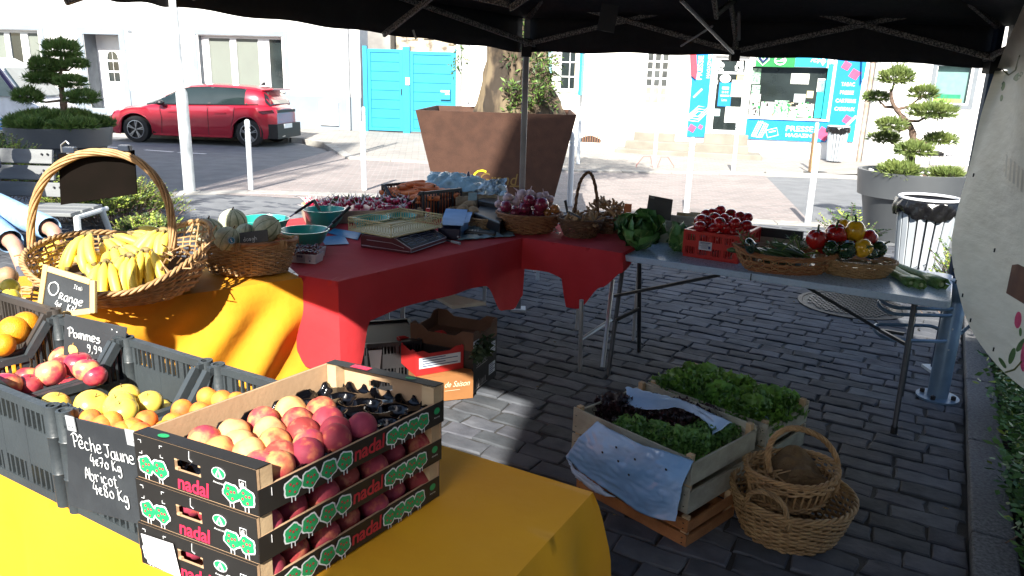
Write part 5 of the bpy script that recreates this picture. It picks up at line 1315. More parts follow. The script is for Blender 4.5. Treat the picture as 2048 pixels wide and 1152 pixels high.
mp_ = mat('banner_pink', (.75, .08, .22), (.6, .05, .16), rough=.6, vs=20); ml_ = mat('banner_leaf', (.10, .22, .05), (.05, .12, .03), rough=.6, vs=20); mw_ = mat('banner_brown', (.16, .07, .045), (.10, .04, .03), rough=.6, vs=12); mo_ = mat('banner_stem', (.14, .16, .05), rough=.6)
mgz = mat('banner_grey_letters', (.50, .48, .42), rough=.6)
for c, rx, ry, rot in (((2036, 640), 7, 17, .1), ((2050, 712), 9, 32, .1)):
    mb = MB(); decal(mb, blob(c, rx, ry, rot)); part('printed_petal', mb, mp_, bn)
for c, rx, ry, rot in (((2024, 712), 6, 17, .3), ((2042, 690), 6, 16, .6), ((2005, 726), 4, 13, -.6), ((2041, 664), 3, 9, 0), ((2006, 172), 4, 10, .2), ((2036, 152), 5, 12, .9), ((2003, 196), 3, 7, .2)):
    mb = MB(); decal(mb, blob(c, rx, ry, rot, f=lambda a: 1)); part('printed_leaf', mb, ml_, bn)
mb = MB(); decal(mb, [find_fine(*q) for q in ((2012, 586), (2024, 530), (2036, 528), (2060, 540), (2075, 620), (2048, 608))]); part('printed_picture', mb, mw_, bn)
mb = MB(); mb.tube([banp(*find_fine(*q)) + Vector((-.004, -.004, 0)) for q in ((2012, 744), (2030, 738), (2044, 722))], .005, 4); mb.tube([banp(*find_fine(*q)) + Vector((-.004, -.004, 0)) for q in ((2004, 138), (2018, 150), (2032, 140), (2040, 112))], .005, 4)
part('printed_stem', mb, mo_, bn)
mb = MB()
for i, (u0, v0) in enumerate(((2012, 308), (2020, 316), (2028, 322), (2036, 330), (2044, 338))):
    p = find_fine(u0, v0); q = find_fine(u0-3, v0+44); decal(mb, [(p[0], p[1]), find_fine(u0+4, v0+3), find_fine(u0+1, v0+47), q])
part('printed_letters', mb, mgz, bn)
for q in ((1906, 540), (1913, 563), (1926, 590), (1942, 640), (1988, 698), (1990, 500), (1948, 350)):
    p = banp(*find_fine(*q)); mb = MB(); mb.tube([p + Vector((-.006, -.006, .010)), p + Vector((-.006, -.006, -.010))], .004, 5); part('eyelet', mb, m_dark, bn)

# =====================================================================  TABLES AND CLOTHS
m_yc = mat('yellow_cloth', (.80, .38, .006), (.70, .31, .006), rough=.85, vs=2.2, bump=.8, bs=6)
m_oc = mat('saffron_cloth', (.70, .30, .006), (.60, .25, .006), rough=.85, vs=3, bump=.9, bs=7)
m_rc = mat('red_cloth', (.58, .026, .034), (.46, .018, .024), rough=.85, vs=2.5, bump=.7, bs=6)
def cloth(name, poly, drops, z, m, label, fold=.02, seed=0, freq=22, lift=.0, diag=0.0):
    """poly: ccw corners of the top (x, y); drops: for each edge a list of (t, drop) or None for no hanging part"""
    rr = random.Random(seed); n = len(poly); P = [Vector((p[0], p[1], 0)) for p in poly]; t = thing(name, label, 'tablecloth', (*poly[0][:2], z))
    c = sum(P, Vector())/n; nw = lambda p: .0022*NZ.noise(Vector((p.x*5, p.y*5, seed))) + .0015*NZ.noise(Vector((p.x*14, p.y*14, seed)))
    mb = MB(); M_ = 14
    for i in range(n):
        a, b = P[i], P[(i+1) % n]
        def tf(u, v, a=a, b=b): p = a.lerp(b, u).lerp(c, v); k = min(1, v*8); return Vector((p.x, p.y, z + nw(p)*k))
        mb.grid(tf, M_*2, M_)
    # hanging edges
    pts = []
    for i in range(n):
        if drops[i] is None: pts.append(None); continue
        a, b = P[i], P[(i+1) % n]; e = (b-a); L_ = e.length; e.normalize(); out = Vector((e.y, -e.x, 0))
        def dr(t_, D=drops[i]):
            for k in range(len(D)-1):
                if D[k][0] <= t_ <= D[k+1][0]:
                    q = (t_-D[k][0])/max(1e-6, D[k+1][0]-D[k][0]); q = q*q*(3-2*q); return D[k][1] + (D[k+1][1]-D[k][1])*q
            return D[-1][1]
        po = P[(i-1) % n]; e0 = (a-po).normalized(); o0 = Vector((e0.y, -e0.x, 0)); nx = P[(i+2) % n]; e1 = (nx-b).normalized(); o1 = Vector((e1.y, -e1.x, 0))
        has0, has1 = drops[(i-1) % n] is not None, drops[(i+1) % n] is not None
        def hf(u, v, a=a, b=b, out=out, L_=L_, dr=dr, o0=o0, o1=o1, has0=has0, has1=has1):
            p = a.lerp(b, u); d = dr(u)*v; o = out.copy(); cw = .10/L_
            if has0 and u < cw: o = out.lerp((out+o0).normalized(), 1-u/cw)
            if has1 and u > 1-cw: o = out.lerp((out+o1).normalized(), (u-1+cw)/cw)
            w = (sin(u*L_*freq + 1.3*sin(u*L_*5+seed) + diag*d*9) * .6 + .6*NZ.noise(Vector((u*L_*4+seed, d*1.5, 0))))*fold*min(1, d*5)
            rnd_ = .008*(1-math.exp(-d*60))
            return Vector((p.x, p.y, z - d)) + o*(rnd_ + .05*d + w + .01*min(1, d*10))
        mb.grid(hf, max(10, int(L_*42)), 14, flip=True)
    o = part('cloth', mb, m, t, smooth=2); o.data.validate()
    bpy_merge(o)
    return t
import bmesh
def bpy_merge(o):
    bm = bmesh.new(); bm.from_mesh(o.data); bmesh.ops.remove_doubles(bm, verts=bm.verts, dist=.0015); bmesh.ops.recalc_face_normals(bm, faces=bm.faces); bm.to_mesh(o.data); bm.free()
    if len(o.data.polygons) and o.data.polygons[0].normal.z < 0: o.data.flip_normals()
    o.data.polygons.foreach_set('use_smooth', [True]*len(o.data.polygons))
def folding_table(name, P0, P1, P2, P3, z, label, m_top, legs, th_=.042, lm=None):
    c = (Vector(P0)+Vector(P2))/2; t = thing(name, label, 'table', (c.x, c.y, 0)); lm = lm or m_tleg
    mb = MB(); mb.prism([(p[0], p[1], z-th_) for p in (P0, P1, P2, P3)], (0, 0, th_)); o = part('tabletop', mb, m_top, t)
    bm = bmesh.new(); bm.from_mesh(o.data); ve = [e for e in bm.edges if abs(e.verts[0].co.z-e.verts[1].co.z) > .01 and abs(e.verts[0].co.x-e.verts[1].co.x) < 1e-4]
    bmesh.ops.bevel(bm, geom=ve, offset=.05, segments=6, affect='EDGES', profile=.5); bm.to_mesh(o.data); bm.free(); bevel(o, .006, 2)
    for p, q in legs:
        mb = MB(); mb.tube([Vector(p), Vector(q)], .014, 8); part('leg', mb, lm, t, smooth=True)
    return t
FRa = Vector((.232, 1.786, 0)); TAl, TAd = 2.3, .755
pa = [FRa - A_*TAl - B_*TAd, FRa - B_*TAd, FRa, FRa - A_*TAl]      # near-left, near-right, far-right, far-left (ccw)
m_ply = mat('grey_tabletop', (.5, .5, .5), rough=.6)
leg4 = lambda ps, z, s=.1: [(Vector((p.x, p.y, 0)) + ((ps[0]+ps[2])/2 - p).normalized()*s + Vector((0, 0, z)), Vector((p.x, p.y, 0)) + ((ps[0]+ps[2])/2 - p).normalized()*(s+.02)) for p in ps]
folding_table('market_table', *[tuple(p) for p in pa], .745, 'table under the yellow cloth in the foreground, carrying the peach cartons', m_ply, leg4(pa, .7))
cloth('tablecloth', [(p.x, p.y) for p in pa], [[(0, .55), (.3, .5), (.7, .52), (1, .6)], [(0, .6), (.5, .5), (1, .62)], [(0, .5), (1, .5)], [(0, .5), (1, .5)]], .75, m_yc, 'bright yellow cloth draped over the foreground table under the peach cartons', .048, 3, 17)
# banana table
b0, b1 = Vector((-2.55, 2.74, 0)), Vector((-1.135, 3.90, 0)); e_ = (b1-b0).normalized(); nn = Vector((-e_.y, e_.x, 0))
pb_ = [b0, b1, b1+nn*.8, b0+nn*.8]
folding_table('market_table', *[tuple(p) for p in pb_], .742, 'table under the saffron cloth carrying the banana and melon baskets', m_ply, leg4(pb_, .7))
cloth('tablecloth', [(p.x, p.y) for p in pb_], [[(0, .62), (.5, .66), (1, .68)], [(0, .68), (.4, .5), (1, .4)], None, [(0, .5), (1, .6)]], .747, m_oc, 'saffron yellow cloth with deep diagonal folds under the banana basket', .055, 5, 13, diag=1.6)
# red table
P1, P2 = Vector((-.92, 3.82, 0)), Vector((.063, 5.10, 0))
rp = [P1, P2, Vector((.40, 5.62, 0)), Vector((-.55, 6.62, 0)), Vector((-1.95, 5.30, 0)), Vector((-1.16, 3.93, 0))]
t = folding_table('market_table', (-.86, 3.92, 0), (.02, 5.10, 0), (-.75, 5.9, 0), (-1.7, 4.75, 0), .742, 'table under the red cloth carrying the scale and the green bowls', m_ply, [])
for u, v in ((805, 668), (775, 650), (968, 610), (1075, 560), (1070, 543)):
    p = W(u, v, 0); mb = MB(); mb.beam(p, p + Vector((.01, .02, .72)), .03); part('leg', mb, m_galv, t)
mb = MB(); mb.prism([W(860, 592, .38), W(880, 588, .38), W(972, 610, .38), W(905, 618, .38)], (0, 0, .02)); part('shelf_board', mb, mat('pale_board', (.55, .52, .42), rough=.6), t)
cloth('tablecloth', [(p.x, p.y) for p in rp], [[(0, .5), (.05, .5), (.12, .26), (.3, .24), (.72, .245), (.84, .46), (.93, .48), (.985, .40), (1, .2)], None, None, None, None, [(0, .4), (.3, .5), (1, .53)]], .755, m_rc, 'red cloth hanging with a long corner over the table with the scale', .028, 7, 11)
P3 = Vector((.70, 4.705, 0)); rq = [P2+Vector((.0, .0, 0)), P3, P3+Vector((.36, .66, 0)), P2+Vector((.42, .62, 0))]
folding_table('market_table', tuple(P2+Vector((.03, .03, 0))), tuple(P3+Vector((-.14, .1, 0))), tuple(P3+Vector((.3, .64, 0))), tuple(P2+Vector((.4, .6, 0))), .742, 'small table under the second red cloth carrying the onion and garlic baskets', m_ply, [(W(1225, 560, .5), W(1205, 735, 0)), (W(1163, 600, .5), W(1160, 742, 0)), (W(1161, 680, .15), W(1222, 640, .22)), ((.5, 5.4, .7), (.5, 5.4, 0)), ((.9, 5.2, .7), (.9, 5.2, 0))], lm=mat('bare_aluminium', (.55, .56, .57), rough=.35, metal=.6))
cloth('tablecloth', [(p.x, p.y) for p in rq], [[(0, .21), (.30, .20), (.44, .22), (.52, .42), (.62, .42), (.85, .24), (1, .12)], [(0, .12), (.3, .05), (1, .03)], None, None], .758, m_rc, 'second red cloth with a pointed hanging flap, at the left end of the white table', .026, 9, 11)
# white folding table
T0 = Vector((.518, 4.853, 0)); T1 = Vector((2.324, 3.819, 0)); d_ = (T1-T0).normalized(); nn = Vector((-d_.y, d_.x, 0)); T2, T3 = T1+nn*.75, T0+nn*.75
m_wt = mat('sky_tinted_white_tabletop', (.42, .55, .70), (.37, .49, .63), rough=.3, vs=4, bump=.03, bs=90)  # white plastic with the sky's blue reflection painted into its base colour
m_bl = mat('dark_steel_leg', (.06, .065, .07), (.04, .04, .045), rough=.4, metal=.5)
legs = [(W(1247, 524, .69), W(1216, 750, 0)), (W(1279, 524, .69), W(1278, 703, 0)), (W(1829, 604, .69), W(1787, 866, 0))]
lt = legs[2]; legs.append((lt[0]+nn*.62, lt[1]+nn*.6))
t = folding_table('folding_table', tuple(T0), tuple(T1), tuple(T2), tuple(T3), .74, 'white plastic folding table on dark steel legs holding cabbages and peppers', m_wt, legs, lm=m_bl)
for a, b in (((1228, 592, .5), (1440, 550, .68)), ((1232, 640, .35), (1279, 617, .42)), ((1612, 573, .69), (1760, 660, .42)), ((1760, 660, .42), (1815, 690, .42)), ((1760, 660, .42), (1808, 668, .42))):
    A1, B1 = W(*a), W(*b); mb = MB(); mb.beam(A1, B1, .018, .018); part('brace', mb, m_bl, t)
mb = MB(); A1 = legs[2][0].lerp(legs[2][1], .3); B1 = legs[3][0].lerp(legs[3][1], .3); mb.tube([A1, B1], .012, 6); part('brace', mb, m_bl, t)
mb = MB(); q = W(1787, 866, 0); mb.lathe([(.018, 0), (.018, .04)], q, 10); part('rubber_foot', mb, m_dark, t)
mb = MB(); q = T0.lerp(T1, .5); mb.box(q - nn*.003 + Vector((0, 0, .716)), (.004, .01, .045), rz=atan2(d_.y, d_.x)); part('fold_seam', mb, m_dark, t)
# =====================================================================  CRATES AND CARTONS
m_gcr = mat('grey_crate_plastic', (.045, .055, .06), (.034, .041, .046), rough=.45, vs=4, bump=.15, bs=60)
m_bcr = mat('black_crate_plastic', (.022, .022, .024), (.015, .015, .016), rough=.4, vs=4)
m_rcr = mat('red_crate_plastic', (.50, .02, .015), (.42, .015, .012), rough=.4, vs=4)
def prof_z(prof, t):
    for k in range(len(prof)-1):
        if prof[k][0] <= t <= prof[k+1][0]: q = (t-prof[k][0])/max(1e-6, prof[k+1][0]-prof[k][0]); return prof[k][1] + (prof[k+1][1]-prof[k][1])*q
    return prof[-1][1]
def slot_wall(p0, p1, H, prof, band=(.34, .66), pitch=.022, th_=.012, rail=.022):
    """one crate side: base rail, top rail following prof, solid band between two rows of slots"""
    mb = MB(); p0, p1 = Vector(p0), Vector(p1); L_ = (p1-p0).length; d = (p1-p0).normalized()
    up = Vector((0, 0, 1))
    mb.beam(p0+up*.012, p1+up*.012, th_, .024)
    for k in range(len(prof)-1):
        a = p0 + d*L_*prof[k][0] + up*(H*prof[k][1]-rail/2); b = p0 + d*L_*prof[k+1][0] + up*(H*prof[k+1][1]-rail/2); mb.beam(a, b, th_+.008, rail)
    n = max(3, int(L_/pitch))
    for i in range(n+1):
        t = i/n; wd = .02 if i % 5 == 0 else .0065; zt_ = H*prof_z(prof, t)-rail*.5
        if i % 5 == 0 and 0 < i < n:
            mb.beam(p0+d*L_*t+up*.02, p0+d*L_*t+up*zt_, wd, th_*.8, up=d.cross(up))
        else:
            mb.beam(p0+d*L_*t+up*.02, p0+d*L_*t+up*(zt_), wd, th_*.7, up=d.cross(up))
    if band:
        z0, z1 = band[0]*H, min(band[1]*H, H*min(q[1] for q in prof)-rail*1.2)
        if z1 > z0+.01: mb.beam(p0+up*(z0+z1)/2, p1+up*(z0+z1)/2, th_*.72, z1-z0)
    return mb
def plastic_crate(name, label, C4, z, H, m, profs, band=(.34, .66), pitch=.022, posts=True, group=None):
    """C4: near-left, near-right, far-right, far-left corners"""
    c = sum((Vector(q) for q in C4), Vector())/4; t = thing(name, label, 'crate', (c.x, c.y, z), group=group)
    for k in range(4):
        a, b = Vector((*C4[k][:2], z)), Vector((*C4[(k+1) % 4][:2], z)); part('side_panel', slot_wall(a, b, H, profs[k], band, pitch), m, t)
    if posts:
        for k in range(4):
            p = Vector((*C4[k][:2], z)) + (c-Vector(C4[k])).normalized()*.004; p.z = z; hh = H*max(profs[k][0][1], profs[k-1][-1][1])+.004; mb = MB()
            mb.lathe([(.019, 0), (.019, hh*.33), (.021, hh*.34), (.019, hh*.35), (.019, hh*.7), (.021, hh*.71), (.019, hh*.72), (.019, hh), (.013, hh), (.013, hh-.02), (0, hh-.02)], p, 14); part('corner_post', mb, m, t, smooth=True)
    mb = MB(); mb.prism([Vector((*q[:2], z+.006)) for q in C4], (0, 0, .006)); part('floor', mb, m, t)
    return t
FULL = [(0, 1), (1, 1)]; DIP = [(0, 1), (.08, 1), (.26, .62), (.74, .62), (.92, 1), (1, 1)]; DIPL = [(0, 1), (.06, 1), (.2, .66), (.8, .66), (.94, 1), (1, 1)]
b2 = Vector((.60, .80, 0)).normalized(); GH = .263; GZ = .757
g1r = Vector((-1.090, 1.640, 0)); GL = .405
def quad4(nr_, w, l): return [nr_ - A_*w, nr_, nr_ + b2*l, nr_ - A_*w + b2*l]
G1 = quad4(g1r, .355, GL); plastic_crate('fruit_crate', 'grey slotted plastic crate of yellow apples between the red apples and the apricots', G1, GZ, GH, m_gcr, [FULL, DIP, FULL, DIP], (.30, .70))
g2l = g1r + A_*.046; G2 = [g2l, g2l + A_*.275, g2l + A_*.275 + b2*GL, g2l + b2*GL]; plastic_crate('fruit_crate', 'grey slotted plastic crate of apricots with the large price slate on its front', G2, GZ, GH, m_gcr, [[(0, 1), (.1, .95), (.2, .62), (1, .62)], [(0, .62), (.8, .62), (.92, 1), (1, 1)], FULL, DIP], (.30, .70))
g0r = G1[0] - A_*.024; G0 = quad4(g0r, .34, GL); plastic_crate('fruit_crate', 'grey slotted plastic crate of red and pink apples behind the Pommes slate edge', G0, GZ, GH, m_gcr, [FULL, DIP, FULL, DIP], (.30, .40))
o0 = G0[0] - A_*.026 + b2*.01; GO = quad4(o0, .36, .405); plastic_crate('fruit_crate', 'black slotted crate of oranges behind the Orange price slate', GO, GZ, .28, mat('brown_black_crate', (.06, .05, .045), (.04, .035, .03), rough=.5), [FULL, DIP, FULL, DIP], None)

# wicker -------------------------------------------------------------
m_wick = mat('wicker', (.46, .29, .14), (.27, .15, .065), rough=.6, vs=26, mix=(.3, .7), c3=(.38, .23, .10))
m_wickd = mat('wicker_dark', (.20, .10, .045), (.10, .045, .02), rough=.6, vs=26)
m_wickr = mat('wicker_reddish', (.34, .15, .06), (.22, .09, .035), rough=.6, vs=26)
def basket(name, label, c, rx0, ry0, rx1, ry1, h, ns=36, rows=14, r=.005, m=None, rz=0.0, lift=lambda a: 0, bulge=.75, cat='basket', open_rows=None, tilt=None):
    m = m or m_wick; t = thing(name, label, cat, c, rz)
    if tilt: t.rotation_euler = (tilt[0], tilt[1], rz)
    def rad(a, f):
        g = f**bulge; return (rx0+(rx1-rx0)*g)*cos(a), (ry0+(ry1-ry0)*g)*sin(a), h*f*(1+lift(a)*f)
    mb = MB(); n = ns*3
    fr_ = [i/(rows-1) for i in range(rows)] if open_rows is None else open_rows
    for i, f in enumerate(fr_):
        pts = []
        for k in range(n):
            a = 2*pi*k/n; x, y, z = rad(a, f*.96+.01); o = r*1.15*cos(ns/2*a + (pi if i % 2 else 0)); q = hypot(x, y) or 1
            pts.append((x*(1+o/q), y*(1+o/q), z + r*.35*sin(a*5+i) + .0))
        mb.tube(pts, r*(.9+.25*R()), 5, closed=True)
    part('weave', mb, m, t, world=False, smooth=2, kind='stuff')
    mb = MB()
    for k in range(ns):
        a = 2*pi*k/ns + (pi/ns); mb.tube([rad(a, f) for f in (0, .3, .65, 1.0)], r*.75, 5)
    part('stakes', mb, m, t, world=False, smooth=2, kind='stuff')
    mb = MB(); mb.add([(rx0*cos(2*pi*k/30), ry0*sin(2*pi*k/30), .004) for k in range(30)], [tuple(range(30))])
    for k in range(-6, 7): x = rx0*k/7; yy = ry0*sqrt(1-(k/7)**2); mb.tube([(x, -yy, .006), (x, yy, .006)], r*.8, 4)
    part('bottom', mb, m, t, world=False)
    mb = MB(); nt_ = int(60*max(rx1, ry1)/.25)
    for s in range(3):
        pts = []
        for k in range(nt_*2):
            a = 2*pi*k/(nt_*2); x, y, z = rad(a, 1); ph = a*nt_/4 + 2*pi*s/3; ph = round(nt_/4)*a + 2*pi*s/3; q = hypot(x, y); w = r*1.25
            pts.append((x*(1+w*cos(ph)/q), y*(1+w*cos(ph)/q), z + w*sin(ph)+r*.5))
        mb.tube(pts, r*1.05, 5, closed=True)
    part('rim', mb, m, t, world=False, smooth=2)
    t['_rad'] = 0
    return t, rad
def twist(pts, r, strands, amp, turns, k=10):
    """twisted rods following pts"""
    P = [Vector(p) for p in spl([tuple(p) for p in pts], k)]; mb = MB(); n = len(P)
    for s in range(strands):
        q = []
        for i, p in enumerate(P):
            d = (P[min(i+1, n-1)]-P[max(i-1, 0)]).normalized(); x = d.cross(Vector((0, 1, .01))).normalized(); y = d.cross(x); ph = 2*pi*turns*i/n + 2*pi*s/strands
            q.append(p + (x*cos(ph)+y*sin(ph))*amp)
        mb.tube(q, r, 5)
    return mb
# banana basket
bc = Vector((-1.875, 3.50, .762))
bt_, brad = basket('banana_basket', 'large round wicker basket of bananas with a tall hooped handle', bc, .25, .25, .395, .43, .10, 44, 15, .0065, m_wick, 0, lambda a: 1.6*max(0, cos(a-.5))**1.5 + 1.2*max(0, -cos(a))**1.2 + .6*max(0, sin(a)), .6)
hp = [WY(64, 500, 3.5), WY(62, 450, 3.5), WY(72, 395, 3.5), WY(100, 345, 3.5), WY(150, 312, 3.5), WY(205, 304, 3.5), WY(262, 315, 3.5), WY(305, 348, 3.5), WY(333, 395, 3.5), WY(344, 450, 3.5), WY(345, 500, 3.5)]
part('handle', twist(hp, .0065, 7, .013, 2.2, 6), m_wick, bt_, smooth=2)
mb = MB()
for i in range(26):
    p = Vector(hp[0] if i % 2 else hp[-1]) + Vector((U(-.04, .04), U(-.04, .03), U(-.06, .02))); a = U(0, 6.28); mb.tube([p, p + Vector((cos(a), sin(a), U(-.5, .8)))*U(.03, .09)], .004, 4)
for i in range(16):
    a = U(-.6, 1.6); x, y, z = brad(a, 1); p = bc + Vector((x, y, z)); mb.tube([p, p + Vector((U(-.04, .04), U(-.04, .04), U(-.04, .035)))*1.6], .0035, 4)
part('stray_rods', mb, m_wick, bt_, kind='stuff')
# slate hung from the handle
m_slate = mat('slate_board', (.034, .039, .044), (.020, .023, .027), rough=.6, vs=6, bump=.15, bs=30)
m_slateback = mat('board_back', (.006, .004, .003), (.004, .003, .002), rough=.9, spec=.08, vs=9)
m_chalk = mat('chalk', (.80, .82, .82), (.6, .62, .62), rough=.9, vs=60)
def board(name, label, Q4, m, th_=.006, cat='price board'):
    """q4: top-left, top-right, bottom-right, bottom-left world points"""
    q4 = [Vector(q) for q in Q4]; n = (q4[1]-q4[0]).cross(q4[3]-q4[0]).normalized(); cpos = Vector((0, 0, CH))
    if n.dot(cpos-q4[0]) < 0: n = -n
    c_ = sum(q4, Vector())/4; n_ = (q4[2]-q4[0]).cross(q4[3]-q4[1]).normalized(); n = n_ if n_.dot(n) > 0 else -n_; q4 = [q - n*(q-c_).dot(n) for q in q4]
    if isinstance(Q4, list): Q4[:] = q4
    t = thing(name, label, cat, (q4[2]+q4[3])/2); mb = MB(); mb.prism([q - n*th_ for q in q4], n*th_); o = part('panel', mb, m, t); bevel(o, .0015, 1)
    x = (q4[1]-q4[0]).normalized(); y = n.cross(x)
    return t, x, y, n
yb = 3.535
bb = [WY(116, 308, yb), WY(268, 300, yb), WY(274, 388, yb-.01), WY(121, 410, yb-.01)]
t, x, y, n = board('hanging_board', 'dark back of a sign board clipped to the handle of the banana basket', bb, m_slateback, .008)
for u, v in ((140, 300), (250, 296)):
    mb = MB(); mb.box(WY(u, v, yb-.03), (.055, .03, .028)); o = part('clip', mb, mat('black_clip', (.03, .04, .06), rough=.25), t); bevel(o, .004)
mb = MB(); mb.tube([WY(124, 305, yb), WY(122, 290, yb), WY(132, 282, yb), WY(138, 288, yb)], .004, 5); part('hook', mb, m_rim, t)

# bananas
m_ban = mat('banana_skin', (.88, .64, .08), (.78, .60, .10), rough=.5, vs=5, rnd=.08, mix=(.3, .6), sub=.05)
m_stem = mat('banana_stem', (.28, .22, .07), (.14, .09, .04), rough=.7, vs=20)
def banana_mesh(L_=.19, rr=.0185, bend=.9):
    mb = MB(); n = 12; pts = []; rs_ = []
    for i in range(n+1):
        t = i/n; a = (t-.12)*bend; Rb = L_/bend; pts.append((Rb*sin(a)-Rb*sin(-.12*bend), 0, -(Rb*(1-cos(a))-Rb*(1-cos(.12*bend))))); rs_.append(rr*(.32 if t < .1 else min(1, .35+(t-.08)*3.4) if t < .3 else 1 if t < .8 else max(.22, 1-((t-.8)/.2)**1.6*.8)))
    mb.tube(pts, rs_, 6)
    k = len(mb.f); mb.m = [1 if (i//6 in (0,) or i//6 >= n-1) and i < n*6 else 0 for i in range(k)]; mb.m[-1] = 1
    return mb.mesh('banana', [m_ban, m_stem], 2)
bmesh_ = [banana_mesh(.19, .019, 1.0), banana_mesh(.175, .0185, .8), banana_mesh(.2, .019, 1.15)]
def bunch(p, heading, n, spread, pitch, label, roll=0.0, sc=1.0):
    t = thing('banana_bunch', label, 'bananas', p, heading); t.rotation_euler = (roll, pitch, heading); t.scale = (sc,)*3
    for i in range(n):
        a = (i-(n-1)/2)*spread; o = link('banana', bmesh_[i % 3], t); o.location = (.005*cos(a), (i-(n-1)/2)*.017, .006*(i % 2)); o.rotation_euler = (U(-.25, .25)+(i-(n-1)/2)*.15, U(-.1, .12), a)
    mb = MB(); mb.sph((-.002, 0, 0), (.014, .010*n*.5, .010), 10, 6); part('crown', mb, m_stem, t, world=False, smooth=True)
    return t
zb0 = .93
for (u, v, z, hd, n, sp, pi_, lb, rl) in [
    (258, 522, 1.0, -1.75, 4, .20, .85, 'banana bunch hanging its tips towards the front rim of the basket', 0),
    (290, 512, 1.01, -1.25, 4, .18, .85, 'banana bunch beside the front one with its tips turned to the right rim', 0),
    (178, 470, 1.05, -1.75, 4, .28, .75, 'banana bunch with upturned crown at the middle of the basket behind the Orange slate', .2),
    (160, 515, .97, -.62, 3, .12, .28, 'row of ripe bananas lying diagonally just above the Orange slate', .2),
    (118, 478, 1.0, -1.2, 3, .35, .9, 'small dull banana bunch against the left rim of the basket', .2),
    (210, 480, 1.01, -.55, 4, .22, .30, 'bright bananas lying lengthwise in the centre of the basket', .4),
    (262, 466, 1.03, .1, 4, .22, .10, 'banana bunch lying against the back right side of the basket', .2),
    (326, 462, 1.07, -1.95, 5, .16, .85, 'banana bunch hooked up against the right inner rim of the basket', .0),
    (300, 488, 1.0, -1.5, 3, .22, .8, 'long speckled bananas at the right of the basket', 0),
    (212, 535, .98, -1.3, 3, .22, .7, 'bananas with tips down just right of the Orange slate', 0),
    (232, 498, .99, -.9, 4, .25, .35, 'widest banana bunch at the centre of the heap', .2)]:
    bunch(W(u, v-12 if v > 500 else v-2, z-.035), hd, n, sp, pi_*.72, lb, rl, 1.22)
mb = MB(); mb.lathe([(0, .05), (.30, .055), (.36, .10)], (0, 0, 0), 24); o = part('paper_lining', mb, mat('brown_paper', (.12, .08, .05), rough=.8), bt_, world=False)

# nadal cartons ------------------------------------------------------
m_card = mat('cardboard', (.48, .31, .18), (.42, .27, .155), rough=.85, vs=6, bump=.1, bs=80)
m_prnt = mat('black_printed_card', (.019, .018, .017), (.014, .013, .0125), rough=.4, vs=3)
m_tred = mat('print_red', (.72, .03, .08), rough=.4); m_tgr = mat('print_green', (.02, .35, .12), (.015, .3, .1), rough=.4, vs=20); m_wood = mat('pale_wood', (.52, .38, .22), (.40, .27, .15), rough=.75, vs=4, bump=.1, bs=40, stretch=(1, 3, 3))
ZT = 1.07; Ca, Cb, Cc, Cd = [W(*q, ZT) for q in ((290, 853), (512, 938), (887, 765), (668, 727))]
ul = (Cc-Cb); ul.z = 0; LL = ul.length; ul.normalize(); uw = ((Ca-Cb)+(Cd-Cc)).normalized(); LW = (Ca-Cb).length; CH3 = .105
def blobtree(mbs, c, x, y, s):
    mw, mg, mr = mbs; n = Vector(x).cross(Vector(y)); c = Vector(c); n15 = 18
    for k_, (m_, sc_, o_) in enumerate(((mw, 1.18, .0008), (mg, 1.0, .0014))):
        m_.add([c + (x*cos(a)+y*sin(a)*.95)*s*sc_*(1+.10*sin(5*a+c.x*40)) + n*o_ for a in [2*pi*k/n15 for k in range(n15)]], [tuple(range(n15))])
    for a, q in ((.4, .5), (2.2, .55), (3.6, .5), (5.0, .6), (1.3, .15)): 
        m_.k = 0; mr.add([c + (x*(cos(a)*q)+y*(sin(a)*q))*s + (x*cos(b)+y*sin(b))*s*.14 + n*.002 for b in [2*pi*k/8 for k in range(8)]], [tuple(range(8))])
    for dx in (-.22, .22):
        p = c - y*s*1.0 + x*s*dx + n*.001; mw.quad(p - x*s*.06, p + x*s*.06, p + x*s*.06 - y*s*.6, p - x*s*.06 - y*s*.6)
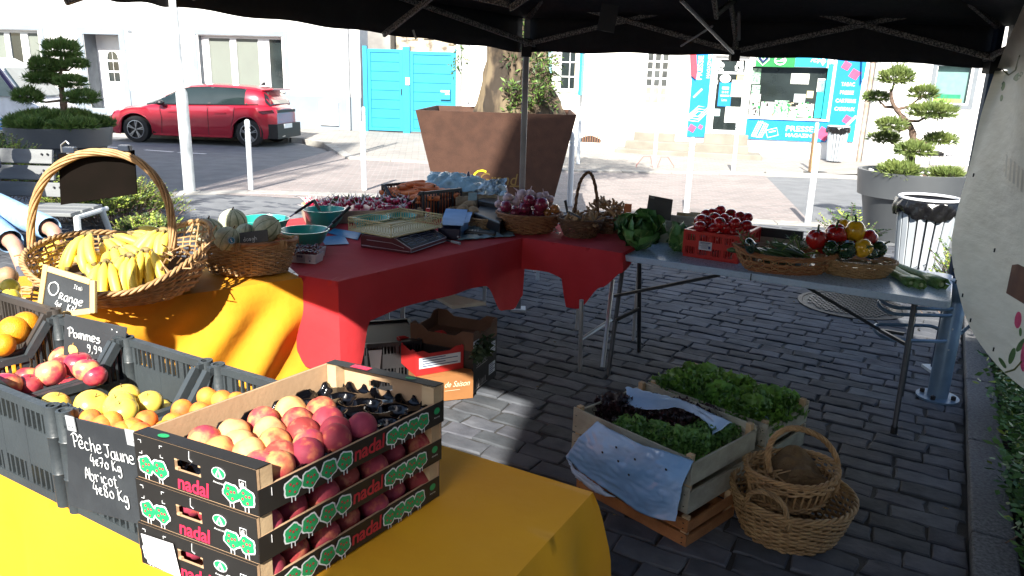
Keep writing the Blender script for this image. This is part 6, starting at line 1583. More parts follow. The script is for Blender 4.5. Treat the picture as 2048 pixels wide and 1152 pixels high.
for lev in range(3):
    z0 = ZT - CH3*(lev+1); org_ = Vector((Cb.x, Cb.y, 0)) - ul*(.004*lev) + uw*(.003*lev)
    nm = ['top', 'middle', 'bottom'][lev]
    t = thing('peach_carton', ['open top black printed fruit carton of peaches, uppermost of the stack of three', 'black printed fruit carton in the middle of the stack of three', 'lowest black printed fruit carton of the stack, with a white sheet on its end'][lev], 'carton', org_ + ul*LL/2 + uw*LW/2 + UZ*z0)
    def Q(a, b, c, o_=org_, z0=z0): return o_ + ul*a + uw*b + UZ*(z0+c)
    HH = CH3 - .003; T = .006; SH = HH*.57
    # near end wall with handle hole (a = 0), b from 0 (corner B) to LW (corner A)
    h0, h1, hz0, hz1 = LW*.44, LW*.66, HH*.46, HH*.72
    for end, a0 in (('end_panel', 0), ('end_panel', LL-T)):
        mb = MB()
        def bx(b0_, b1_, c0, c1, a0=a0): mb.prism([Q(a0, b0_, c0), Q(a0, b1_, c0), Q(a0, b1_, c1), Q(a0, b0_, c1)], ul*T)
        bx(0, h0, 0, HH); bx(h1, LW, 0, HH); bx(h0, h1, 0, hz0); bx(h0, h1, hz1, HH)
        for s_, hb in ((1, h0), (-1, h1)):
            for c0, c1, w_ in ((hz0, hz0+.005, .008), (hz1-.005, hz1, .008)): bx(min(hb, hb+s_*w_), max(hb, hb+s_*w_), c0, c1)
        mb.k = 1; sg_ = -1 if a0 == 0 else 1; xo_ = a0 if a0 == 0 else a0+T
        # printed black outer skin
        e = .0012*sg_
        for (b0_, b1_, c0, c1) in ((0, h0, .002, HH), (h1, LW, .002, HH), (h0, h1, .002, hz0), (h0, h1, hz1, HH)):
            pts = [Q(xo_, b0_, c0), Q(xo_, b1_, c0), Q(xo_, b1_, c1), Q(xo_, b0_, c1)]; mb.prism(pts, ul*e)
        pr = part(end, mb, [m_card, m_prnt], t)
        mb = MB(); fl = .032; mb.prism([Q(a0 if a0 == 0 else a0+T-fl, .0, HH+.0005), Q(a0 if a0 == 0 else a0+T-fl, LW, HH+.0005), Q((a0 if a0 == 0 else a0+T-fl)+fl, LW, HH+.0005), Q((a0 if a0 == 0 else a0+T-fl)+fl, .0, HH+.0005)], (0, 0, .002)); fp_ = part('top_flap', mb, m_prnt, t)
        # prints
        mw, mg, mr = MB(), MB(), MB(); x = -uw if a0 == 0 else uw; y = UZ; xx = xo_ + .0022*sg_
        F_ = lambda b, c, xx=xx, o_=org_, z0=z0: o_ + ul*xx + uw*b + UZ*(z0+c)
        if a0 == 0:
            for b in (.302, .262): blobtree((mw, mg, mr), F_(b, HH*.36), x, y, .0205)
            for b in (.066, .027): blobtree((mw, mg, mr), F_(b, HH*.36), x, y, .020)
            lettering(mr, 'nadal', F_(LW*.51, HH*.22), x, y, .088, .034, .95, .1, .02)
            mg.add([F_(LW*.29, HH*.70) + (x*cos(a)*.016 + y*sin(a)*.0105) for a in [2*pi*k/16 for k in range(16)]], [tuple(range(16))])
            mw.tube([F_(LW*.29, HH*.70) + (x*cos(a)*.0175 + y*sin(a)*.012) for a in [2*pi*k/16 for k in range(16)]], .0009, 4, closed=True)
            mw.prism([F_(LW*.29, HH*.79)+x*.0, F_(LW*.29, HH*.61)-x*.010, F_(LW*.29, HH*.61)-x*.004], x.cross(y)*.0015); mw.prism([F_(LW*.29, HH*.79), F_(LW*.29, HH*.61)+x*.004, F_(LW*.29, HH*.61)+x*.010], x.cross(y)*.0015)
            lettering(mw, 'Anecoop', F_(LW*.29, HH*.48), x, y, .034, .007)
            for (b, c) in ((.125, .60), (.118, .60)): pass
            mw.tube([F_(LW*.13, HH*.55), F_(LW*.08, HH*.55), F_(LW*.08, HH*.70), F_(LW*.13, HH*.70), F_(LW*.13, HH*.55)], .0008, 4); mw.box(F_(LW*.105, HH*.62), (.006, .006, .006))
            for b, c, sx in ((.32, .90, -1), (.32, .60, -1), (.25, .90, 1), (.25, .64, 1)): mw.tube([F_(b, HH*c), F_(b-sx*-.0, HH*c) + x*.008*(-sx) , F_(b, HH*c) + x*.008*(-sx) - y*.006*(1 if c > .8 else -1)], .0007, 4)
            mw.tube([F_(LW*.52, HH*.98), F_(LW*.525, HH*.80), F_(LW*.50, HH*.76)], .0008, 4)
        for m_, q, nm_ in ((mw, m_wht, 'print_white'), (mg, m_tgr, 'print_green'), (mr, m_tred, 'print_red')):
            if m_.f: part(nm_, m_, q, pr)
        if a0 == 0:
            mg = MB(); mg.add([Q(.016, LW*.80, HH+.0035) + (uw*cos(a)*.014 + ul*sin(a)*.008) for a in [2*pi*k/14 for k in range(14)]], [tuple(range(14))]); part('print_green', mg, m_tgr, fp_)
        else:
            mg = MB(); mg.prism([Q(LL-.026, LW*.78, HH+.0033), Q(LL-.008, LW*.78, HH+.0033), Q(LL-.008, LW*.62, HH+.0033), Q(LL-.026, LW*.62, HH+.0033)], (0, 0, .0006)); part('print_red', mg, m_tred, fp_)
            mg = MB(); mg.add([Q(LL-.016, LW*.25, HH+.0035) + (uw*cos(a)*.014 + ul*sin(a)*.008) for a in [2*pi*k/14 for k in range(14)]], [tuple(range(14))]); part('print_green', mg, m_tgr, fp_)
    for b_side in (0, 1):
        mb = MB(); bb0 = 0 if b_side == 0 else LW-T
        mb.prism([Q(T, bb0, 0), Q(LL-T, bb0, 0), Q(LL-T, bb0, SH if b_side == 0 else HH), Q(T, bb0, SH if b_side == 0 else HH)], uw*T)
        mb.k = 1; 
        if b_side == 0: mb.prism([Q(0, -.0012, .0), Q(LL, -.0012, .0), Q(LL, -.0012, SH), Q(0, -.0012, SH)], uw*.0011)
        else: mb.prism([Q(0, LW+.0002, .0), Q(LL, LW+.0002, .0), Q(LL, LW+.0002, HH), Q(0, LW+.0002, HH)], uw*.0011)
        pr = part('side_panel', mb, [m_card, m_prnt], t)
        if b_side == 0:
            mw, mg, mr = MB(), MB(), MB(); x = ul; y = UZ; F_ = lambda a, c, o_=org_, z0=z0: o_ + ul*a - uw*.0024 + UZ*(z0+c)
            for a in (.06, .105, .155, .20): blobtree((mw, mg, mr), F_(a+.02, SH*.52), x, y, .0205)
            for a in (.355, .39, .425, .46): blobtree((mw, mg, mr), F_(a+.012, SH*.52), x, y, .0195)
            lettering(mr, 'nadal', F_(.295, SH*.55), x, y, .095, .036, .95, .1, .02)
            mg.add([F_(LL-.028, SH*.66) + (x*cos(a)*.011 + y*sin(a)*.009) for a in [2*pi*k/16 for k in range(16)]], [tuple(range(16))]); lettering(mw, 'Anecoop', F_(LL-.028, SH*.36), x, y, .022, .006)
            mw.tube([F_(.03, SH*.9), F_(.03, SH*.6)], .0007, 4)
            for m_, q, nm_ in ((mw, m_wht, 'print_white'), (mg, m_tgr, 'print_green'), (mr, mat('print_dark_red', (.55, .03, .05), rough=.4), 'print_red')): part(nm_, m_, q, pr)
    for a, b in ((T+.001, T+.001), (LL-.036, T+.001), (T+.001, LW-.036), (LL-.036, LW-.036)):
        mb = MB(); mb.prism([Q(a, b-.006 if b < .1 else b, 0), Q(a+.03, b-.006 if b < .1 else b, 0), Q(a+.03, b+.028, 0), Q(a, b+.028, 0)], (0, 0, HH-.001)); part('corner_block', mb, m_wood, t)
    mb = MB(); mb.prism([Q(T, T, .002), Q(LL-T, T, .002), Q(LL-T, LW-T, .002), Q(T, LW-T, .002)], (0, 0, .004)); part('floor', mb, m_card, t)
    if lev == 2:
        mb = MB()
        F_ = lambda b, c, o_=org_, z0=z0: o_ - ul*.006 + uw*b + UZ*(z0+c)
        mb.prism([F_(.32, HH*.80), F_(.225, HH*.84), F_(.21, HH*.06), F_(.308, HH*.12)], -ul*.0008); part('paper_sheet', mb, m_wht, t)
# tray liner
m_tray = mat('black_tray_plastic', (.003, .0035, .005), (.002, .002, .003), rough=.13, spec=.35)
def trayf(u, v):
    a, b = .012+(LL-.024)*u, .012+(LW-.024)*v; gx_, gy_ = a/.077, b/.077 + .5*(int(a/.077) % 2)
    fx, fy_ = gx_-round(gx_), gy_-round(gy_); k = max(0, 1-(fx*fx+fy_*fy_)*5.2); z = .030 - .026*k**.6 + .003*NZ.noise(Vector((a*16, b*16, 0))) + (.012 if min(u, v, 1-u, 1-v) < .03 else 0)
    return Vector((Cb.x, Cb.y, 0)) + ul*a + uw*b + UZ*(ZT-CH3+.016+z)
mb = MB(); mb.grid(trayf, 130, 90); o = single('fruit_tray', mb, m_tray, 'glossy black dimpled plastic tray lining the top peach carton', 'tray', smooth=2)

# fruit ----------------------------------------------------------------
def crease(t, p): return 1 - .07*math.exp(-((t-pi/2)/.28)**2)*cos(p) - (.10*math.exp(-((pi/2-p)/.35)**2)) + .03*(cos(p)**2)
def peach_like(name, m, stem=False):
    mb = MB(); mb.sph((0, 0, 0), 1, 20, 14, crease)
    if stem: mb.k = 1; mb.tube([(0, 0, .86), (.03, .01, 1.08)], .04, 5); mb.k = 0
    return mb
PM = {}
def proto(key, fn):
    if key not in PM: PM[key] = fn()
    return PM[key]
m_pch = mat('peach_skin', (.62, .30, .10), (.36, .035, .04), rough=.75, vs=1.1, mix=(.38, .62), c3=(.52, .14, .07), hue=.02, rnd=.15, bump=.1, bs=20, det=3)
m_pcr = mat('peach_crimson', (.48, .14, .07), (.26, .025, .035), rough=.75, vs=1.3, mix=(.4, .68), c3=(.30, .03, .04), hue=.015, rnd=.12, bump=.1, bs=20, det=3)
m_pye = mat('peach_yellow', (.72, .42, .16), (.55, .18, .08), rough=.75, vs=1.0, mix=(.3, .6), hue=.01, rnd=.08, bump=.1, bs=20, det=3)
m_apr = mat('apricot_skin', (.82, .31, .04), (.70, .14, .03), rough=.65, vs=.9, mix=(.3, .6), hue=.01, rnd=.08, bump=.08, bs=20, det=3)
m_yap = mat('yellow_apple', (.80, .58, .09), (.70, .50, .08), rough=.3, vs=1.5, coat=.3, rnd=.05)
m_rap = mat('pink_apple', (.72, .36, .14), (.48, .04, .07), rough=.3, vs=.9, mix=(.4, .6), coat=.3, hue=.01, rnd=.1, c3=(.58, .13, .09), det=3)
m_crap = mat('crimson_apple', (.5, .08, .08), (.36, .015, .05), rough=.28, vs=1.4, coat=.3, rnd=.1, det=3)
m_org = mat('orange_skin', (.80, .32, .01), (.74, .26, .008), rough=.45, vs=3, bump=.35, bs=14, rnd=.06)
m_stm = mat('brown_stem', (.10, .06, .03), rough=.8)
def ball(name, mkey, fn, mats, p, r, label, cat, group=None, rot=None, sq=None):
    me = proto(mkey, lambda: fn().mesh(name, mats, 2)); o = link(name, me); o.location = p; o.scale = (r, r, r) if sq is None else (r*sq[0], r*sq[1], r*sq[2])
    o.rotation_euler = rot or (U(-.9, .9), U(-.9, .9), U(0, 6.28)); return tag(o, label, cat, group)
pl_lab = {'y': 'pale yellow peach in the open top carton', 'm': 'mottled pink and orange peach in the open top carton', 'c': 'dark crimson peach in the open top carton'}
m_pk = {'y': m_pye, 'm': m_pch, 'c': m_pcr}
peaches = [(409, 882, 'm'), (468, 866, 'y'), (478, 889, 'y'), (498, 906, 'y'), (527, 842, 'm'), (540, 864, 'y'), (549, 888, 'm'), (561, 913, 'c'), (582, 822, 'y'), (594, 846, 'm'), (606, 867, 'c'), (618, 889, 'm'), (629, 913, 'c'), (571, 942, 'm'), (643, 823, 'm'), (656, 844, 'c'), (672, 863, 'c'), (686, 886, 'c'), (737, 860, 'c'), (440, 905, 'm'), (520, 935, 'm')]
for i, (u, v, k) in enumerate(peaches):
    p_ = W(u, v, 1.024); nn_ = Vector((-ul.y, ul.x, 0)); b_in = (p_-Cb).dot(nn_); a_in = (p_-Cb).dot(ul)
    if b_in < .044: p_ += nn_*(.044-b_in)
    if a_in < .046: p_ += ul*(.046-a_in)
    o = ball('peach', 'peach'+k, lambda: peach_like('peach', None), m_pk[k], p_, .036+U(-.0015, .0015), pl_lab[k], 'peach', 'peaches in the open top carton')
for lev in (1, 2):
    z0 = ZT - CH3*(lev+1) + .05
    for i in range(7):
        for j in range(5 if i in (0,) else 2):
            if lev == 2 and j > 1 and i == 0: pass
            p = Vector((Cb.x, Cb.y, 0)) + ul*(.05+i*.076) + uw*(.043+j*.068 + (.015 if i % 2 else 0)) + UZ*z0
            ball('peach', 'peachc', lambda: peach_like('peach', None), m_pcr, p, .036, 'crimson peach half hidden in the %s carton of the stack' % ('middle' if lev == 1 else 'lowest'), 'peach', 'peaches in the %s carton' % ('middle' if lev == 1 else 'lowest'))
for (u, v) in [(415, 794), (364, 819), (401, 824), (347, 847), (387, 845), (444, 801), (473, 803), (435, 829), (468, 828), (224, 844), (293, 841), (264, 857), (281, 867), (181, 838), (541, 806), (500, 815), (330, 862), (245, 862), (420, 846), (205, 850), (360, 866), (398, 862)]:
    ball('apricot', 'apricot', lambda: peach_like('apricot', None), m_apr, W(u, v, .99), .0252+U(-.0015, .0015), 'small orange apricot in the grey crate beside the peach cartons', 'apricot', 'apricots in the grey crate')
mb = MB(); zf = .885; mb.prism([Vector((q.x, q.y, zf-.09)) for q in [G2[0].lerp(G2[2], .06), G2[1].lerp(G2[3], .06), G2[2].lerp(G2[0], .06), G2[3].lerp(G2[1], .06)]], (0, 0, .01))
def fillpile(C4, z, n, r, name, key, m, label, cat, group, sd, fn=None):
    rs = random.Random(sd); C4 = [Vector(q) for q in C4]; out = []
    k = 0
    while len(out) < n and k < 900:
        k += 1; u, v = rs.uniform(.1, .9), rs.uniform(.1, .9); p = C4[0].lerp(C4[1], u).lerp(C4[3].lerp(C4[2], u), v)
        zz = z + rs.choice((0, 0, r*1.1)); p = Vector((p.x, p.y, zz))
        if all((p-q).length > 1.75*r for q in out): out.append(p)
    for p in out: ball(name, key, fn or (lambda: peach_like(name, None)), m, p, r, label, cat, group)
fillpile(G2, .795, 16, .028, 'apricot', 'apricot', m_apr, 'apricot low in the grey crate, seen through its slots', 'apricot', 'lower apricots in the grey crate', 5)
fillpile(G2, .85, 12, .028, 'apricot', 'apricot', m_apr, 'apricot low in the grey crate, seen through its slots', 'apricot', 'lower apricots in the grey crate', 15)
def apple(): 
    mb = MB(); mb.sph((0, 0, 0), (1, 1, .92), 20, 14, lambda t, p: 1 - .16*math.exp(-((pi/2-abs(p))/.3)**2) + .05*cos(p)*(1 if p > 0 else .4) + .015*sin(5*t)*max(0, -p)); mb.k = 1; mb.tube([(0, 0, .72), (.05, .02, 1.05)], .035, 5); return mb
for (u, v, r, z) in [(184, 812, .044, .93), (249, 796, .041, .93), (240, 813, .041, .935), (247, 824, .038, .93), (299, 807, .036, .92), (111, 810, .037, .92), (150, 835, .04, .87), (210, 835, .036, .88)]:
    ball('apple', 'yapple', apple, [m_yap, m_stm], W(u, v, z), r, 'pale yellow apple in the crate left of the apricots', 'apple', 'yellow apples', (U(-.5, .5), U(-.5, .5), U(0, 6)))
fillpile(G1, .80, 14, .038, 'apple', 'yapple', [m_yap, m_stm], 'yellow apple low in the crate, seen through its slots', 'apple', 'lower yellow apples', 6, apple)
for (u, v, r, z, k, lb) in [(101, 746, .041, .95, 0, 'pale peach coloured apple nearest the front rail of the red apple crate'), (157, 730, .042, .95, 1, 'large crimson apple under the apple drawing of the Pommes slate'), (174, 740, .036, .965, 0, 'orange blushed apple leaning on the crimson one under the Pommes slate'), (190, 752, .033, .95, 1, 'small crimson apple at the right end of the red apple crate'), (58, 771, .034, .93, 1, 'small magenta apple low beside the front rail of the red apple crate'), (14, 770, .038, .95, 0, 'orange red apple at the left edge of the picture')]:
    ball('apple', 'papple%d' % k, apple, [m_rap if k == 0 else m_crap, m_stm], W(u, v, z), r, lb, 'apple', None, (U(-.4, .4), U(-.4, .4), U(0, 6)))
fillpile(G0, .80, 14, .038, 'apple', 'papple1', [m_crap, m_stm], 'crimson apple low in the crate, seen through its slots', 'apple', 'lower red apples', 8, apple)
fillpile(G0, .87, 8, .038, 'apple', 'papple0', [m_rap, m_stm], 'blushed apple low in the crate, seen through its slots', 'apple', 'lower blushed apples', 18, apple)
def orange():
    mb = MB(); mb.sph((0, 0, 0), 1, 22, 16, lambda t, p: 1 - .05*math.exp(-((pi/2-p)/.25)**2)); mb.k = 1; mb.sph((0, 0, .93), .06, 6, 4); return mb
for (u, v, r, z, lb) in [(28, 661, .047, .98, 'big bright orange at the front of the orange crate'), (52, 650, .044, .985, 'orange half behind the big one, with a dark navel'), (6, 690, .036, .96, 'orange cut by the left edge of the picture'), (75, 672, .034, .93, 'shaded orange low beside the Orange slate')]:
    ball('orange', 'orange', orange, [m_org, m_stm], W(u, v, z), r, lb, 'orange')
fillpile(GO, .80, 9, .04, 'orange', 'orange', [m_org, m_stm], 'orange low in the dark crate', 'orange', 'lower oranges', 9, orange)
# lemons / quinces in a small basket top left
lc = W(8, 600, .98); t, _ = basket('fruit_basket', 'small wicker basket of yellow quinces behind the orange crate at the left edge', Vector((lc.x-.03, lc.y+.04, .86)), .10, .09, .16, .14, .11, 24, 8, .005, m_wick)
mb = MB(); mb.box((lc.x-.03, lc.y+.04, .80), (.3, .26, .1)); o = single('upturned_box', mb, mat('brown_card_dark', (.12, .08, .05), rough=.8), 'brown card box under the small quince basket at the left edge', 'box')
def quince(): 
    mb = MB(); mb.sph((0, 0, 0), 1, 18, 12, lambda t, p: 1 + .05*sin(4*t)*cos(p) - .1*math.exp(-((pi/2-p)/.3)**2)); mb.k = 1; mb.tube([(0, 0, .85), (.05, 0, 1.1)], .05, 5); return mb
m_qn = mat('quince_yellow', (.70, .55, .06), (.58, .46, .05), rough=.4, vs=2, rnd=.06)
for (u, v, r, z, lb) in [(19, 576, .036, 1.01, 'yellow quince at the top of the small basket'), (20, 597, .036, .99, 'yellow quince at the front rim of the small basket'), (-4, 590, .034, .99, 'yellow quince cut by the left edge of the picture')]:
    ball('quince', 'quince', quince, [m_qn, m_stm], W(u, v, z), r, lb, 'quince')
ball('turnip', 'turn', quince, [mat('tan_skin', (.38, .22, .12), rough=.6), m_stm], W(14, 553, 1.02), .038, 'tan brown round fruit at the back of the quince basket', 'fruit')

# price slates ----------------------------------------------------------
def bilin(q, u, v): a = Vector(q[0]).lerp(Vector(q[1]), u); b = Vector(q[3]).lerp(Vector(q[2]), u); return a.lerp(b, v)
yo = 2.42
ob = [WY(86, 530, yo+.03), WY(194, 562, yo-.02), WY(188, 626, yo-.06), WY(77, 640, yo)]
t, x, y, n = board('price_slate', 'small slate in a pale wooden frame chalked Orange, in front of the bananas', ob, m_slate, .004)
cc = sum((Vector(q) for q in ob), Vector())/4; m_fr = mat('yellow_pine', (.66, .47, .20), (.56, .38, .15), rough=.5, vs=4)
for k in range(4):
    a, b = Vector(ob[k]), Vector(ob[(k+1) % 4]); ins = (cc-(a+b)/2).normalized()*.008; mb = MB(); dd = (b-a).normalized(); mb.beam(a + ins - dd*(.002 if k % 2 else -.018), b + ins + dd*(.002 if k % 2 else -.018), .02, .014, up=n); o = part('frame', mb, m_fr, t); bevel(o, .003)
sc_h = (Vector(ob[3])-Vector(ob[0])).length
xr = (Vector(ob[1])-Vector(ob[0])).normalized(); 
mb = MB(); scrawl(mb, 'O', bilin(ob, .14, .50)+n*.002, xr, y, .044, .0022); scrawl(mb, 'Range', bilin(ob, .36, .60)+n*.002, xr, y, .030, .0019); scrawl(mb, '4E  Kg', bilin(ob, .30, .76)+n*.002, xr, y, .024, .0017); scrawl(mb, 'Itali', bilin(ob, .62, .33)+n*.002, xr, y, .014, .0010)
part('chalk_writing', mb, m_chalk, t)
yp = 2.18
ob = [WY(128, 628, yp+.02), WY(254, 655, yp-.05), WY(243, 745, yp-.05), WY(126, 745, yp+.02)]
t, x, y, n = board('price_slate', 'black slate chalked Pommes with a printed yellow apple, standing in the red apple crate', ob, m_slate, .004)
xr = (Vector(ob[1])-Vector(ob[0])).normalized(); y = n.cross(xr)
mb = MB(); scrawl(mb, 'Pommes', bilin(ob, .10, .36)+n*.002, xr, y, .029, .0021); scrawl(mb, '9,99E', bilin(ob, .42, .60)+n*.002, xr, y, .026, .0014); scrawl(mb, 'L', bilin(ob, .8, .6)+n*.002, xr, y, .02, .0012); scrawl(mb, 'l', bilin(ob, .85, .55)+n*.002, xr, y, .012, .001)
for q in ((.78, .10), (.86, .13)): c = bilin(ob, *q)+n*.0015; mb.disc(c, xr, y, .0022, 8)
part('chalk_writing', mb, m_chalk, t)
mb = MB(); c = bilin(ob, .17, .60)+n*.0015; mb.add([c + (xr*cos(a)+y*sin(a)*1.05)*.0185*(1-.12*max(0, sin(a))**6) for a in [2*pi*k/20 for k in range(20)]], [tuple(range(20))]); mb.tube([c + y*.016, c + y*.025 + xr*.002], .0009, 4); part('printed_apple', mb, mat('apple_print', (.80, .55, .16), (.75, .4, .12), vs=30, rough=.5), t)
# big slate on the apricot crate front
pf = G2[0] - Vector((A_.y*-1, A_.x, 0))*.0; fdir = A_; nf = Vector((A_.y, -A_.x, 0))
base_p = G2[0] + nf*.022
ob = [WP(131, 832, base_p, fdir), WP(290, 869, base_p, fdir), WP(302, 1056, base_p, fdir), WP(138, 1012, base_p, fdir)]
t, x, y, n = board('price_slate', 'large slate chalked with peach and apricot prices, clipped to the apricot crate', ob, m_slate, .004)
xr = (Vector(ob[1])-Vector(ob[0])).normalized(); y = n.cross(xr); k_ = (Vector(ob[1])-Vector(ob[0])).length
mb = MB()
for s, uv, h in (('Pe^che', (.12, .30), .0300), ('Jaune', (.53, .33), .0285), ('4E70 Kg', (.34, .45), .0235), ('Abricot', (.26, .62), .0265), ('4E80 Kg', (.36, .76), .0270)):
    scrawl(mb, s, bilin(ob, *uv)+n*.002, xr, y, h*k_/.262, .0012)
part('chalk_writing', mb, m_chalk, t)
for u_ in (.08, .84):
    mb = MB(); c = bilin(ob, u_, .055)+n*.0035; mb.prism([c + xr*dx + y*dy for dx, dy in ((-.012, -.018), (.022, -.018), (.022, .018), (-.012, .018))], n*.002); cl = part('clip', mb, m_zinc, t)
    for dx in (-.002, .012): mb = MB(); mb.sph(c + xr*dx + n*.003 - y*.006, .0022, 6, 4); part('rivet', mb, m_rim, cl)

# melon basket --------------------------------------------------------
mc = Vector((-1.445, 3.985, .762)); mt_, mrad = basket('melon_basket', 'oval split wicker basket of striped melons with bound end handles', mc, .20, .13, .255, .165, .16, 44, 15, .0052, m_wick, .1)
for s_ in (-1, 1):
    a0 = -1.15 if s_ < 0 else -.15
    P_ = [Vector(mrad(a, 1.0)) for a in (a0-.45, a0-.2, a0, a0+.2, a0+.45)]; P_ = [p*1.02 + Vector((0, 0, .012)) for p in P_]
    mb = MB(); mb.tube(spl([tuple(p) for p in P_], 4), .011, 8); part('handle', mb, m_wickr, mt_, world=False, smooth=True)
    for q in (P_[0], P_[-1]):
        mb = MB(); 
        for k in range(5): mb.tube([q + Vector((.008*k-.016, -.012, .012)), q + Vector((.008*k-.016, -.016, -.03))], .0035, 4)
        part('binding', mb, m_wick, mt_, world=False)
m_mel = mat('melon_rind', (.62, .62, .44), (.46, .49, .33), rough=.8, vs=5, bump=.6, bs=30, mix=(.35, .6), rnd=.06)
m_mgr = mat('melon_groove', (.26, .30, .18), rough=.8)
def melon():
    mb = MB(); N_ = 60; k = 10; mb.sph((0, 0, 0), (1, 1, .96), N_, 18, lambda t, p: 1 - .05*max(0, cos(k*t))**6*max(0, cos(p))**.5)
    fs = []
    for i, f in enumerate(mb.f):
        c = i % N_; mb.m[i] = 1 if c % 6 == 0 else 0
    mb.k = 2; mb.tube([(0, 0, .9), (.02, .02, 1.03), (.08, 0, 1.16)], [.09, .05, .035], 6); return mb
for (u, v, z, r, rot, lb) in [(417, 466, .965, .084, (.1, .1, 0), 'striped grey green melon at the left of the melon basket'), (466, 444, .965, .08, (.2, -.1, 1), 'striped melon at the back of the melon basket'), (456, 479, .955, .070, (.5, -.1, 2), 'small melon with a round blue sticker at the front of the basket'), (534, 457, .96, .080, (.3, .9, .5), 'melon with a blue sticker lying on its side at the right of the basket'), (492, 466, .94, .055, (.4, 0, 3), 'pale melon half hidden behind the little price card')]:
    ball('melon', 'melon', melon, [m_mel, m_mgr, m_stm], W(u, v, z), r, lb, 'melon', None, rot)
for (u, v, y_) in ((463, 481, 3.86), (518, 455, 3.93)):
    p = WY(u, v, y_-.01); p = W(u, v, .95); d_v = (Vector((0, 0, CH))-p).normalized(); p = p + d_v*.085; xx = d_v.cross(UZ).normalized(); yy = xx.cross(d_v)*-1
    mb = MB(); mb.prism([p + (xx*cos(a)+yy*sin(a))*.019 for a in [2*pi*k/20 for k in range(20)]], -d_v*.03); mb.k = 1; mb.tube([p + d_v*.001 + (xx*cos(a)+yy*sin(a))*.0165 for a in [2*pi*k/16 for k in range(16)]], .001, 4, closed=True); mb.prism([p + (xx*a+yy*b)*.012 for a, b in ((-.5, .6), (.1, .8), (.5, -.7), (.1, -.8), (0, 0))], d_v*.001)
    single('melon_sticker', mb, [mat('sticker_blue', (.02, .20, .36), rough=.4), m_wht], 'round blue sticker on the %s melon' % ('small front' if u < 500 else 'right-hand'), 'sticker')
ob = [WY(478, 466, 3.845), WY(535, 459, 3.845), WY(537, 482, 3.84), WY(480, 490, 3.84)]
t, x, y, n = board('price_card', 'tiny black price card with chalk scribble on the front rim of the melon basket', ob, m_slate, .003)
xr = (Vector(ob[1])-Vector(ob[0])).normalized(); mb = MB(); scrawl(mb, 'dosgh', bilin(ob, .15, .75)+n*.002, xr, n.cross(xr), .022, .0011); part('chalk_writing', mb, m_chalk, t)
# =====================================================================  ON THE RED TABLE
ZR = .758
m_tq = mat('turquoise_plastic', (.03, .36, .30), (.025, .32, .27), rough=.3, coat=.2)
m_blk = mat('black_plastic', (.02, .02, .022), rough=.4); m_steel = mat('steel', (.5, .5, .5), rough=.25, metal=.9)
def bowl(c, r, h, label):
    mb = MB(); mb.lathe([(0, 0), (r*.5, 0), (r*.55, .006), (r*.82, h*.45), (r*.97, h*.9), (r, h*.9), (r*1.03, h), (r*.97, h), (r*.93, h*.88), (r*.78, h*.45), (r*.5, .012), (0, .01)], n=40)
    o = single('bowl', mb, m_tq, label, 'bowl', 'turquoise plastic bowls on the red cloth', smooth=True, loc=Vector((0, 0, 0))); o.location = c; return o
bowl((-1.305, 4.60, ZR), .148, .115, 'nearest turquoise bowl, right of the melon basket'); bowl((-1.35, 5.28, ZR), .145, .13, 'turquoise bowl with a leaning black handle, in front of the radish crate')
bowl((-1.66, 4.90, ZR), .165, .12, 'turquoise bowl half hidden behind the melons'); bowl((-.98, 5.08, ZR), .125, .115, 'turquoise bowl behind the openwork tray, left of the bottle'); bowl((-.80, 5.24, ZR), .11, .11, 'turquoise bowl rim peeping over the openwork tray beside the bottle')
def tong(a, b, label, w=.012):
    t = thing('ladle', label, 'ladle', b); mb = MB(); mid = Vector(a).lerp(Vector(b), .45); mb.tube([a, mid], [w, w*.85], 8); part('grip', mb, m_blk, t, smooth=True); mb = MB(); mb.tube([mid, b], w*.5, 6); mb.sph(b, (.035, .03, .012), 10, 6); part('stem', mb, m_steel, t, smooth=True)
tong(WY(700, 414, 4.75), Vector((-1.26, 4.56, .79)), 'black handled ladle leaning in the nearest turquoise bowl', .011)
tong(WY(626, 402, 5.15), Vector((-1.62, 4.95, .80)), 'black handled ladle lying across from the bowl behind the melons', .011)
tong(WY(627, 400, 5.3), Vector((-1.33, 5.26, .80)), 'black handle hooked on the bowl in front of the radishes', .012)
# punnets
def punnet(c, rz, label):
    t = thing('punnet', label, 'punnet', c, rz); mb = MB(); a, b, h = .085, .055, .055
    for s_ in ((-1, -1, 1, -1), (1, -1, 1, 1), (1, 1, -1, 1), (-1, 1, -1, -1)):
        p = [Vector((s_[0]*a*.88, s_[1]*b*.88, 0)), Vector((s_[2]*a*.88, s_[3]*b*.88, 0)), Vector((s_[2]*a, s_[3]*b, h)), Vector((s_[0]*a, s_[1]*b, h))]; mb.prism(p, (Vector((0, 0, 0))-(p[0]+p[1])/2).normalized()*.003)
    part('card_box', mb, mat('white_card', (.60, .58, .60), (.54, .52, .55), rough=.6, vs=20), t, world=False)
    mb = MB(); mb.box((0, 0, .004), (a*1.7, b*1.7, .004)); part('base', mb, m_wht, t, world=False)
    mb = MB(); f = lambda x, z: Vector((x, -b*.885-.0065-(b*.12)*z/h, z))
    for k in range(8): mb.box(f(-.03+k*.0045, .042), (.0022 if k % 3 else .0035, .001, .014))
    mb.box(f(.012, .03), (.001, .001, .04)); mb.box(f(.045, .018), (.008, .001, .008))
    for k in range(4): mb.box(f(-.015, .028-k*.005), (.04, .001, .001)); mb.box(f(.045, .044-k*.005), (.024, .001, .0009))
    part('print', mb, m_navy, t, world=False); return t
pp = W(612, 522, .765); punnet((pp.x, pp.y+.02, ZR), -.18, 'white card punnet of dark cherries at the corner of the red cloth'); punnet((pp.x-.02, pp.y+.15, ZR), -.15, 'second card punnet behind the first, against the nearest bowl')
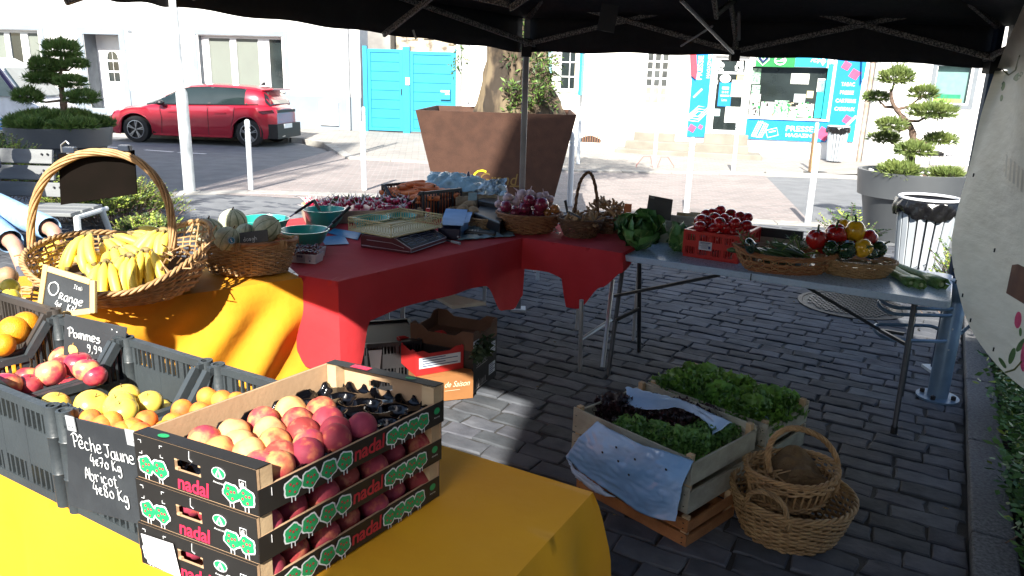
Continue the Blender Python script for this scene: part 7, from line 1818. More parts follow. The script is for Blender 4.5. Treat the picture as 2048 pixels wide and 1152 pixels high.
def cherry(): mb = MB(); mb.sph((0, 0, 0), 1, 12, 8, lambda t, p: 1-.12*math.exp(-((pi/2-p)/.4)**2)); mb.k = 1; mb.tube([(0, 0, .85), (.3, .1, 2.2), (.9, .2, 3.2)], .06, 4); return mb
m_chr = mat('cherry_skin', (.16, .012, .02), (.07, .005, .012), rough=.15, rnd=.3, coat=.5)
for k in range(34):
    j = k % 17; px0 = pp.x + (-.02 if k > 16 else 0); py0 = pp.y + (.02 if k < 17 else .15); ball('cherry', 'cherry', cherry, [m_chr, m_stm], Vector((px0-.066+(j % 6)*.026+U(-.004, .004), py0-.035+(j//6)*.033, ZR+.052+U(-.004, .012))), .0135, 'dark red cherry in the %s card punnet' % ('front' if k < 17 else 'back'), 'cherry', 'cherries in the %s punnet' % ('front' if k < 17 else 'back'))
# scale
m_scd = mat('scale_body', (.10, .02, .022), (.07, .015, .018), rough=.35); m_sil = mat('silver_trim', (.6, .6, .6), rough=.3, metal=.6)
s0, s1, s2 = W(715, 497, .762), W(822, 508, .762), W(893, 484, .762); sx_ = (s2-s1); sx_.z = 0; sl = sx_.length; sx_.normalize(); sy_ = Vector((-sx_.y, sx_.x, 0)); 
swd = .37; t = thing('weighing_scale', 'flat electronic shop scale with a dark sloping keypad carrying the openwork tray', 'scale', s1)
Sq = lambda a, b, c: Vector((s1.x, s1.y, ZR)) + sx_*a + sy_*b + UZ*c
mb = MB(); prof_ = [(0, .012), (0, .035), (.11, .085), (.37, .085), (.38, .06), (.38, .0), (.02, 0)]
DX = sl; mb.prism([Sq(0, b, c) for b, c in prof_], sx_*DX); o = part('body', mb, m_scd, t); bevel(o, .005)
mb = MB(); mb.prism([Sq(.012, .006, .0405), Sq(DX-.012, .006, .0405), Sq(DX-.012, .105, .0855), Sq(.012, .105, .0855)], Vector((0, -.0, .0015))); pn = part('keypad', mb, mat('keypad_navy', (.02, .03, .07), rough=.25), t)
def SK(a, b): return Sq(a, .006+.10*b, .0405+.0455*b+.0025)
mb = MB()
for a0, a1, b0_, b1_ in ((.03, .10, .55, .85), (.13, .21, .55, .88), (.13, .21, .15, .42), (.03, .09, .15, .35)): mb.tube([SK(a0, b0_), SK(a1, b0_), SK(a1, b1_), SK(a0, b1_), SK(a0, b0_)], .0012, 4)
part('display', mb, mat('display_line', (.20, .25, .35), rough=.4), pn)
for i in range(5):
    for j in range(4):
        mb = MB(); c = SK(.24+i*.026, .14+j*.22); mb.box(c, (.018, .012, .003), rz=atan2(sx_.y, sx_.x)); part('key', mb, mat('key_grey', (.12, .13, .17), rough=.4), pn)
mb = MB(); mb.tube([Sq(-.001, b, c) for b, c in ((.0, .012), (.0, .037), (.11, .087), (.12, .087))], .0022, 5); mb.tube([Sq(a, -.001, .013) for a in (0, DX)], .0022, 5); mb.tube([Sq(a, -.001, .036) for a in (0, DX)], .0018, 5); mb.tube([Sq(-.001, .01, .016), Sq(-.001, .37, .016)], .0018, 5); mb.tube([Sq(-.001, .05, .035), Sq(-.001, .14, .055), Sq(-.001, .33, .055)], .0018, 5); mb.tube([Sq(DX, b, c) for b, c in ((.0, .037), (.11, .087))], .0022, 5)
part('trim', mb, m_sil, t)
mb = MB(); mb.prism([Sq(.02, .12, .088), Sq(DX-.02, .12, .088), Sq(DX-.02, .37, .088), Sq(.02, .37, .088)], (0, 0, .006)); part('platter', mb, m_sil, t)
# openwork tray
q4 = [W(782, 450, .935), W(884, 430, .935), W(800, 424, .935), W(693, 436, .935)]
cq = sum(q4, Vector())/4; e1 = (q4[1]-q4[0]); e1.z = 0; l1 = e1.length; e1.normalize(); e2 = Vector((-e1.y, e1.x, 0)); l2 = max(.3, min(.45, (q4[3]-q4[0]).length))
m_crm = mat('cream_plastic', (.50, .44, .22), (.44, .38, .18), rough=.5)
t = thing('openwork_tray', 'cream plastic tray with pierced ornamental sides standing on the scale', 'tray', (cq.x, cq.y, ZR+.095))
TQ = lambda a, b, c: Vector((q4[0].x, q4[0].y, ZR+.095)) + e1*a + e2*b + UZ*c
mb = MB(); mb.prism([TQ(0, 0, .0), TQ(l1, 0, 0), TQ(l1, l2, 0), TQ(0, l2, 0)], (0, 0, .004)); part('base', mb, m_crm, t)
for (p, q, n_) in ((TQ(0, 0, 0), TQ(l1, 0, 0), -e2), (TQ(l1, 0, 0), TQ(l1, l2, 0), e1), (TQ(l1, l2, 0), TQ(0, l2, 0), e2), (TQ(0, l2, 0), TQ(0, 0, 0), -e1)):
    mb = MB(); d = (q-p).normalized(); L_ = (q-p).length; mb.beam(p+UZ*.004, q+UZ*.004, .004, .008); mb.beam(p+UZ*.084, q+UZ*.084, .005, .006); mb.beam(p+UZ*.068, q+UZ*.068, .003, .003); mb.beam(p+UZ*.020, q+UZ*.020, .003, .003)
    n = int(L_/.022)
    for k in range(n):
        c = p + d*(k+.5)*L_/n; w = L_/n*.48
        mb.tube([c + d*w*cos(a) + UZ*(.044+.022*sin(a)) for a in [2*pi*i/10 for i in range(10)]], .0016, 3, closed=True)
        mb.tube([c - d*w + UZ*.068, c + UZ*.082, c + d*w + UZ*.068], .0014, 3); mb.tube([c - d*w + UZ*.008, c + UZ*.019, c + d*w + UZ*.008], .0014, 3)
    part('pierced_side', mb, m_crm, t)
    mb = MB(); mb.beam(p, p+UZ*.087, .006); part('corner', mb, m_crm, t)
# blue leaflet, papers
mb = MB(); q = [W(*a, ZR+.004) for a in ((650, 490), (698, 488), (688, 470), (640, 474))]; mb.prism(q, (0, 0, .001)); q = [W(*a, ZR+.004) for a in ((655, 466), (715, 480), (722, 466), (668, 457))]; mb.prism(q, (0, 0, .002))
single('blue_leaflet', mb, mat('leaflet_blue', (.03, .22, .42), (.02, .15, .33), rough=.4, vs=40), 'bright blue leaflets lying on the red cloth left of the scale', 'leaflet')
# bottle
c = W(806, 452, ZR); c = Vector((-.60, 5.17, ZR)); t = thing('plastic_bottle', 'small clear plastic bottle with a red cap behind the openwork tray', 'bottle', c)
m_clr = mat('clear_plastic', (.75, .78, .78), rough=.08, trans=.75, spec=.6)
mb = MB(); mb.lathe([(0, 0), (.032, 0), (.034, .01), (.034, .06), (.034, .075), (.030, .10), (.018, .13), (.012, .145), (.012, .155)], n=20); part('shell', mb, m_clr, t, world=False, smooth=True)
mb = MB(); mb.lathe([(.015, .15), (.015, .172), (.013, .175), (0, .175)], n=16); part('cap', mb, mat('cap_red', (.6, .02, .02), rough=.35), t, world=False)
mb = MB(); mb.lathe([(.0348, .035), (.0348, .085)], n=20); part('label', mb, mat('label_red', (.5, .03, .04), rough=.5), t, world=False)
# radish crate: wood sides and the roots
m_cw = mat('crate_wood', (.44, .37, .27), (.32, .26, .18), rough=.8, vs=4, bump=.4, bs=40, stretch=(1, 4, 4))
m_cwp = mat('crate_wood_pale', (.42, .40, .33), (.32, .30, .24), rough=.8, vs=4, bump=.4, bs=40, stretch=(1, 4, 4))
def wood_crate(label, O, ax, ay, la, lb, z, h, m, tiers=2, cat='crate', gap=.012, name='wooden_crate', inner=False, ends=None):
    """O: corner, ax/ay unit vectors"""
    O = Vector(O); ax = Vector(ax).normalized(); ay = Vector(ay).normalized(); cc_ = O + ax*la/2 + ay*lb/2
    t = thing(name, label, cat, (cc_.x, cc_.y, z)); sh_ = (h-gap*(tiers-1))/tiers
    Q = lambda a, b, c: Vector((O.x, O.y, z)) + ax*a + ay*b + UZ*c
    for k in range(tiers):
        z0 = k*(sh_+gap)
        for (p, q, n_) in ((Q(0, 0, z0), Q(la, 0, z0), ay), (Q(0, lb, z0), Q(la, lb, z0), -ay)):
            mb = MB(); mb.prism([p, q, q+UZ*sh_, p+UZ*sh_], n_*.007); part('slat', mb, m, t)
        for (p, q, n_) in ((Q(0, .0075, z0), Q(0, lb-.0075, z0), ax), (Q(la, .0075, z0), Q(la, lb-.0075, z0), -ax)):
            mb = MB(); e_h = sh_*.8; mb.prism([p, q, q+UZ*e_h, p+UZ*e_h], n_*.010); part('slat', mb, m, t)
    for a, b in ((.011, .008), (la-.036, .008), (.011, lb-.033), (la-.036, lb-.033)):
        mb = MB(); mb.prism([Q(a, b, 0), Q(a+.025, b, 0), Q(a+.025, b+.025, 0), Q(a, b+.025, 0)], (0, 0, h+.008)); part('corner_post', mb, m_wood, t)
    for k in range(5):
        mb = MB(); a0 = .012+(la-.024)*k/5; mb.prism([Q(a0+.004, .008, .004), Q(a0+(la-.024)/5-.004, .008, .004), Q(a0+(la-.024)/5-.004, lb-.008, .004), Q(a0+.004, lb-.008, .004)], (0, 0, .005)); part('bottom_slat', mb, m, t)
    mb = MB()
    for a, b in ((.02, 0), (la-.02, 0), (.02, lb), (la-.02, lb)):
        for k in range(tiers):
            for dz in (.25, .7): mb.box(Q(a, b-.001 if b == 0 else b+.001, k*(sh_+gap)+sh_*dz), (.006, .006, .002), rz=atan2(ax.y, ax.x))
    part('staple', mb, m_iron, t, kind='stuff')
    return t, Q
rl0 = W(640, 432, .84); 
R0 = Vector((-1.50, 5.34, 0)); rax = Vector((.78, .28, 0)).normalized(); ray_ = Vector((-rax.y, rax.x, 0))
tR, RQ = wood_crate('shallow wooden crate filled with pink radishes behind the turquoise bowls', R0, rax, ray_, .86, .44, ZR, .09, m_cw, 1)
m_rad = mat('radish_skin', (.48, .025, .08), (.38, .015, .06), rough=.3, vs=2); m_radw = mat('radish_tip', (.80, .74, .72), rough=.4)
def radish():
    mb = MB(); P_ = [(0, 0, 0), (.004, 0, 0), (.011, 0, .006), (.013, 0, .016), (.011, 0, .028), (.007, 0, .038), (.003, 0, .046), (.0012, .004, .062), (.0006, .008, .075)]
    mb.tube([(0, 0, 0), (0, 0, .006), (0, 0, .018), (0, .001, .030)], [.005, .011, .013, .0105], 9); mb.k = 1; mb.tube([(0, .001, .030), (0, .002, .038), (.002, .004, .047), (.006, .008, .062), (.014, .010, .078)], [.0104, .0065, .003, .0014, .0006], 7); return mb
rs = random.Random(11)
rad_me = radish().mesh('radish', [m_rad, m_radw], 2)
for i in range(150):
    a, b = rs.uniform(.03, .83), rs.uniform(.03, .41); o = link('radish', rad_me); o.location = RQ(a, b, .075+rs.uniform(0, .035)+.02*sin(pi*b/.44)); o.rotation_euler = (rs.uniform(-1.2, 1.2), rs.uniform(-1.2, 1.2), rs.uniform(0, 6.28)); s_ = rs.uniform(.9, 1.25); o.scale = (s_,)*3
    tag(o, 'pink radish with a white root tip in the shallow wooden crate', 'radish', 'radishes in the shallow crate')
mb = MB(); mb.prism([RQ(.012, .012, .02), RQ(.848, .012, .02), RQ(.848, .428, .02), RQ(.012, .428, .02)], (0, 0, .055)); part('bottom_fill', mb, m_rad, tR)
mb = MB(); rr = random.Random(2)
for i in range(90): leafquad(mb, RQ(rr.uniform(.2, .6), rr.uniform(.2, .42), .11), (rr.uniform(-1, 1), rr.uniform(-1, 1), .5), .06, .018, 0)
m_lf = [mat('radish_leaf', (.07, .14, .03), (.04, .08, .02), rough=.6), m_olf[1]]
single('radish_leaves', mb, m_lf, 'few green leaves lying among the radishes', 'leaves')
# carrot crate
F_, Lq, Rq = W(843, 447, ZR), W(754, 412, ZR), W(913, 434, ZR); F_ = Vector((F_.x, F_.y+.12, 0))
ca = (Vector((-.62, .60, 0))).normalized(); cb = Vector((ca.y, -ca.x, 0)); cb = cb if cb.x > 0 else -cb
C4 = [F_, F_ + cb*.38, F_ + cb*.38 + ca*.52, F_ + ca*.52]
tC = plastic_crate('carrot_crate', 'black slotted plastic crate heaped with orange carrots', C4, ZR, .22, m_bcr, [FULL, DIPL, FULL, DIPL], None, .028, posts=False)
m_car = mat('carrot_skin', (.66, .20, .06), (.52, .14, .05), rough=.55, vs=9, rnd=.1, bump=.3, bs=60)
car_me = []
for k in range(3):
    mb = MB(); n = 10; L_ = .19+.02*k; mb.tube([(L_*i/n, .006*sin(i*.5+k), .004*sin(i*.4)) for i in range(n+1)], [.0225*(1.0-.45*(i/n)**1.3)*(1 if i else .75)*(.25 if i == n else 1)*(1+.03*sin(i*2.3)) for i in range(n+1)], 10); mb.k = 1; mb.tube([(-.004, 0, 0), (.003, 0, 0)], .010, 8); car_me.append(mb.mesh('carrot', [m_car, m_stm], 2))
cc_ = sum(C4, Vector())/4; rs = random.Random(21)
for i in range(46):
    a, b = rs.uniform(.06, .94), rs.uniform(.1, .9); p = C4[0].lerp(C4[3], a).lerp(C4[1].lerp(C4[2], a), b); hgt = .155 + .075*sin(pi*a)*sin(pi*b)*rs.uniform(.5, 1.1)
    o = link('carrot', car_me[i % 3]); yaw_ = rs.choice((0.2, 3.3, .9, 2.6)) + rs.uniform(-.5, .5); o.location = Vector((p.x, p.y, ZR+hgt)) - Vector((cos(yaw_), sin(yaw_), 0))*.1; o.rotation_euler = (rs.uniform(0, 6), rs.uniform(-.15, .15), yaw_); tag(o, 'thick orange carrot in the black slotted crate', 'carrot', 'carrots in the black crate')
mb = MB(); mb.prism([q.lerp(cc_, .06)+UZ*(ZR+.02) for q in C4], (0, 0, .12)); part('fill', mb, m_car, tC)
# pale plastic bag behind the carrots
m_bag = mat('pale_blue_film', (.20, .33, .37), (.13, .23, .26), rough=.25, spec=.6, vs=8, bump=1, bs=12, trans=.15)
def crumple(pts4, nu, nv, amp, seed, m, name, label, cat, fs=7.0, hang=None, solid=.0015):
    """a crumpled film sheet between four points"""
    q = [Vector(p) for p in pts4]; nrm_ = (q[1]-q[0]).cross(q[3]-q[0]).normalized()
    def f(u, v):
        p = q[0].lerp(q[1], u).lerp(q[3].lerp(q[2], u), v); e = .25+.75*min(1, 6*min(u, v, 1-u, 1-v)); k = abs(NZ.noise(Vector((p.x*fs, p.y*fs, p.z*fs+seed))))*2 + abs(NZ.noise(Vector((p.x*fs*3+seed, p.y*fs*3, p.z*fs*3))))*.7
        o = hang(u, v) if hang else Vector(); return p + nrm_*amp*(k-.4)*e + o + Vector((NZ.noise(Vector((u*5, v*5, seed)))*amp*.8, NZ.noise(Vector((u*5+9, v*5, seed)))*amp*.8, 0))
    mb = MB(); mb.grid(f, nu, nv); o = single(name, mb, m, label, cat, smooth=2); md = o.modifiers.new('s', 'SOLIDIFY'); md.thickness = solid; return o
crumple([WY(842, 378, 6.3), WY(1008, 388, 5.9), WY(960, 352, 6.5), WY(862, 342, 6.6)], 40, 24, .03, 3, m_bag, 'plastic_bag', 'crumpled pale blue plastic bag behind the carrot crate', 'bag', 9, hang=lambda u, v: Vector((0, 0, .05*sin(pi*u)*sin(pi*v))))
crumple([WY(946, 388, 5.95), WY(1012, 392, 5.9), WY(1013, 356, 6.05), WY(968, 362, 6.1)], 30, 20, .035, 8, mat('clear_film', (.40, .52, .58), (.08, .12, .14), rough=.1, spec=.9, vs=18, mix=(.4, .6)), 'clear_bag', 'shiny clear plastic bag crumpled at the back edge of the red table', 'bag', 16)
mb = MB(); hp_ = [WY(932, 362, 6.25), WY(940, 350, 6.25), WY(936, 343, 6.25)]; mb.tube([WY(900, 362, 6.3), WY(925, 362, 6.3), WY(938, 356, 6.3), WY(937, 343, 6.3)], [.012, .03, .028, .006], 10); single('aubergine_tip', mb, mat('aubergine', (.03, .015, .03), rough=.15), 'curved dark tip sticking out of the pale blue bag', 'aubergine', smooth=2)
# wooden box with blue label, black tray, brown paper bag, little basket
bo = W(905, 442, ZR); wood_crate('pale wooden crate behind the brown baskets at the back of the red table', Vector((-.46, 5.85, 0)), (.93, .35, 0), (-.35, .93, 0), .34, .28, ZR, .16, m_cw, 2)
mb = MB(); c = WY(945, 393, 5.86); mb.box(c, (.07, .003, .06), rz=.36); single('blue_label', mb, mat('label_pale_blue', (.35, .52, .60), rough=.5), 'small pale blue card on the pale wooden crate', 'label')
mb = MB(); q = [W(955, 400, .90), W(1030, 415, .90), W(1050, 395, .90), W(985, 385, .90)]; mb.prism(q, (0, 0, -.11)); o = single('black_crate', mb, m_bcr, 'black tray crate between the wooden crate and the onions', 'crate'); bevel(o, .006)
mb = MB(); q = [W(948, 425, .86), W(1000, 445, .86), W(1015, 420, .86), W(965, 405, .86)]; mb.prism(q, (0, 0, -.08)); o = single('black_crate', mb, m_bcr, 'low black box in front of the tray crate beside the onion basket', 'crate'); bevel(o, .01)
tb, _ = basket('bread_basket', 'long narrow brown basket of tan potatoes lying behind the cash box', Vector((-.23, 5.38, ZR)), .07, .05, .14, .09, .08, 26, 9, .004, m_wick, -.55)
tb2, _ = basket('bread_basket', 'shallow tan basket leaning at the back of the blue papers', Vector((-.36, 5.62, ZR+.02)), .07, .05, .16, .09, .07, 26, 8, .004, m_wick, -.6)
m_pot2 = mat('potato_skin', (.36, .24, .12), (.26, .16, .08), rough=.8, vs=9, bump=.3, bs=30)
for i, (u, v, r) in enumerate(((938, 412, .045), (925, 418, .035), (948, 422, .035), (930, 405, .035))): ball('potato', 'potato', lambda: peach_like('potato', None), m_pot2, W(u, v, .86), r, 'tan potato in the narrow brown basket', 'potato', 'potatoes in the narrow basket', None, (1, 1.3, .85))
mb = MB()
for k, (q, dz) in enumerate((([(880, 450), (926, 452), (935, 420), (892, 418)], .86), ([(905, 452), (938, 445), (945, 425), (915, 425)], .855))): mb.prism([W(*a, dz) for a in q], (0, 0, .004))
mb.box((-.40, 5.20, .80), (.12, .12, .08), rz=-.4); single('blue_papers', mb, mat('blue_paper', (.20, .36, .58), (.16, .30, .50), rough=.7, vs=9), 'pale blue paper sheets stacked on the cash box behind the tray', 'papers')
mb = MB(); q = [W(876, 478, ZR), W(920, 480, ZR), W(925, 462, ZR), W(885, 458, ZR)]; mb.prism(q, (0, 0, .075)); o = single('cash_box', mb, mat('navy_metal', (.03, .035, .07), rough=.3), 'dark blue metal cash box between the scale and the card terminal', 'cash box'); bevel(o, .006)
mb = MB(); c = W(916, 474, .79); mb.sph(c, .008, 8, 6); single('lock_knob', mb, m_sil, 'tiny chrome lock on the cash box', 'lock')
mb = MB(); a, b = W(930, 464, .775), W(992, 470, .77); d = (b-a).normalized(); mb.beam(a, b, .075, .035); o = single('card_terminal', mb, m_blk, 'black card payment terminal lying on the pale cloth bag', 'card terminal'); bevel(o, .012, 3)
mb = MB()
for i in range(4):
    for j in range(3): mb.box(a.lerp(b, .15+i*.09) + Vector((0, (j-1)*.018, .019)), (.010, .008, .004), rz=atan2(d.y, d.x))
single('terminal_keys', mb, mat('key_pale', (.5, .5, .52), rough=.4), 'row of pale keys on the card terminal', 'keys', kind='stuff')
crumple([W(915, 480, ZR+.008), W(1030, 472, ZR+.008), W(1015, 448, ZR+.01), W(925, 452, ZR+.01)], 40, 22, .018, 5, mat('grey_blue_bag', (.22, .32, .34), (.15, .23, .25), rough=.4, vs=9, bump=.6, bs=20), 'flat_bag', 'grey blue thin plastic bag spread flat under the card terminal', 'bag', 14)
mb = MB(); a, b = W(893, 481, ZR+.012), W(920, 487, ZR+.012); mb.tube([a, a.lerp(b, .4)], .006, 8); mb.k = 1; mb.tube([a.lerp(b, .38), b], .0095, 8); single('marker_pen', mb, [m_blk, mat('pen_grey', (.4, .42, .42), rough=.4)], 'thick grey marker pen lying beside the scale', 'pen')
# onion and garlic basket
oc = Vector((.11, 5.36, ZR)); ot, orad = basket('onion_basket', 'wide reddish wicker basket of red onions and garlic on the red cloth', oc, .155, .13, .235, .20, .13, 34, 12, .0055, m_wickr, 0)
m_oni = mat('red_onion_skin', (.26, .03, .07), (.15, .012, .035), rough=.22, vs=2, coat=.4, rnd=.15, stretch=(6, 6, 1)); m_gar = mat('garlic_skin', (.58, .46, .48), (.42, .28, .33), rough=.6, vs=3, rnd=.08, stretch=(5, 5, 1)); m_bon = mat('brown_onion_skin', (.42, .17, .05), (.32, .12, .04), rough=.25, vs=2, coat=.3)
def onion(): mb = MB(); mb.sph((0, 0, 0), (1, 1, .9), 20, 14, lambda t, p: 1 + .22*math.exp(-((pi/2-p)/.22)**2)); mb.k = 0; mb.tube([(0, 0, .9), (.03, .02, 1.2), (.1, .0, 1.45)], [.14, .06, .02], 6); return mb
def garlic(): mb = MB(); mb.sph((0, 0, 0), (1, 1, .8), 28, 12, lambda t, p: 1 + .07*abs(cos(4.5*t))*cos(p) + .3*math.exp(-((pi/2-p)/.25)**2)); mb.tube([(0, 0, .85), (.05, .03, 1.3), (.15, .0, 1.9)], [.2, .12, .07], 6); return mb
for (u, v, z, r, k) in [(1012, 413, .90, .045, 'o'), (1049, 417, .905, .052, 'o'), (1082, 409, .92, .058, 'o'), (1059, 401, .93, .045, 'o'), (1030, 425, .89, .035, 'o'), (1110, 418, .90, .036, 'b'), (1095, 425, .89, .03, 'b'), (1016, 396, .935, .038, 'g'), (1043, 389, .96, .040, 'g'), (1033, 404, .93, .036, 'g'), (1060, 388, .97, .036, 'g'), (1078, 394, .95, .034, 'g'), (998, 408, .91, .032, 'g'), (1100, 398, .93, .030, 'g'), (1003, 420, .89, .028, 'g'), (1090, 390, .95, .028, 'g')]:
    y_ = 5.30 + (.06 if k == 'g' else 0)
    if k == 'o': ball('red_onion', 'onion', onion, m_oni, WY(u, v, y_), r, 'glossy red onion in the wide reddish basket', 'onion', 'red onions in the basket')
    elif k == 'b': ball('brown_onion', 'onionb', onion, m_bon, WY(u, v, y_), r, 'brown onion at the right side of the onion basket', 'onion', 'brown onions in the basket')
    else: ball('garlic_bulb', 'garlic', garlic, m_gar, WY(u, v, y_), r, 'violet white garlic bulb heaped behind the red onions', 'garlic', 'garlic bulbs in the basket', (U(-.9, .9), U(-.9, .9), U(0, 6)))
mb = MB(); mb.lathe([(0, .06), (.19, .06)], oc, 20, sy=.85); part('fill', mb, m_oni, ot)
fillpile([oc + Vector((-.17, -.13, 0)), oc + Vector((.17, -.13, 0)), oc + Vector((.17, .14, 0)), oc + Vector((-.17, .14, 0))], ZR+.10, 10, .038, 'red_onion', 'onion', m_oni, 'glossy red onion low in the wide reddish basket', 'onion', 'lower red onions', 31, onion)
gc = Vector((.47, 5.22, ZR)); gt_, gr_ = basket('handled_basket', 'small dark wicker basket with a tall thin handle beside the onions', gc, .10, .09, .155, .13, .12, 26, 11, .005, m_wickd, 0)
part('handle', twist([WY(1150, 425, 5.22), WY(1153, 395, 5.22), WY(1160, 365, 5.22), WY(1170, 349, 5.22), WY(1179, 345, 5.22), WY(1186, 356, 5.22), WY(1192, 380, 5.22), WY(1196, 425, 5.22)], .006, 3, .007, 5, 6), m_wickd, gt_, smooth=2)
g2 = Vector((.68, 5.42, ZR)); gt2, _ = basket('root_basket', 'dark wicker basket heaped with small tan root fingers behind the handled basket', g2, .10, .09, .17, .14, .11, 26, 10, .005, m_wickd, 0)
m_gin = mat('tan_root', (.42, .26, .13), (.28, .15, .07), rough=.7, vs=9, rnd=.2)
gin = []
for k in range(3):
    mb = MB(); mb.tube([(0, 0, 0), (.02, .003*k, 0), (.045, -.003, .003), (.07, .004, 0)], [.007, .011, .010, .006], 7); gin.append(mb.mesh('root_finger', m_gin, 2))
rs = random.Random(41)
for i in range(110):
    u, v = rs.uniform(0, 1), rs.uniform(0, 1); a = 6.28*u; q = sqrt(v); base = (gc if i % 3 == 0 else g2) ; R_ = .13 if i % 3 == 0 else .15
    p = Vector((base.x+R_*q*cos(a), base.y+R_*.8*q*sin(a), ZR+.09+(.12 if i % 3 else .05)*(1-q*q)+rs.uniform(-.01, .02))); o = link('root_finger', gin[i % 3]); o.location = p; o.rotation_euler = (rs.uniform(0, 6), rs.uniform(-1.3, .5), rs.uniform(0, 6.28)); tag(o, 'small tan root finger heaped in the dark baskets at the right of the onions', 'root', 'root fingers in the dark baskets')
for b_ in (gt_, gt2): mb = MB(); mb.lathe([(0, .08), (.11, .08)], (0, 0, 0), 16); part('fill', mb, m_gin, b_, world=False)
mb = MB(); q = [WY(1138, 422, 5.08), WY(1162, 434, 5.02), WY(1160, 437, 5.02), WY(1137, 426, 5.08)]; mb.prism(q, (0, .01, .0)); mb.prism([WY(1128, 402, 5.08), WY(1133, 400, 5.08), WY(1137, 424, 5.08), WY(1133, 426, 5.08)], (0, .01, 0)); single('broken_card', mb, m_slate, 'thin dark price card edge stuck between the onion and handled baskets', 'price card')
mb = MB(); rs = random.Random(3)
for k in range(9): c = W(1098+rs.uniform(0, 22), 462+rs.uniform(0, 8), ZR+.01); mb.add([c + Vector((rs.uniform(-.02, .02), rs.uniform(-.02, .02), rs.uniform(0, .025))) for _ in range(4)], [(0, 1, 2, 3)])
single('foil_scrap', mb, mat('clear_scrap', (.5, .48, .45), rough=.1, spec=1), 'crumpled scrap of clear film between the two baskets on the red cloth', 'film scrap')

# =====================================================================  ON THE WHITE TABLE
ZW = .742
m_cab = [mat('cabbage_leaf', (.10, .26, .06), (.045, .13, .035), rough=.5, vs=7, bump=.8, bs=18), mat('cabbage_rib', (.40, .50, .22), (.28, .4, .14), rough=.5)]
def leaf(mb, base, d, up, L_, Wd, curl, ruffle=.0, rfreq=9, seed=0, k=0, rib=1, nu=8, nv=8):
    base, d, up = Vector(base), Vector(d).normalized(), Vector(up).normalized(); s = d.cross(up).normalized(); up = s.cross(d).normalized()
    def f(u, v):
        x = (u-.5)*2; w = Wd/2*(.25+.75*sin(pi*min(1, v*.62+.12))**.8)*(1 if v < .85 else 1-(v-.85)*2.2); a = curl*v
        p = base + d*L_*sin(a)/curl + up*L_*(cos(a)-1)/curl + s*x*w
        cup = .28*w*x*x; rf = ruffle*sin(rfreq*v*3+seed+x*2)*abs(x)**2 + ruffle*.6*sin(rfreq*5*v+seed*3)*abs(x)**3
        n_ = up*cos(a) + d*sin(a); return p + n_*(cup+rf)
    o0 = len(mb.f); mb.grid(f, nu, nv)
    for i in range(len(mb.f)-o0): mb.m[o0+i] = k
    if rib is not None:
        pts = [Vector(f(.5, v)) + up*.001 for v in (0, .25, .5, .75, .92)]; mb.k = rib; mb.tube(pts, [L_*.05, L_*.04, L_*.026, L_*.014, .001], 5); mb.k = 0
        for v in (.2, .38, .55, .72):
            for sx in (.12, .88): mb.k = rib; mb.tube([Vector(f(.5, v)), Vector(f(.5+(sx-.5)*.55, min(1, v+.12)))+up*.001, Vector(f(sx, min(1, v+.22)))+up*.001], [L_*.010, L_*.006, .0006], 4, caps=False); mb.k = 0
def cabbage(p, r, tilt, label, seed, n=15):
    rr = random.Random(seed); t = thing('cabbage', label, 'cabbage', p)
    mb = MB(); mb.sph((0, 0, r*.82), (r*.74, r*.66, r*.70), 22, 14, lambda t_, q: 1+.05*NZ.noise(Vector((cos(t_)*2, sin(t_)*2, q*3+seed)))*2); part('heart', mb, m_cab, t, world=False, smooth=2)
    for i in range(n):
        a = 2.4*i + rr.uniform(-.2, .2); lay = i/n; e = Vector((cos(a), sin(a), 0)); base = e*r*.25 + Vector((0, 0, r*.12)); dd = (e*(.85-.35*lay) + Vector((0, 0, .45+.55*lay))).normalized()
        mb = MB(); leaf(mb, base, dd, (-e*.6+UZ*.8) if False else UZ - e*.9, r*(1.65+rr.uniform(-.1, .25)), r*1.35, -(.9+.5*lay), .016, 5, seed+i, 0, 1, 10, 10); part('leaf', mb, m_cab, t, world=False, smooth=2)
    t.rotation_euler = tilt; return t
cabbage(Vector((.85, 4.98, ZW+.0)), .135, (.45, -.25, .3), 'large dark green cabbage at the left end of the white table', 3); cabbage(Vector((1.06, 4.93, ZW)), .105, (.7, .1, 1.2), 'smaller upright green cabbage beside the red tomato crate', 8)
cabbage(Vector((.80, 5.17, ZW+.02)), .10, (.2, .2, 2.2), 'dark cabbage leaves rising behind the large cabbage', 13, 9)
wood_crate('wooden crate with an orange painted corner behind the cabbages', Vector((.84, 5.28, 0)), A_, B_, .46, .30, ZW, .15, m_cwp, 1)
mb = MB(); c = WY(1256, 416, 5.26); mb.box(c, (.05, .012, .06), rz=AZ); single('orange_corner', mb, mat('orange_paint', (.55, .14, .04), rough=.6), 'orange painted end of the wooden crate behind the cabbages', 'crate end')
ob = [WY(1298, 390, 5.02), WY(1346, 399, 4.98), WY(1341, 441, 4.96), WY(1291, 433, 5.0)]
t, x, y, n = board('blank_slate', 'blank black slate standing in the wooden crate between the two cabbages', ob, m_slate, .005)
mb = MB(); c = bilin(ob, .15, .09)+n*.002; xr = (Vector(ob[1])-Vector(ob[0])).normalized(); yy = n.cross(xr); mb.prism([c+xr*a+yy*b for a, b in ((-.014, -.006), (.014, -.006), (.014, .006), (-.014, .006))], n*.001); part('tag', mb, mat('grey_tag', (.22, .22, .22), rough=.5), t)
mb = MB(); rr = random.Random(1)
for i in range(7): a = W(1350+rr.uniform(0, 40), 428+rr.uniform(0, 10), .87); mb.tube([a, a+Vector((.10, -.03, .0))], .016, 8)
single('parsnips', mb, mat('tan_root2', (.36, .24, .10), rough=.7), 'tan roots lying in the wooden crate behind the smaller cabbage', 'roots')
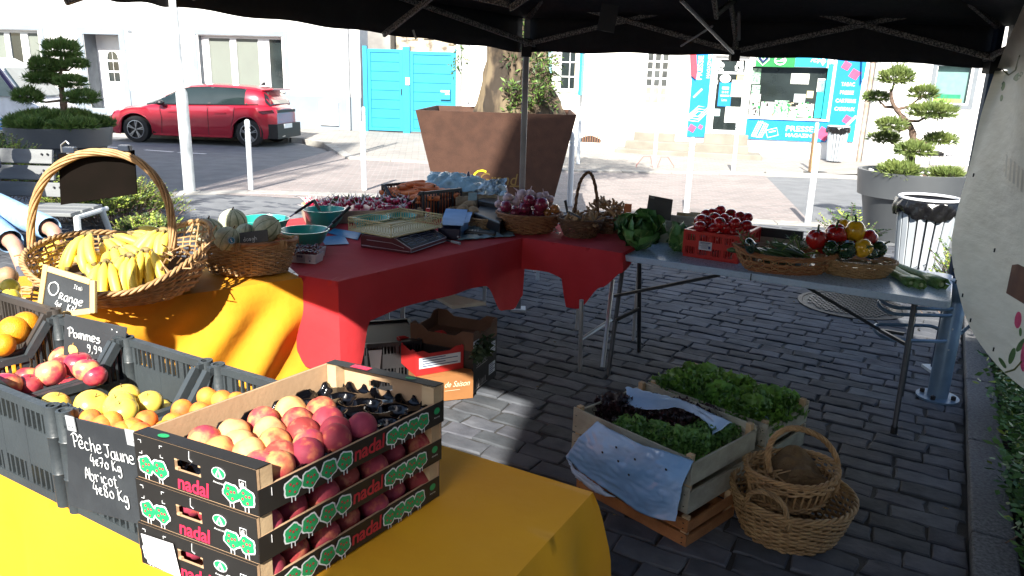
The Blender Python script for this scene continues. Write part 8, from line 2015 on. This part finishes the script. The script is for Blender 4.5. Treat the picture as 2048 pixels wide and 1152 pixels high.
# red crate and tomatoes
Ra, Rb = Vector((1.105, 4.755, 0)), Vector((1.40, 4.565, 0)); dR = (Rb-Ra).normalized(); nR = Vector((-dR.y, dR.x, 0)); RL = (Rb-Ra).length
C4 = [Ra, Rb, Rb+nR*.44, Ra+nR*.44]
tr_ = plastic_crate('red_crate', 'bright red slotted plastic crate heaped with tomatoes', C4, ZW, .175, m_rcr, [FULL]*4, (.40, .62), .016, posts=False)
mb = MB(); c = Ra.lerp(Rb, .40) - nR*.008 + UZ*(ZW+.085); mb.box(c, (.085, .002, .055), rz=atan2(dR.y, dR.x)); lb_ = part('label', mb, mat('paper_label', (.55, .55, .58), rough=.6), tr_)
mb = MB()
for k in range(6): mb.box(c - nR*.002 + dR*(-.005*(k % 2)) + UZ*(.020-k*.007), (.065-.012*(k % 3), .001, .0018 if k else .004), rz=atan2(dR.y, dR.x))
mb.box(c - nR*.002 + dR*.028 - UZ*.008, (.014, .001, .018), rz=atan2(dR.y, dR.x)); part('label_print', mb, m_navy, lb_)
m_tom = mat('tomato_skin', (.46, .015, .02), (.36, .01, .012), rough=.14, coat=.5, rnd=.12); m_cal = mat('calyx', (.05, .10, .02), rough=.6)
def tomato():
    mb = MB(); mb.sph((0, 0, 0), (1, 1, .86), 22, 14, lambda t, p: 1 - .14*math.exp(-((pi/2-p)/.3)**2) + .02*cos(5*t)*cos(p)); mb.k = 1
    for k in range(5): a = 2*pi*k/5; mb.add([(0, 0, .75), (.18*cos(a+.4), .18*sin(a+.4), .8), (.5*cos(a), .5*sin(a), .84), (.18*cos(a-.4), .18*sin(a-.4), .8)], [(0, 1, 2, 3)])
    mb.tube([(0, 0, .75), (.05, 0, 1.0)], .05, 4); return mb
toms = [(1401, 441), (1424, 427), (1428, 437), (1450, 437), (1440, 421), (1462, 430), (1480, 434), (1494, 436), (1469, 447), (1483, 443), (1492, 452), (1491, 463), (1400, 453), (1427, 457), (1450, 457), (1466, 464), (1480, 466), (1414, 444), (1440, 447), (1457, 442), (1412, 430), (1475, 455)]
for i, (u, v) in enumerate(toms):
    ball('tomato', 'tomato', tomato, [m_tom, m_cal], WY(u, v, 4.72 + (.20 if v < 432 else .08 if v < 445 else -.03) + .02*(u > 1470)), .041+U(-.004, .004), 'shiny red tomato heaped in the red plastic crate', 'tomato', 'tomatoes in the red crate')
fillpile(C4, ZW+.05, 12, .038, 'tomato', 'tomato', [m_tom, m_cal], 'tomato low in the red crate, seen through its slots', 'tomato', 'lower tomatoes', 7, tomato); fillpile(C4, ZW+.125, 12, .038, 'tomato', 'tomato', [m_tom, m_cal], 'tomato low in the red crate, seen through its slots', 'tomato', 'lower tomatoes', 17, tomato)
# crate behind the courgettes
wood_crate('grey wooden crate behind the courgette basket, between tomatoes and peppers', Vector((1.50, 4.82, 0)), A_, B_, .42, .26, ZW, .10, m_cwp, 1)
mb = MB(); q0_ = WY(1515, 470, 5.0); mb.beam(WY(1512, 462, 4.98), WY(1606, 472, 4.78), .02, .06); single('slate_strip', mb, m_slate, 'dark crate side rising behind the grey wooden crate', 'crate side')
# courgette basket
m_wb = mat('wicker_orange', (.40, .17, .07), (.26, .10, .04), rough=.6, vs=22, c3=(.34, .14, .055))
kc = Vector((1.64, 4.42, ZW)); kt, kr = basket('courgette_basket', 'long reddish wicker basket of courgettes and herbs on the white table', kc, .215, .10, .305, .155, .105, 40, 9, .0045, m_wb, -.12, lambda a: .35*abs(cos(a))**3, .8, open_rows=[0, .1, .2, .3, .42, .5, .58, .86, .94])
mb = MB()
for rr_, (f0, f1) in enumerate(((.18, .55), (.5, .9))):
    for s_ in range(2): mb.tube([Vector(kr(2*pi*k/60, f0+(f1-f0)*(.5+.5*sin(20*pi*k/60+s_*pi))))*1.012 for k in range(60)], .0035, 5, closed=True)
part('open_weave', mb, m_wick, kt, world=False, smooth=2)
m_crg = mat('courgette_skin', (.05, .11, .035), (.025, .06, .02), rough=.35, vs=16, stretch=(.3, 3, 3), coat=.2, rnd=.2)
cg = []
for k in range(3):
    mb = MB(); L_ = .17; mb.tube([(L_*i/8, .004*sin(i*.8+k), 0) for i in range(9)], [.006, .012, .015, .016, .017, .018, .018, .016, .006], 10); mb.k = 1; mb.tube([(-.02, 0, 0), (.004, 0, 0)], .007, 6); cg.append(mb.mesh('courgette', [m_crg, m_olf[1]], 2))
rs = random.Random(5)
for i in range(17):
    o = link('courgette', cg[i % 3]); a = rs.uniform(-.16, .16); o.location = kc + Vector((-.17+i*.020, rs.uniform(-.03, .05), .075+rs.uniform(0, .035))); o.rotation_euler = (rs.uniform(0, 6), rs.uniform(-.35, .1), 2.55+rs.uniform(-.5, .5)); tag(o, 'slim dark green courgette in the long reddish basket', 'courgette', 'courgettes in the long basket')
ball('round_courgette', 'rcourg', lambda: onion(), mat('glossy_dark_green', (.015, .04, .03), rough=.08, coat=.8), WY(1500, 492, 4.33), .036, 'round glossy dark green courgette at the left tip of the long basket', 'courgette', None, (.2, 1.2, 0), (1.4, 1, 1))
mb = MB(); rr = random.Random(6)
for i in range(260):
    c0 = rr.choice(((1488, 478), (1490, 480), (1588, 484), (1600, 488), (1545, 492))); p = WY(c0[0]+rr.uniform(-14, 18), c0[1]+rr.uniform(-10, 12), 4.45+rr.uniform(-.06, .1)); leafquad(mb, p, (rr.uniform(-1, 1), rr.uniform(-1, 1), rr.uniform(-.2, 1)), rr.uniform(.02, .05), rr.uniform(.003, .010), 0)
for c0, c1 in (((1560, 505), (1595, 470)), ((1600, 500), (1590, 474)), ((1484, 480), (1520, 500)), ((1608, 508), (1640, 505))): mb.k = 1; mb.tube([WY(*c0, 4.42), WY(*c1, 4.46)], .005, 5); mb.k = 0
single('herb_tufts', mb, [mat('herb_green', (.08, .17, .04), (.05, .11, .02), rough=.5), m_olf[1]], 'feathery green tops sticking out of the courgette basket', 'herbs')
mb = MB(); mb.lathe([(0, .05), (.25, .05)], (0, 0, 0), 24, sy=.5); part('fill', mb, m_crg, kt, world=False)
# pepper basket
pc_ = Vector((2.06, 4.40, ZW)); pt_, _ = basket('pepper_basket', 'round brown wicker basket of red, yellow and green peppers on the white table', pc_, .165, .12, .225, .165, .085, 36, 11, .0048, m_wick, -.2)
m_pr = mat('pepper_red', (.42, .015, .012), (.34, .01, .01), rough=.15, coat=.5); m_py = mat('pepper_yellow', (.72, .42, .02), (.66, .36, .015), rough=.15, coat=.5); m_pg = mat('pepper_green', (.02, .055, .02), (.012, .035, .015), rough=.15, coat=.5)
def pepper():
    mb = MB(); mb.sph((0, 0, 0), (1, 1, 1.12), 32, 18, lambda t, p: (1 + .10*abs(cos(2*t)) - .05)*(1 - .16*math.exp(-((pi/2-p)/.34)**2) - .10*math.exp(-((pi/2+p)/.3)**2))*(.92+.08*sin(p+.3))); mb.k = 1
    mb.lathe([(.32, .95), (.15, .99), (.10, 1.1)], n=8); mb.tube([(0, 0, .95), (.02, 0, 1.25), (.14, .03, 1.5), (.2, .03, 1.55)], [.12, .10, .10, .13], 7); return mb
for (u, v, y_, r, k, rot, lb) in [(1632, 480, 4.38, .052, 'r', (.1, -.2, 1), 'red bell pepper with an upright stalk at the left of the pepper heap'), (1671, 472, 4.42, .060, 'r', (.25, -.35, .5), 'large red bell pepper left of the top yellow one'), (1710, 463, 4.42, .054, 'y', (0, .05, 2), 'yellow bell pepper at the top of the heap'), (1724, 497, 4.30, .050, 'y', (1.2, .2, .1), 'yellow bell pepper facing front with its dark stalk'),
    (1735, 478, 4.42, .048, 'r', (.4, .9, 1), 'red bell pepper at the right behind the front yellow one'), (1661, 497, 4.32, .042, 'g', (1.2, .1, 2), 'dark green pepper low at the left front of the heap'), (1692, 500, 4.31, .05, 'g', (.9, .4, 1), 'dark green pepper low in the middle of the heap'), (1755, 500, 4.36, .045, 'g', (.3, .7, .3), 'dark green pepper at the right end of the basket'), (1686, 455, 4.56, .045, 'y', (.2, .2, 1), 'yellow pepper peeping from behind the red one'),
    (1742, 508, 4.32, .03, 'g', (.9, 1, 1), 'small dark pepper between the front yellow one and the rim'), (1700, 484, 4.45, .045, 'r', (.9, .4, 3), 'red pepper buried in the centre of the heap'), (1650, 490, 4.46, .05, 'r', (.4, .4, 3), 'red pepper hidden behind the left one')]:
    ball('pepper', 'pepper'+k, pepper, [{'r': m_pr, 'y': m_py, 'g': m_pg}[k], m_cal], WY(u, v, y_), r*1.14, lb, 'pepper', None, rot)
mb = MB(); mb.lathe([(0, .06), (.19, .06)], (0, 0, 0), 24, sy=.75); part('fill', mb, m_pg, pt_, world=False)
# leeks
m_lk = [mat('leek_green', (.16, .30, .09), (.09, .18, .05), rough=.45, vs=9, stretch=(1, 8, 8)), mat('leek_pale', (.45, .52, .30), (.30, .40, .20), rough=.45)]
for (a, b, r, lb) in (((1762, 532), (1822, 566), .020, 'leek with its cut green end to the front, leftmost of the three'), ((1768, 525), (1842, 570), .021, 'middle leek lying on the white table'), ((1775, 524), (1882, 568), .025, 'longest leek with a flat dark leaf end at the right')):
    p, q = W(*a, ZW+r), W(*b, ZW+r); t = thing('leek', lb, 'leek', p); mb = MB(); n = 8
    mb.tube([p.lerp(q, i/n) for i in range(n+1)], [r*(.8+.35*(i/n)) for i in range(n+1)], 12); part('stalk', mb, m_lk, t, smooth=2)
    d = (q-p).normalized(); s = d.cross(UZ).normalized()
    for k in range(5):
        a_ = 2*pi*k/5; e = s*cos(a_)+UZ*sin(a_); mb = MB(); c0 = p.lerp(q, .72) + e*r*.95; c1 = q + d*U(.005, .03) + e*r*U(1.1, 1.5); w = r*.75; tq = d.cross(e); mb.add([c0-tq*w, c0+tq*w, c1+tq*w*1.1, c1-tq*w*1.1, (c0+c1)/2 - tq*w*1.05 + e*.004, (c0+c1)/2+tq*w*1.05+e*.004], [(0, 1, 5, 4), (4, 5, 2, 3)]); o = part('leaf', mb, m_lk, t, smooth=2); md = o.modifiers.new('s', 'SOLIDIFY'); md.thickness = .002
    mb = MB(); mb.k = 1; mb.sph(q + d*.002, r*.6, 8, 6); part('core', mb, m_lk, t, smooth=2)

# =====================================================================  UNDER THE TABLE AND ON THE FLOOR
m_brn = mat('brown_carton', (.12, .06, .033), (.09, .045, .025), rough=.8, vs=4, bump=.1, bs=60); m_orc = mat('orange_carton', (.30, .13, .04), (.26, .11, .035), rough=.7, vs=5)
m_lab = mat('carton_label', (.62, .66, .70), rough=.5)
def obox(name, label, F0, ax, la, lb, z, h, m, open_=True, cat='carton', th_=.006, lip=None):
    F0 = Vector((F0[0], F0[1], 0)); ax = Vector(ax).normalized(); ay = Vector((-ax.y, ax.x, 0)); t = thing(name, label, cat, F0 + ax*la/2 + ay*lb/2 + UZ*z); Q = lambda a, b, c: F0 + ax*a + ay*b + UZ*(z+c)
    for (a0, b0_, a1, b1_, n_) in ((0, 0, la, 0, ay), (la, th_, la, lb-th_, -ax), (la, lb, 0, lb, -ay), (0, lb-th_, 0, th_, ax)):
        mb = MB(); p, q = Q(a0, b0_, 0), Q(a1, b1_, 0); nst = 5; hs = [h]*6 if lip is None else [h, h, h-lip, h-lip, h, h]
        ps = [p, q] + [p.lerp(q, tt) + UZ*hh for tt, hh in zip((1, .84, .72, .28, .16, 0), hs)]; mb.prism(ps, n_*th_); part('side', mb, m, t)
    mb = MB(); mb.prism([Q(th_, th_, .002), Q(la-th_, th_, .002), Q(la-th_, lb-th_, .002), Q(th_, lb-th_, .002)], (0, 0, .006)); part('bottom', mb, m, t)
    if not open_: mb = MB(); mb.prism([Q(0, 0, h+.001), Q(la, 0, h+.001), Q(la, lb, h+.001), Q(0, lb, h+.001)], (0, 0, .004)); part('lid', mb, m, t)
    return t, Q
def glabel(t, Q, a0, a1, c0, c1, b=-.0015, m=m_lab, lines=4, pr=m_navy, horizontal=True):
    mb = MB(); mb.prism([Q(a0, b, c0), Q(a1, b, c0), Q(a1, b, c1), Q(a0, b, c1)], (Q(0, -.001, 0)-Q(0, 0, 0))); o = part('label', mb, m, t); mb = MB()
    for k in range(lines): z_ = c1 - (c1-c0)*(k+.7)/(lines+.4); w = (a1-a0)*(.85 if k % 2 else .55); mb.prism([Q(a0+(a1-a0)*.08, b-.0015, z_), Q(a0+(a1-a0)*.08+w, b-.0015, z_), Q(a0+(a1-a0)*.08+w, b-.0015, z_+(c1-c0)*.07), Q(a0+(a1-a0)*.08, b-.0015, z_+(c1-c0)*.07)], (Q(0, -.0006, 0)-Q(0, 0, 0)))
    part('label_print', mb, pr, o)
ud = Vector((.66, .56, 0)).normalized()
fb = Vector((-.235, 4.13, 0)); fax = (W(1003, 745, 0)-W(943, 795, 0)); fax.z = 0; fax.normalize(); L1 = .46; nay = Vector((-fax.y, fax.x, 0))
f0 = W(945, 790, 0)
m_bct = mat('black_carton', (.012, .012, .013), rough=.5)
for k, (z, lb) in enumerate(((0, 'lower black printed produce carton under the red table'), (.135, 'upper black printed produce carton under the red table, below the open brown one'))):
    t, Q = obox('black_carton', lb, f0, fax, .34, .42, z, .133, m_bct, False); glabel(t, Q, .225, .315, .045, .115, lines=5)
    mb = MB()
    for i in range(7): a = .05+i*.02; mb.prism([Q(a, -.002, .03), Q(a+.006, -.002, .03), Q(a+.004, -.002, .03+.02+.03*R()), Q(a, -.002, .03+.02+.02*R())], Q(0, -.0008, 0)-Q(0, 0, 0))
    mb.prism([Q(.04, -.002, .02), Q(.20, -.002, .02), Q(.20, -.002, .023), Q(.04, -.002, .023)], Q(0, -.0008, 0)-Q(0, 0, 0)); part('print', mb, mat('print_grey', (.45, .42, .42), rough=.5), t)
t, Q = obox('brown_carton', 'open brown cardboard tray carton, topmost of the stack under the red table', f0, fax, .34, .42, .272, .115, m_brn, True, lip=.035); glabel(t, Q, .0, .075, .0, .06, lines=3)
glabel(t, Q, .02, .09, -.05, .02, b=-.004, lines=3)
mb = MB(); rr = random.Random(3)
for i in range(240): leafquad(mb, Q(rr.uniform(-.02, .2), rr.uniform(-.03, .0), rr.uniform(-.05, .05)), (rr.uniform(-1, 1), rr.uniform(-1, 1), rr.uniform(-1, .5)), .05, .02, 0)
single('hanging_greens', mb, [mat('dark_greens', (.03, .06, .02), rough=.6), m_olf[1]], 'dark wilted greens hanging over the side of the open brown carton', 'greens')
g0_ = W(886, 802, 0); gax = (W(943, 796, 0)-W(886, 802, 0)); gax.z = 0; gax.normalize()
g0_ = g0_ - gax*.16
t, Q = obox('orange_carton', 'orange brown carton lettered de Saison standing in the sunlight behind the peach cartons', g0_, gax, .34, .22, 0, .155, m_orc, False)
mb = MB(); lettering(mb, 'de Saison', Q(.245, -.002, .10), gax, UZ, .15, .035, 1, .4); lettering(mb, 'Grand', Q(.21, -.002, .065), gax, UZ, .09, .012, 1, .2) if False else None; mb.prism([Q(.17, -.0015, .06), Q(.26, -.0015, .062), Q(.26, -.0015, .064), Q(.17, -.0015, .062)], Q(0, -.0008, 0)-Q(0, 0, 0)); part('lettering', mb, mat('cream_print', (.75, .62, .45), rough=.5), t)
r0_ = Vector((g0_.x-.02, g0_.y+.01, 0)); t, Q = obox('red_carton', 'red carton with a long white form on its side, on the orange one', r0_ + gax*.02, gax + Vector((0, .22, 0)), .30, .30, .163, .145, mat('red_carton_card', (.45, .02, .02), (.38, .015, .015), rough=.55), True, lip=.02)
glabel(t, Q, .02, .28, .04, .105, lines=4)
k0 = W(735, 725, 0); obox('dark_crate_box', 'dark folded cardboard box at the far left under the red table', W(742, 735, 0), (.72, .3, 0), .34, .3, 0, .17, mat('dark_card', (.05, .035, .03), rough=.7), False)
K4 = [W(775, 790, 0), W(846, 800, 0) + Vector((.06, .06, 0)), Vector((0, 0, 0)), Vector((0, 0, 0))]
kx = Vector((.93, .3, 0)).normalized(); ky = Vector((-kx.y, kx.x, 0)); k1_ = Vector((-.86, 4.12, 0)); K4 = [k1_, k1_+kx*.34, k1_+kx*.34+ky*.42, k1_+ky*.42]
t = plastic_crate('black_folding_crate', 'black folding plastic crate with a grey clip handle under the red table', K4, .0, .30, m_bcr, [FULL]*4, (.45, .75), .02, posts=False)
mb = MB(); c = k1_ + kx*.06 - ky*.006 + UZ*.2; mb.prism([c + kx*a + UZ*b for a, b in ((-.03, .06), (.05, .06), (.035, -.06), (-.015, -.06))], -ky*.006); part('clip', mb, m_sil, t)
mb = MB(); mb.prism([q + UZ*.27 for q in K4], (0, 0, .02)); part('cover', mb, m_bct, t)

# lettuce crates on the floor
Bc = Vector((.733, 2.68, 0)); cu = Vector((-.68, .73, 0)).normalized(); cw = Vector((.73, .68, 0)).normalized()
m_pal = mat('orange_wood', (.36, .16, .06), (.26, .11, .04), rough=.75, vs=4, bump=.4, bs=40, stretch=(1, 4, 4))
wood_crate('low orange brown wooden crate on the paving under the lettuce crate', Bc - cw*.02 - cu*.02, cu, cw, .60, .36, 0.002, .12, m_pal, 2, name='wooden_crate')
m_cwg = mat('crate_wood_grey', (.40, .39, .31), (.29, .28, .22), rough=.8, vs=4, bump=.4, bs=40, stretch=(1, 4, 4))
t1, Q1 = wood_crate('pale wooden crate of dark and green lettuces with a plastic sheet over its near side', Bc, cu, cw, .64, .49, .135, .245, m_cwg, 2)
B2 = Vector((1.143+.01, 3.124+.01, 0)); c2u = Vector((-.70, .71, 0)).normalized(); c2w = Vector((.71, .70, 0)).normalized()
t2, Q2 = wood_crate('pale wooden crate of curly green lettuce behind the first one', B2 - c2u*.03, c2u, c2w, .66, .42, .10, .235, m_cwg, 2)
wood_crate('low wooden crate on the paving under the back lettuce crate', B2, c2u, c2w, .60, .38, .002, .09, m_pal, 1)
# lettering burnt into the top edges
for (Q, a0, b0_, dx_) in ((Q1, .64, .10, cw), (Q1, .0, .25, cw), (Q2, .66, .1, c2w), (Q2, 0, .18, c2w)):
    mb = MB(); 
    for i in range(11): c = Q(a0, b0_+i*.012, .2465); mb.box(c + dx_*.0, (.006, .0035, .0006), rz=atan2(dx_.y, dx_.x))
    o = single('burnt_mark', mb, m_dark, 'row of tiny burnt letters on the top edge of a lettuce crate', 'mark', 'burnt marks on the lettuce crates'); o['kind'] = 'stuff'
m_lol = [mat('lollo_green', (.17, .36, .05), (.08, .19, .03), rough=.5, vs=9, hue=.01), mat('lettuce_rib', (.35, .45, .15), rough=.5)]
m_lod = [mat('lollo_dark', (.05, .018, .024), (.025, .016, .014), rough=.4, vs=9), mat('lollo_dark_rib', (.05, .05, .03), rough=.5)]
m_lgr = [mat('oakleaf_green', (.15, .33, .07), (.08, .19, .045), rough=.5, vs=9), mat('lettuce_rib', (.35, .45, .15))]
def lettuce(c, r, mats, label, seed, n=34, ruf=.014, grp=None, hgt=1.0, oak=False):
    rr = random.Random(seed); t = thing('lettuce', label, 'lettuce', c, group=grp); mb = MB()
    for i in range(n*3):
        a = 2.399*i + rr.uniform(-.3, .3); lay = (i/n/3); e = Vector((cos(a), sin(a), 0)); el_ = .25+1.15*lay; dd = (e*cos(el_) + UZ*sin(el_)*hgt).normalized()
        bq = rr.random()**.5; leaf(mb, e*r*.75*bq + UZ*(.04+.045*(1-bq*bq)), dd, UZ*1.0 - e*.6 + Vector((rr.uniform(-.3, .3), rr.uniform(-.3, .3), 0)), r*rr.uniform(.36, .58), r*rr.uniform(.30, .46), .5+rr.uniform(-.4, .7), ruf*rr.uniform(.5, 1.1), 9 if not oak else 5, rr.uniform(0, 9), 0, None, 8, 9)
    part('leaves', mb, mats, t, world=False, smooth=2, kind='stuff'); return t
gl = 'curly green lettuce in the back wooden crate'
for i, (a, b) in enumerate(((.14, .12), (.34, .14), (.54, .13), (.14, .30), (.34, .30), (.54, .30), (.24, .21), (.44, .22))):
    lettuce(Q2(a, b, .13), .155, m_lol, gl, 50+i, 34, .016, 'green lettuces in the back crate', 1.1)
for i, (u, v) in enumerate(((1232, 828), (1275, 826), (1318, 832), (1362, 838), (1400, 848), (1300, 850), (1345, 856))):
    c = W(u, v, .30); c.z = .255; lettuce(c, .115, m_lod, 'dark purple lettuce in the front wooden crate', 80+i, 30, .018, 'dark lettuces in the front crate', 1.1)
for i, (u, v) in enumerate(((1268, 868), (1302, 880), (1340, 890), (1380, 892), (1415, 876), (1436, 866))):
    c = W(u, v, .30); c.z = .245; lettuce(c, .11, m_lgr, 'bright green oak leaf lettuce in the front crate', 90+i, 24, .014, 'oak leaf lettuces in the front crate', 1.0, True)
# plastic sheets with punched holes
m_sheet = mat('white_blue_film', (.44, .58, .78), (.20, .40, .70), rough=.22, spec=.6, vs=2.2, bump=.35, bs=9)
def sheet_pts(top, bot, name, label, seed, out, nu=56, nv=40, amp=.012, edge=0.02):
    T_ = [Vector(p) for p in spl([tuple(p) for p in top], 8)]; Bq = [Vector(p) for p in spl([tuple(p) for p in bot], 8)]
    def at(L, u): x = u*(len(L)-1); i = min(len(L)-2, int(x)); return L[i].lerp(L[i+1], x-i)
    out = Vector(out).normalized()
    def f(u, v):
        p = at(T_, u).lerp(at(Bq, u), v); k = NZ.noise(Vector((u*5+seed, v*2.5, seed)))*1.3 + abs(NZ.noise(Vector((u*11, v*8, seed))))*.9 + abs(NZ.noise(Vector((u*22+v*6, v*16, seed+3))))*.5
        return p + out*(amp*k + edge*sin(pi*min(1, v*1.1))) + UZ*(.02*sin(pi*v)*(-1)*0)
    mb = MB(); mb.grid(f, nu, nv); o = single(name, mb, m_sheet, label, 'plastic sheet', smooth=2); md = o.modifiers.new('s', 'SOLIDIFY'); md.thickness = .0012
    return f
zc = .135+.25
f = sheet_pts([W(1196, 842, zc), W(1240, 868, zc+.01), W(1290, 890, zc+.01), (W(1340, 905, zc+.005)), W(1388, 922, zc)], [WY(1133, 912, 3.02), WY(1165, 945, 2.95), WY(1225, 985, 2.83), WY(1290, 1030, 2.70), WY(1352, 1042, 2.60)], 'plastic_sheet', 'white and blue perforated plastic sheet draped over the near side of the front lettuce crate', 3, (-.72, -.69, .15), amp=.011, edge=.03)
mb = MB()
for u_, v_ in ((.33, .20), (.52, .25), (.55, .52), (.28, .38), (.80, .22), (.42, .40)):
    p = Vector(f(u_, v_)); o_ = (Vector((0, 0, CH))-p).normalized(); mb.disc(p + o_*.006, cu, Vector((0, 0, 1)).cross(cu).cross(cu)*-1, .0055, 12)
single('sheet_holes', mb, m_dark, 'dark punched holes in the plastic sheet', 'holes', kind='stuff')
sheet_pts([W(1250, 776, zc+.01), W(1300, 786, zc+.03), W(1350, 798, zc+.02), W(1400, 820, zc+.02), W(1465, 848, zc+.01)], [W(1252, 814, zc-.03), W(1312, 820, zc+.0), W(1362, 820, zc-.0), W(1412, 842, zc-.02), W(1424, 872, zc-.05)], 'plastic_sheet', 'strip of blue plastic sheet between the dark and the curly green lettuces', 9, (.3, .3, .5), 44, 18, .012, .01)
sheet_pts([W(1490, 808, .335), W(1515, 822, .335), W(1540, 838, .335)], [W(1495, 822, .27), W(1515, 845, .26), W(1538, 850, .26)], 'plastic_sheet', 'small blue corner of plastic sheet at the right end of the back lettuce crate', 14, (-.5, -.5, .6), 18, 12, .010, .01)
sheet_pts([WY(1133, 912, 3.035), WY(1150, 935, 2.99), WY(1185, 962, 2.92)], [WY(1150, 952, 2.99), WY(1190, 985, 2.90), WY(1230, 995, 2.84)], 'plastic_sheet', 'blue underside of the draped plastic sheet at its lower left', 21, (-.7, -.7, 0), 20, 12, .012, .0)

# floor baskets
fc = Vector((1.195, 2.80, .0)); ft, frd = basket('floor_basket', 'round wicker basket with small side handle standing on the dark paving', fc, .175, .165, .245, .235, .185, 38, 17, .006, mat('wicker_pale', (.36, .24, .11), (.22, .13, .055), rough=.6, vs=26, c3=(.29, .18, .08)), 0, lambda a: .12*max(0, -cos(a+1.2)), .7)
p0, p1 = Vector(frd(pi*1.13, 1.0)), Vector(frd(pi*1.38, 1.0)); mid = (p0+p1)/2; o_ = Vector((mid.x, mid.y, 0)).normalized()
part('side_handle', twist([p0 + fc - UZ*.03, p0.lerp(mid, .25) + fc + UZ*.055 + o_*.01, mid + fc + UZ*.085 + o_*.015, p1.lerp(mid, .25) + fc + UZ*.055 + o_*.01, p1 + fc - UZ*.04], .005, 4, .007, 3.5, 6), MATS['wicker_pale'], ft, smooth=2)
ic = fc + Vector((-.005, .03, .14)); it, ird = basket('inner_basket', 'smaller brown wicker basket with a tall twisted handle set inside the round one', ic, .15, .12, .195, .155, .13, 34, 8, .0055, m_wick, .25, lambda a: .1*abs(cos(a)), .7, open_rows=[0, .08, .16, .72, .82, .92])
hp = [WY(1540, 945, 2.80), WY(1536, 905, 2.80), WY(1550, 873, 2.81), WY(1580, 857, 2.82), WY(1615, 862, 2.83), WY(1650, 882, 2.84), WY(1672, 915, 2.85), WY(1676, 950, 2.86), WY(1672, 985, 2.86)]
part('handle', twist(hp, .0062, 4, .0075, 7, 7), m_wick, it, smooth=2)
for e in (hp[0], hp[-1]):
    mb = MB()
    for k in range(14): a = U(0, 6.28); q = e + Vector((U(-.03, .03), U(-.02, .02), -.0)); mb.tube([q, q + Vector((cos(a), sin(a), U(-.8, .4)))*U(.03, .06)], .0035, 4)
    part('binding', mb, m_wick, it, kind='stuff')
def sack(u, v): return ic + Vector((-.06+.20*u, -.05+.16*v, .105 + .06*sin(pi*u)*(.4+v) + .02*NZ.noise(Vector((u*4, v*4, 2)))))
mb = MB(); mb.grid(sack, 24, 20); 
def skirt(u, v): p = Vector(sack(u, 0)); return p + Vector((0, -.012*v, -.09*v + .004*sin(u*20)))
mb.grid(skirt, 24, 5); o = single('sacking', mb, mat('brown_sacking', (.17, .105, .045), (.12, .07, .03), rough=.95, vs=30, bump=.6, bs=140), 'folded brown sacking cloth lying in the inner basket', 'cloth', smooth=2); md = o.modifiers.new('s', 'SOLIDIFY'); md.thickness = .004
# pebble scraps on the paving
mb = MB(); rr = random.Random(77)
for i in range(90):
    p = Vector((rr.uniform(-1, 3), rr.uniform(2.3, 7), .004)); a = rr.uniform(0, 6.28)
    if right_of_kerb(p.x, p.y) > -.1: continue
    d = Vector((cos(a), sin(a), 0)); leafquad(mb, p, d + UZ*.05, rr.uniform(.008, .03), rr.uniform(.003, .010), 0)
o = link('litter_scraps', mb.mesh('litter_scraps', mat('dry_leaf', (.30, .22, .12), (.12, .10, .05), rough=.9, vs=3))); o['kind'] = 'stuff'

# labels: name look-alikes by their order from the left
ORD = 'leftmost second third fourth fifth sixth seventh eighth ninth tenth eleventh twelfth'.split()
from collections import defaultdict
gs = defaultdict(list)
for o in col.objects:
    if o.parent is None and o.get('group') and o.get('label') and not o.get('kind'): gs[(o['group'], o['label'])].append(o)
for (g_, l_), os_ in gs.items():
    if 1 < len(os_) < 13 and len(l_.split()) < 13:
        pr_ = [(px(o.location) or (0, 0))[0] for o in os_]
        if 'lower' in g_ or 'carton' in g_ and 'open' not in g_: continue
        for k, i in enumerate(sorted(range(len(os_)), key=lambda i: pr_[i])): os_[i]['label'] = l_ + (', leftmost of them' if k == 0 else ', %s of them from the left' % ORD[k])
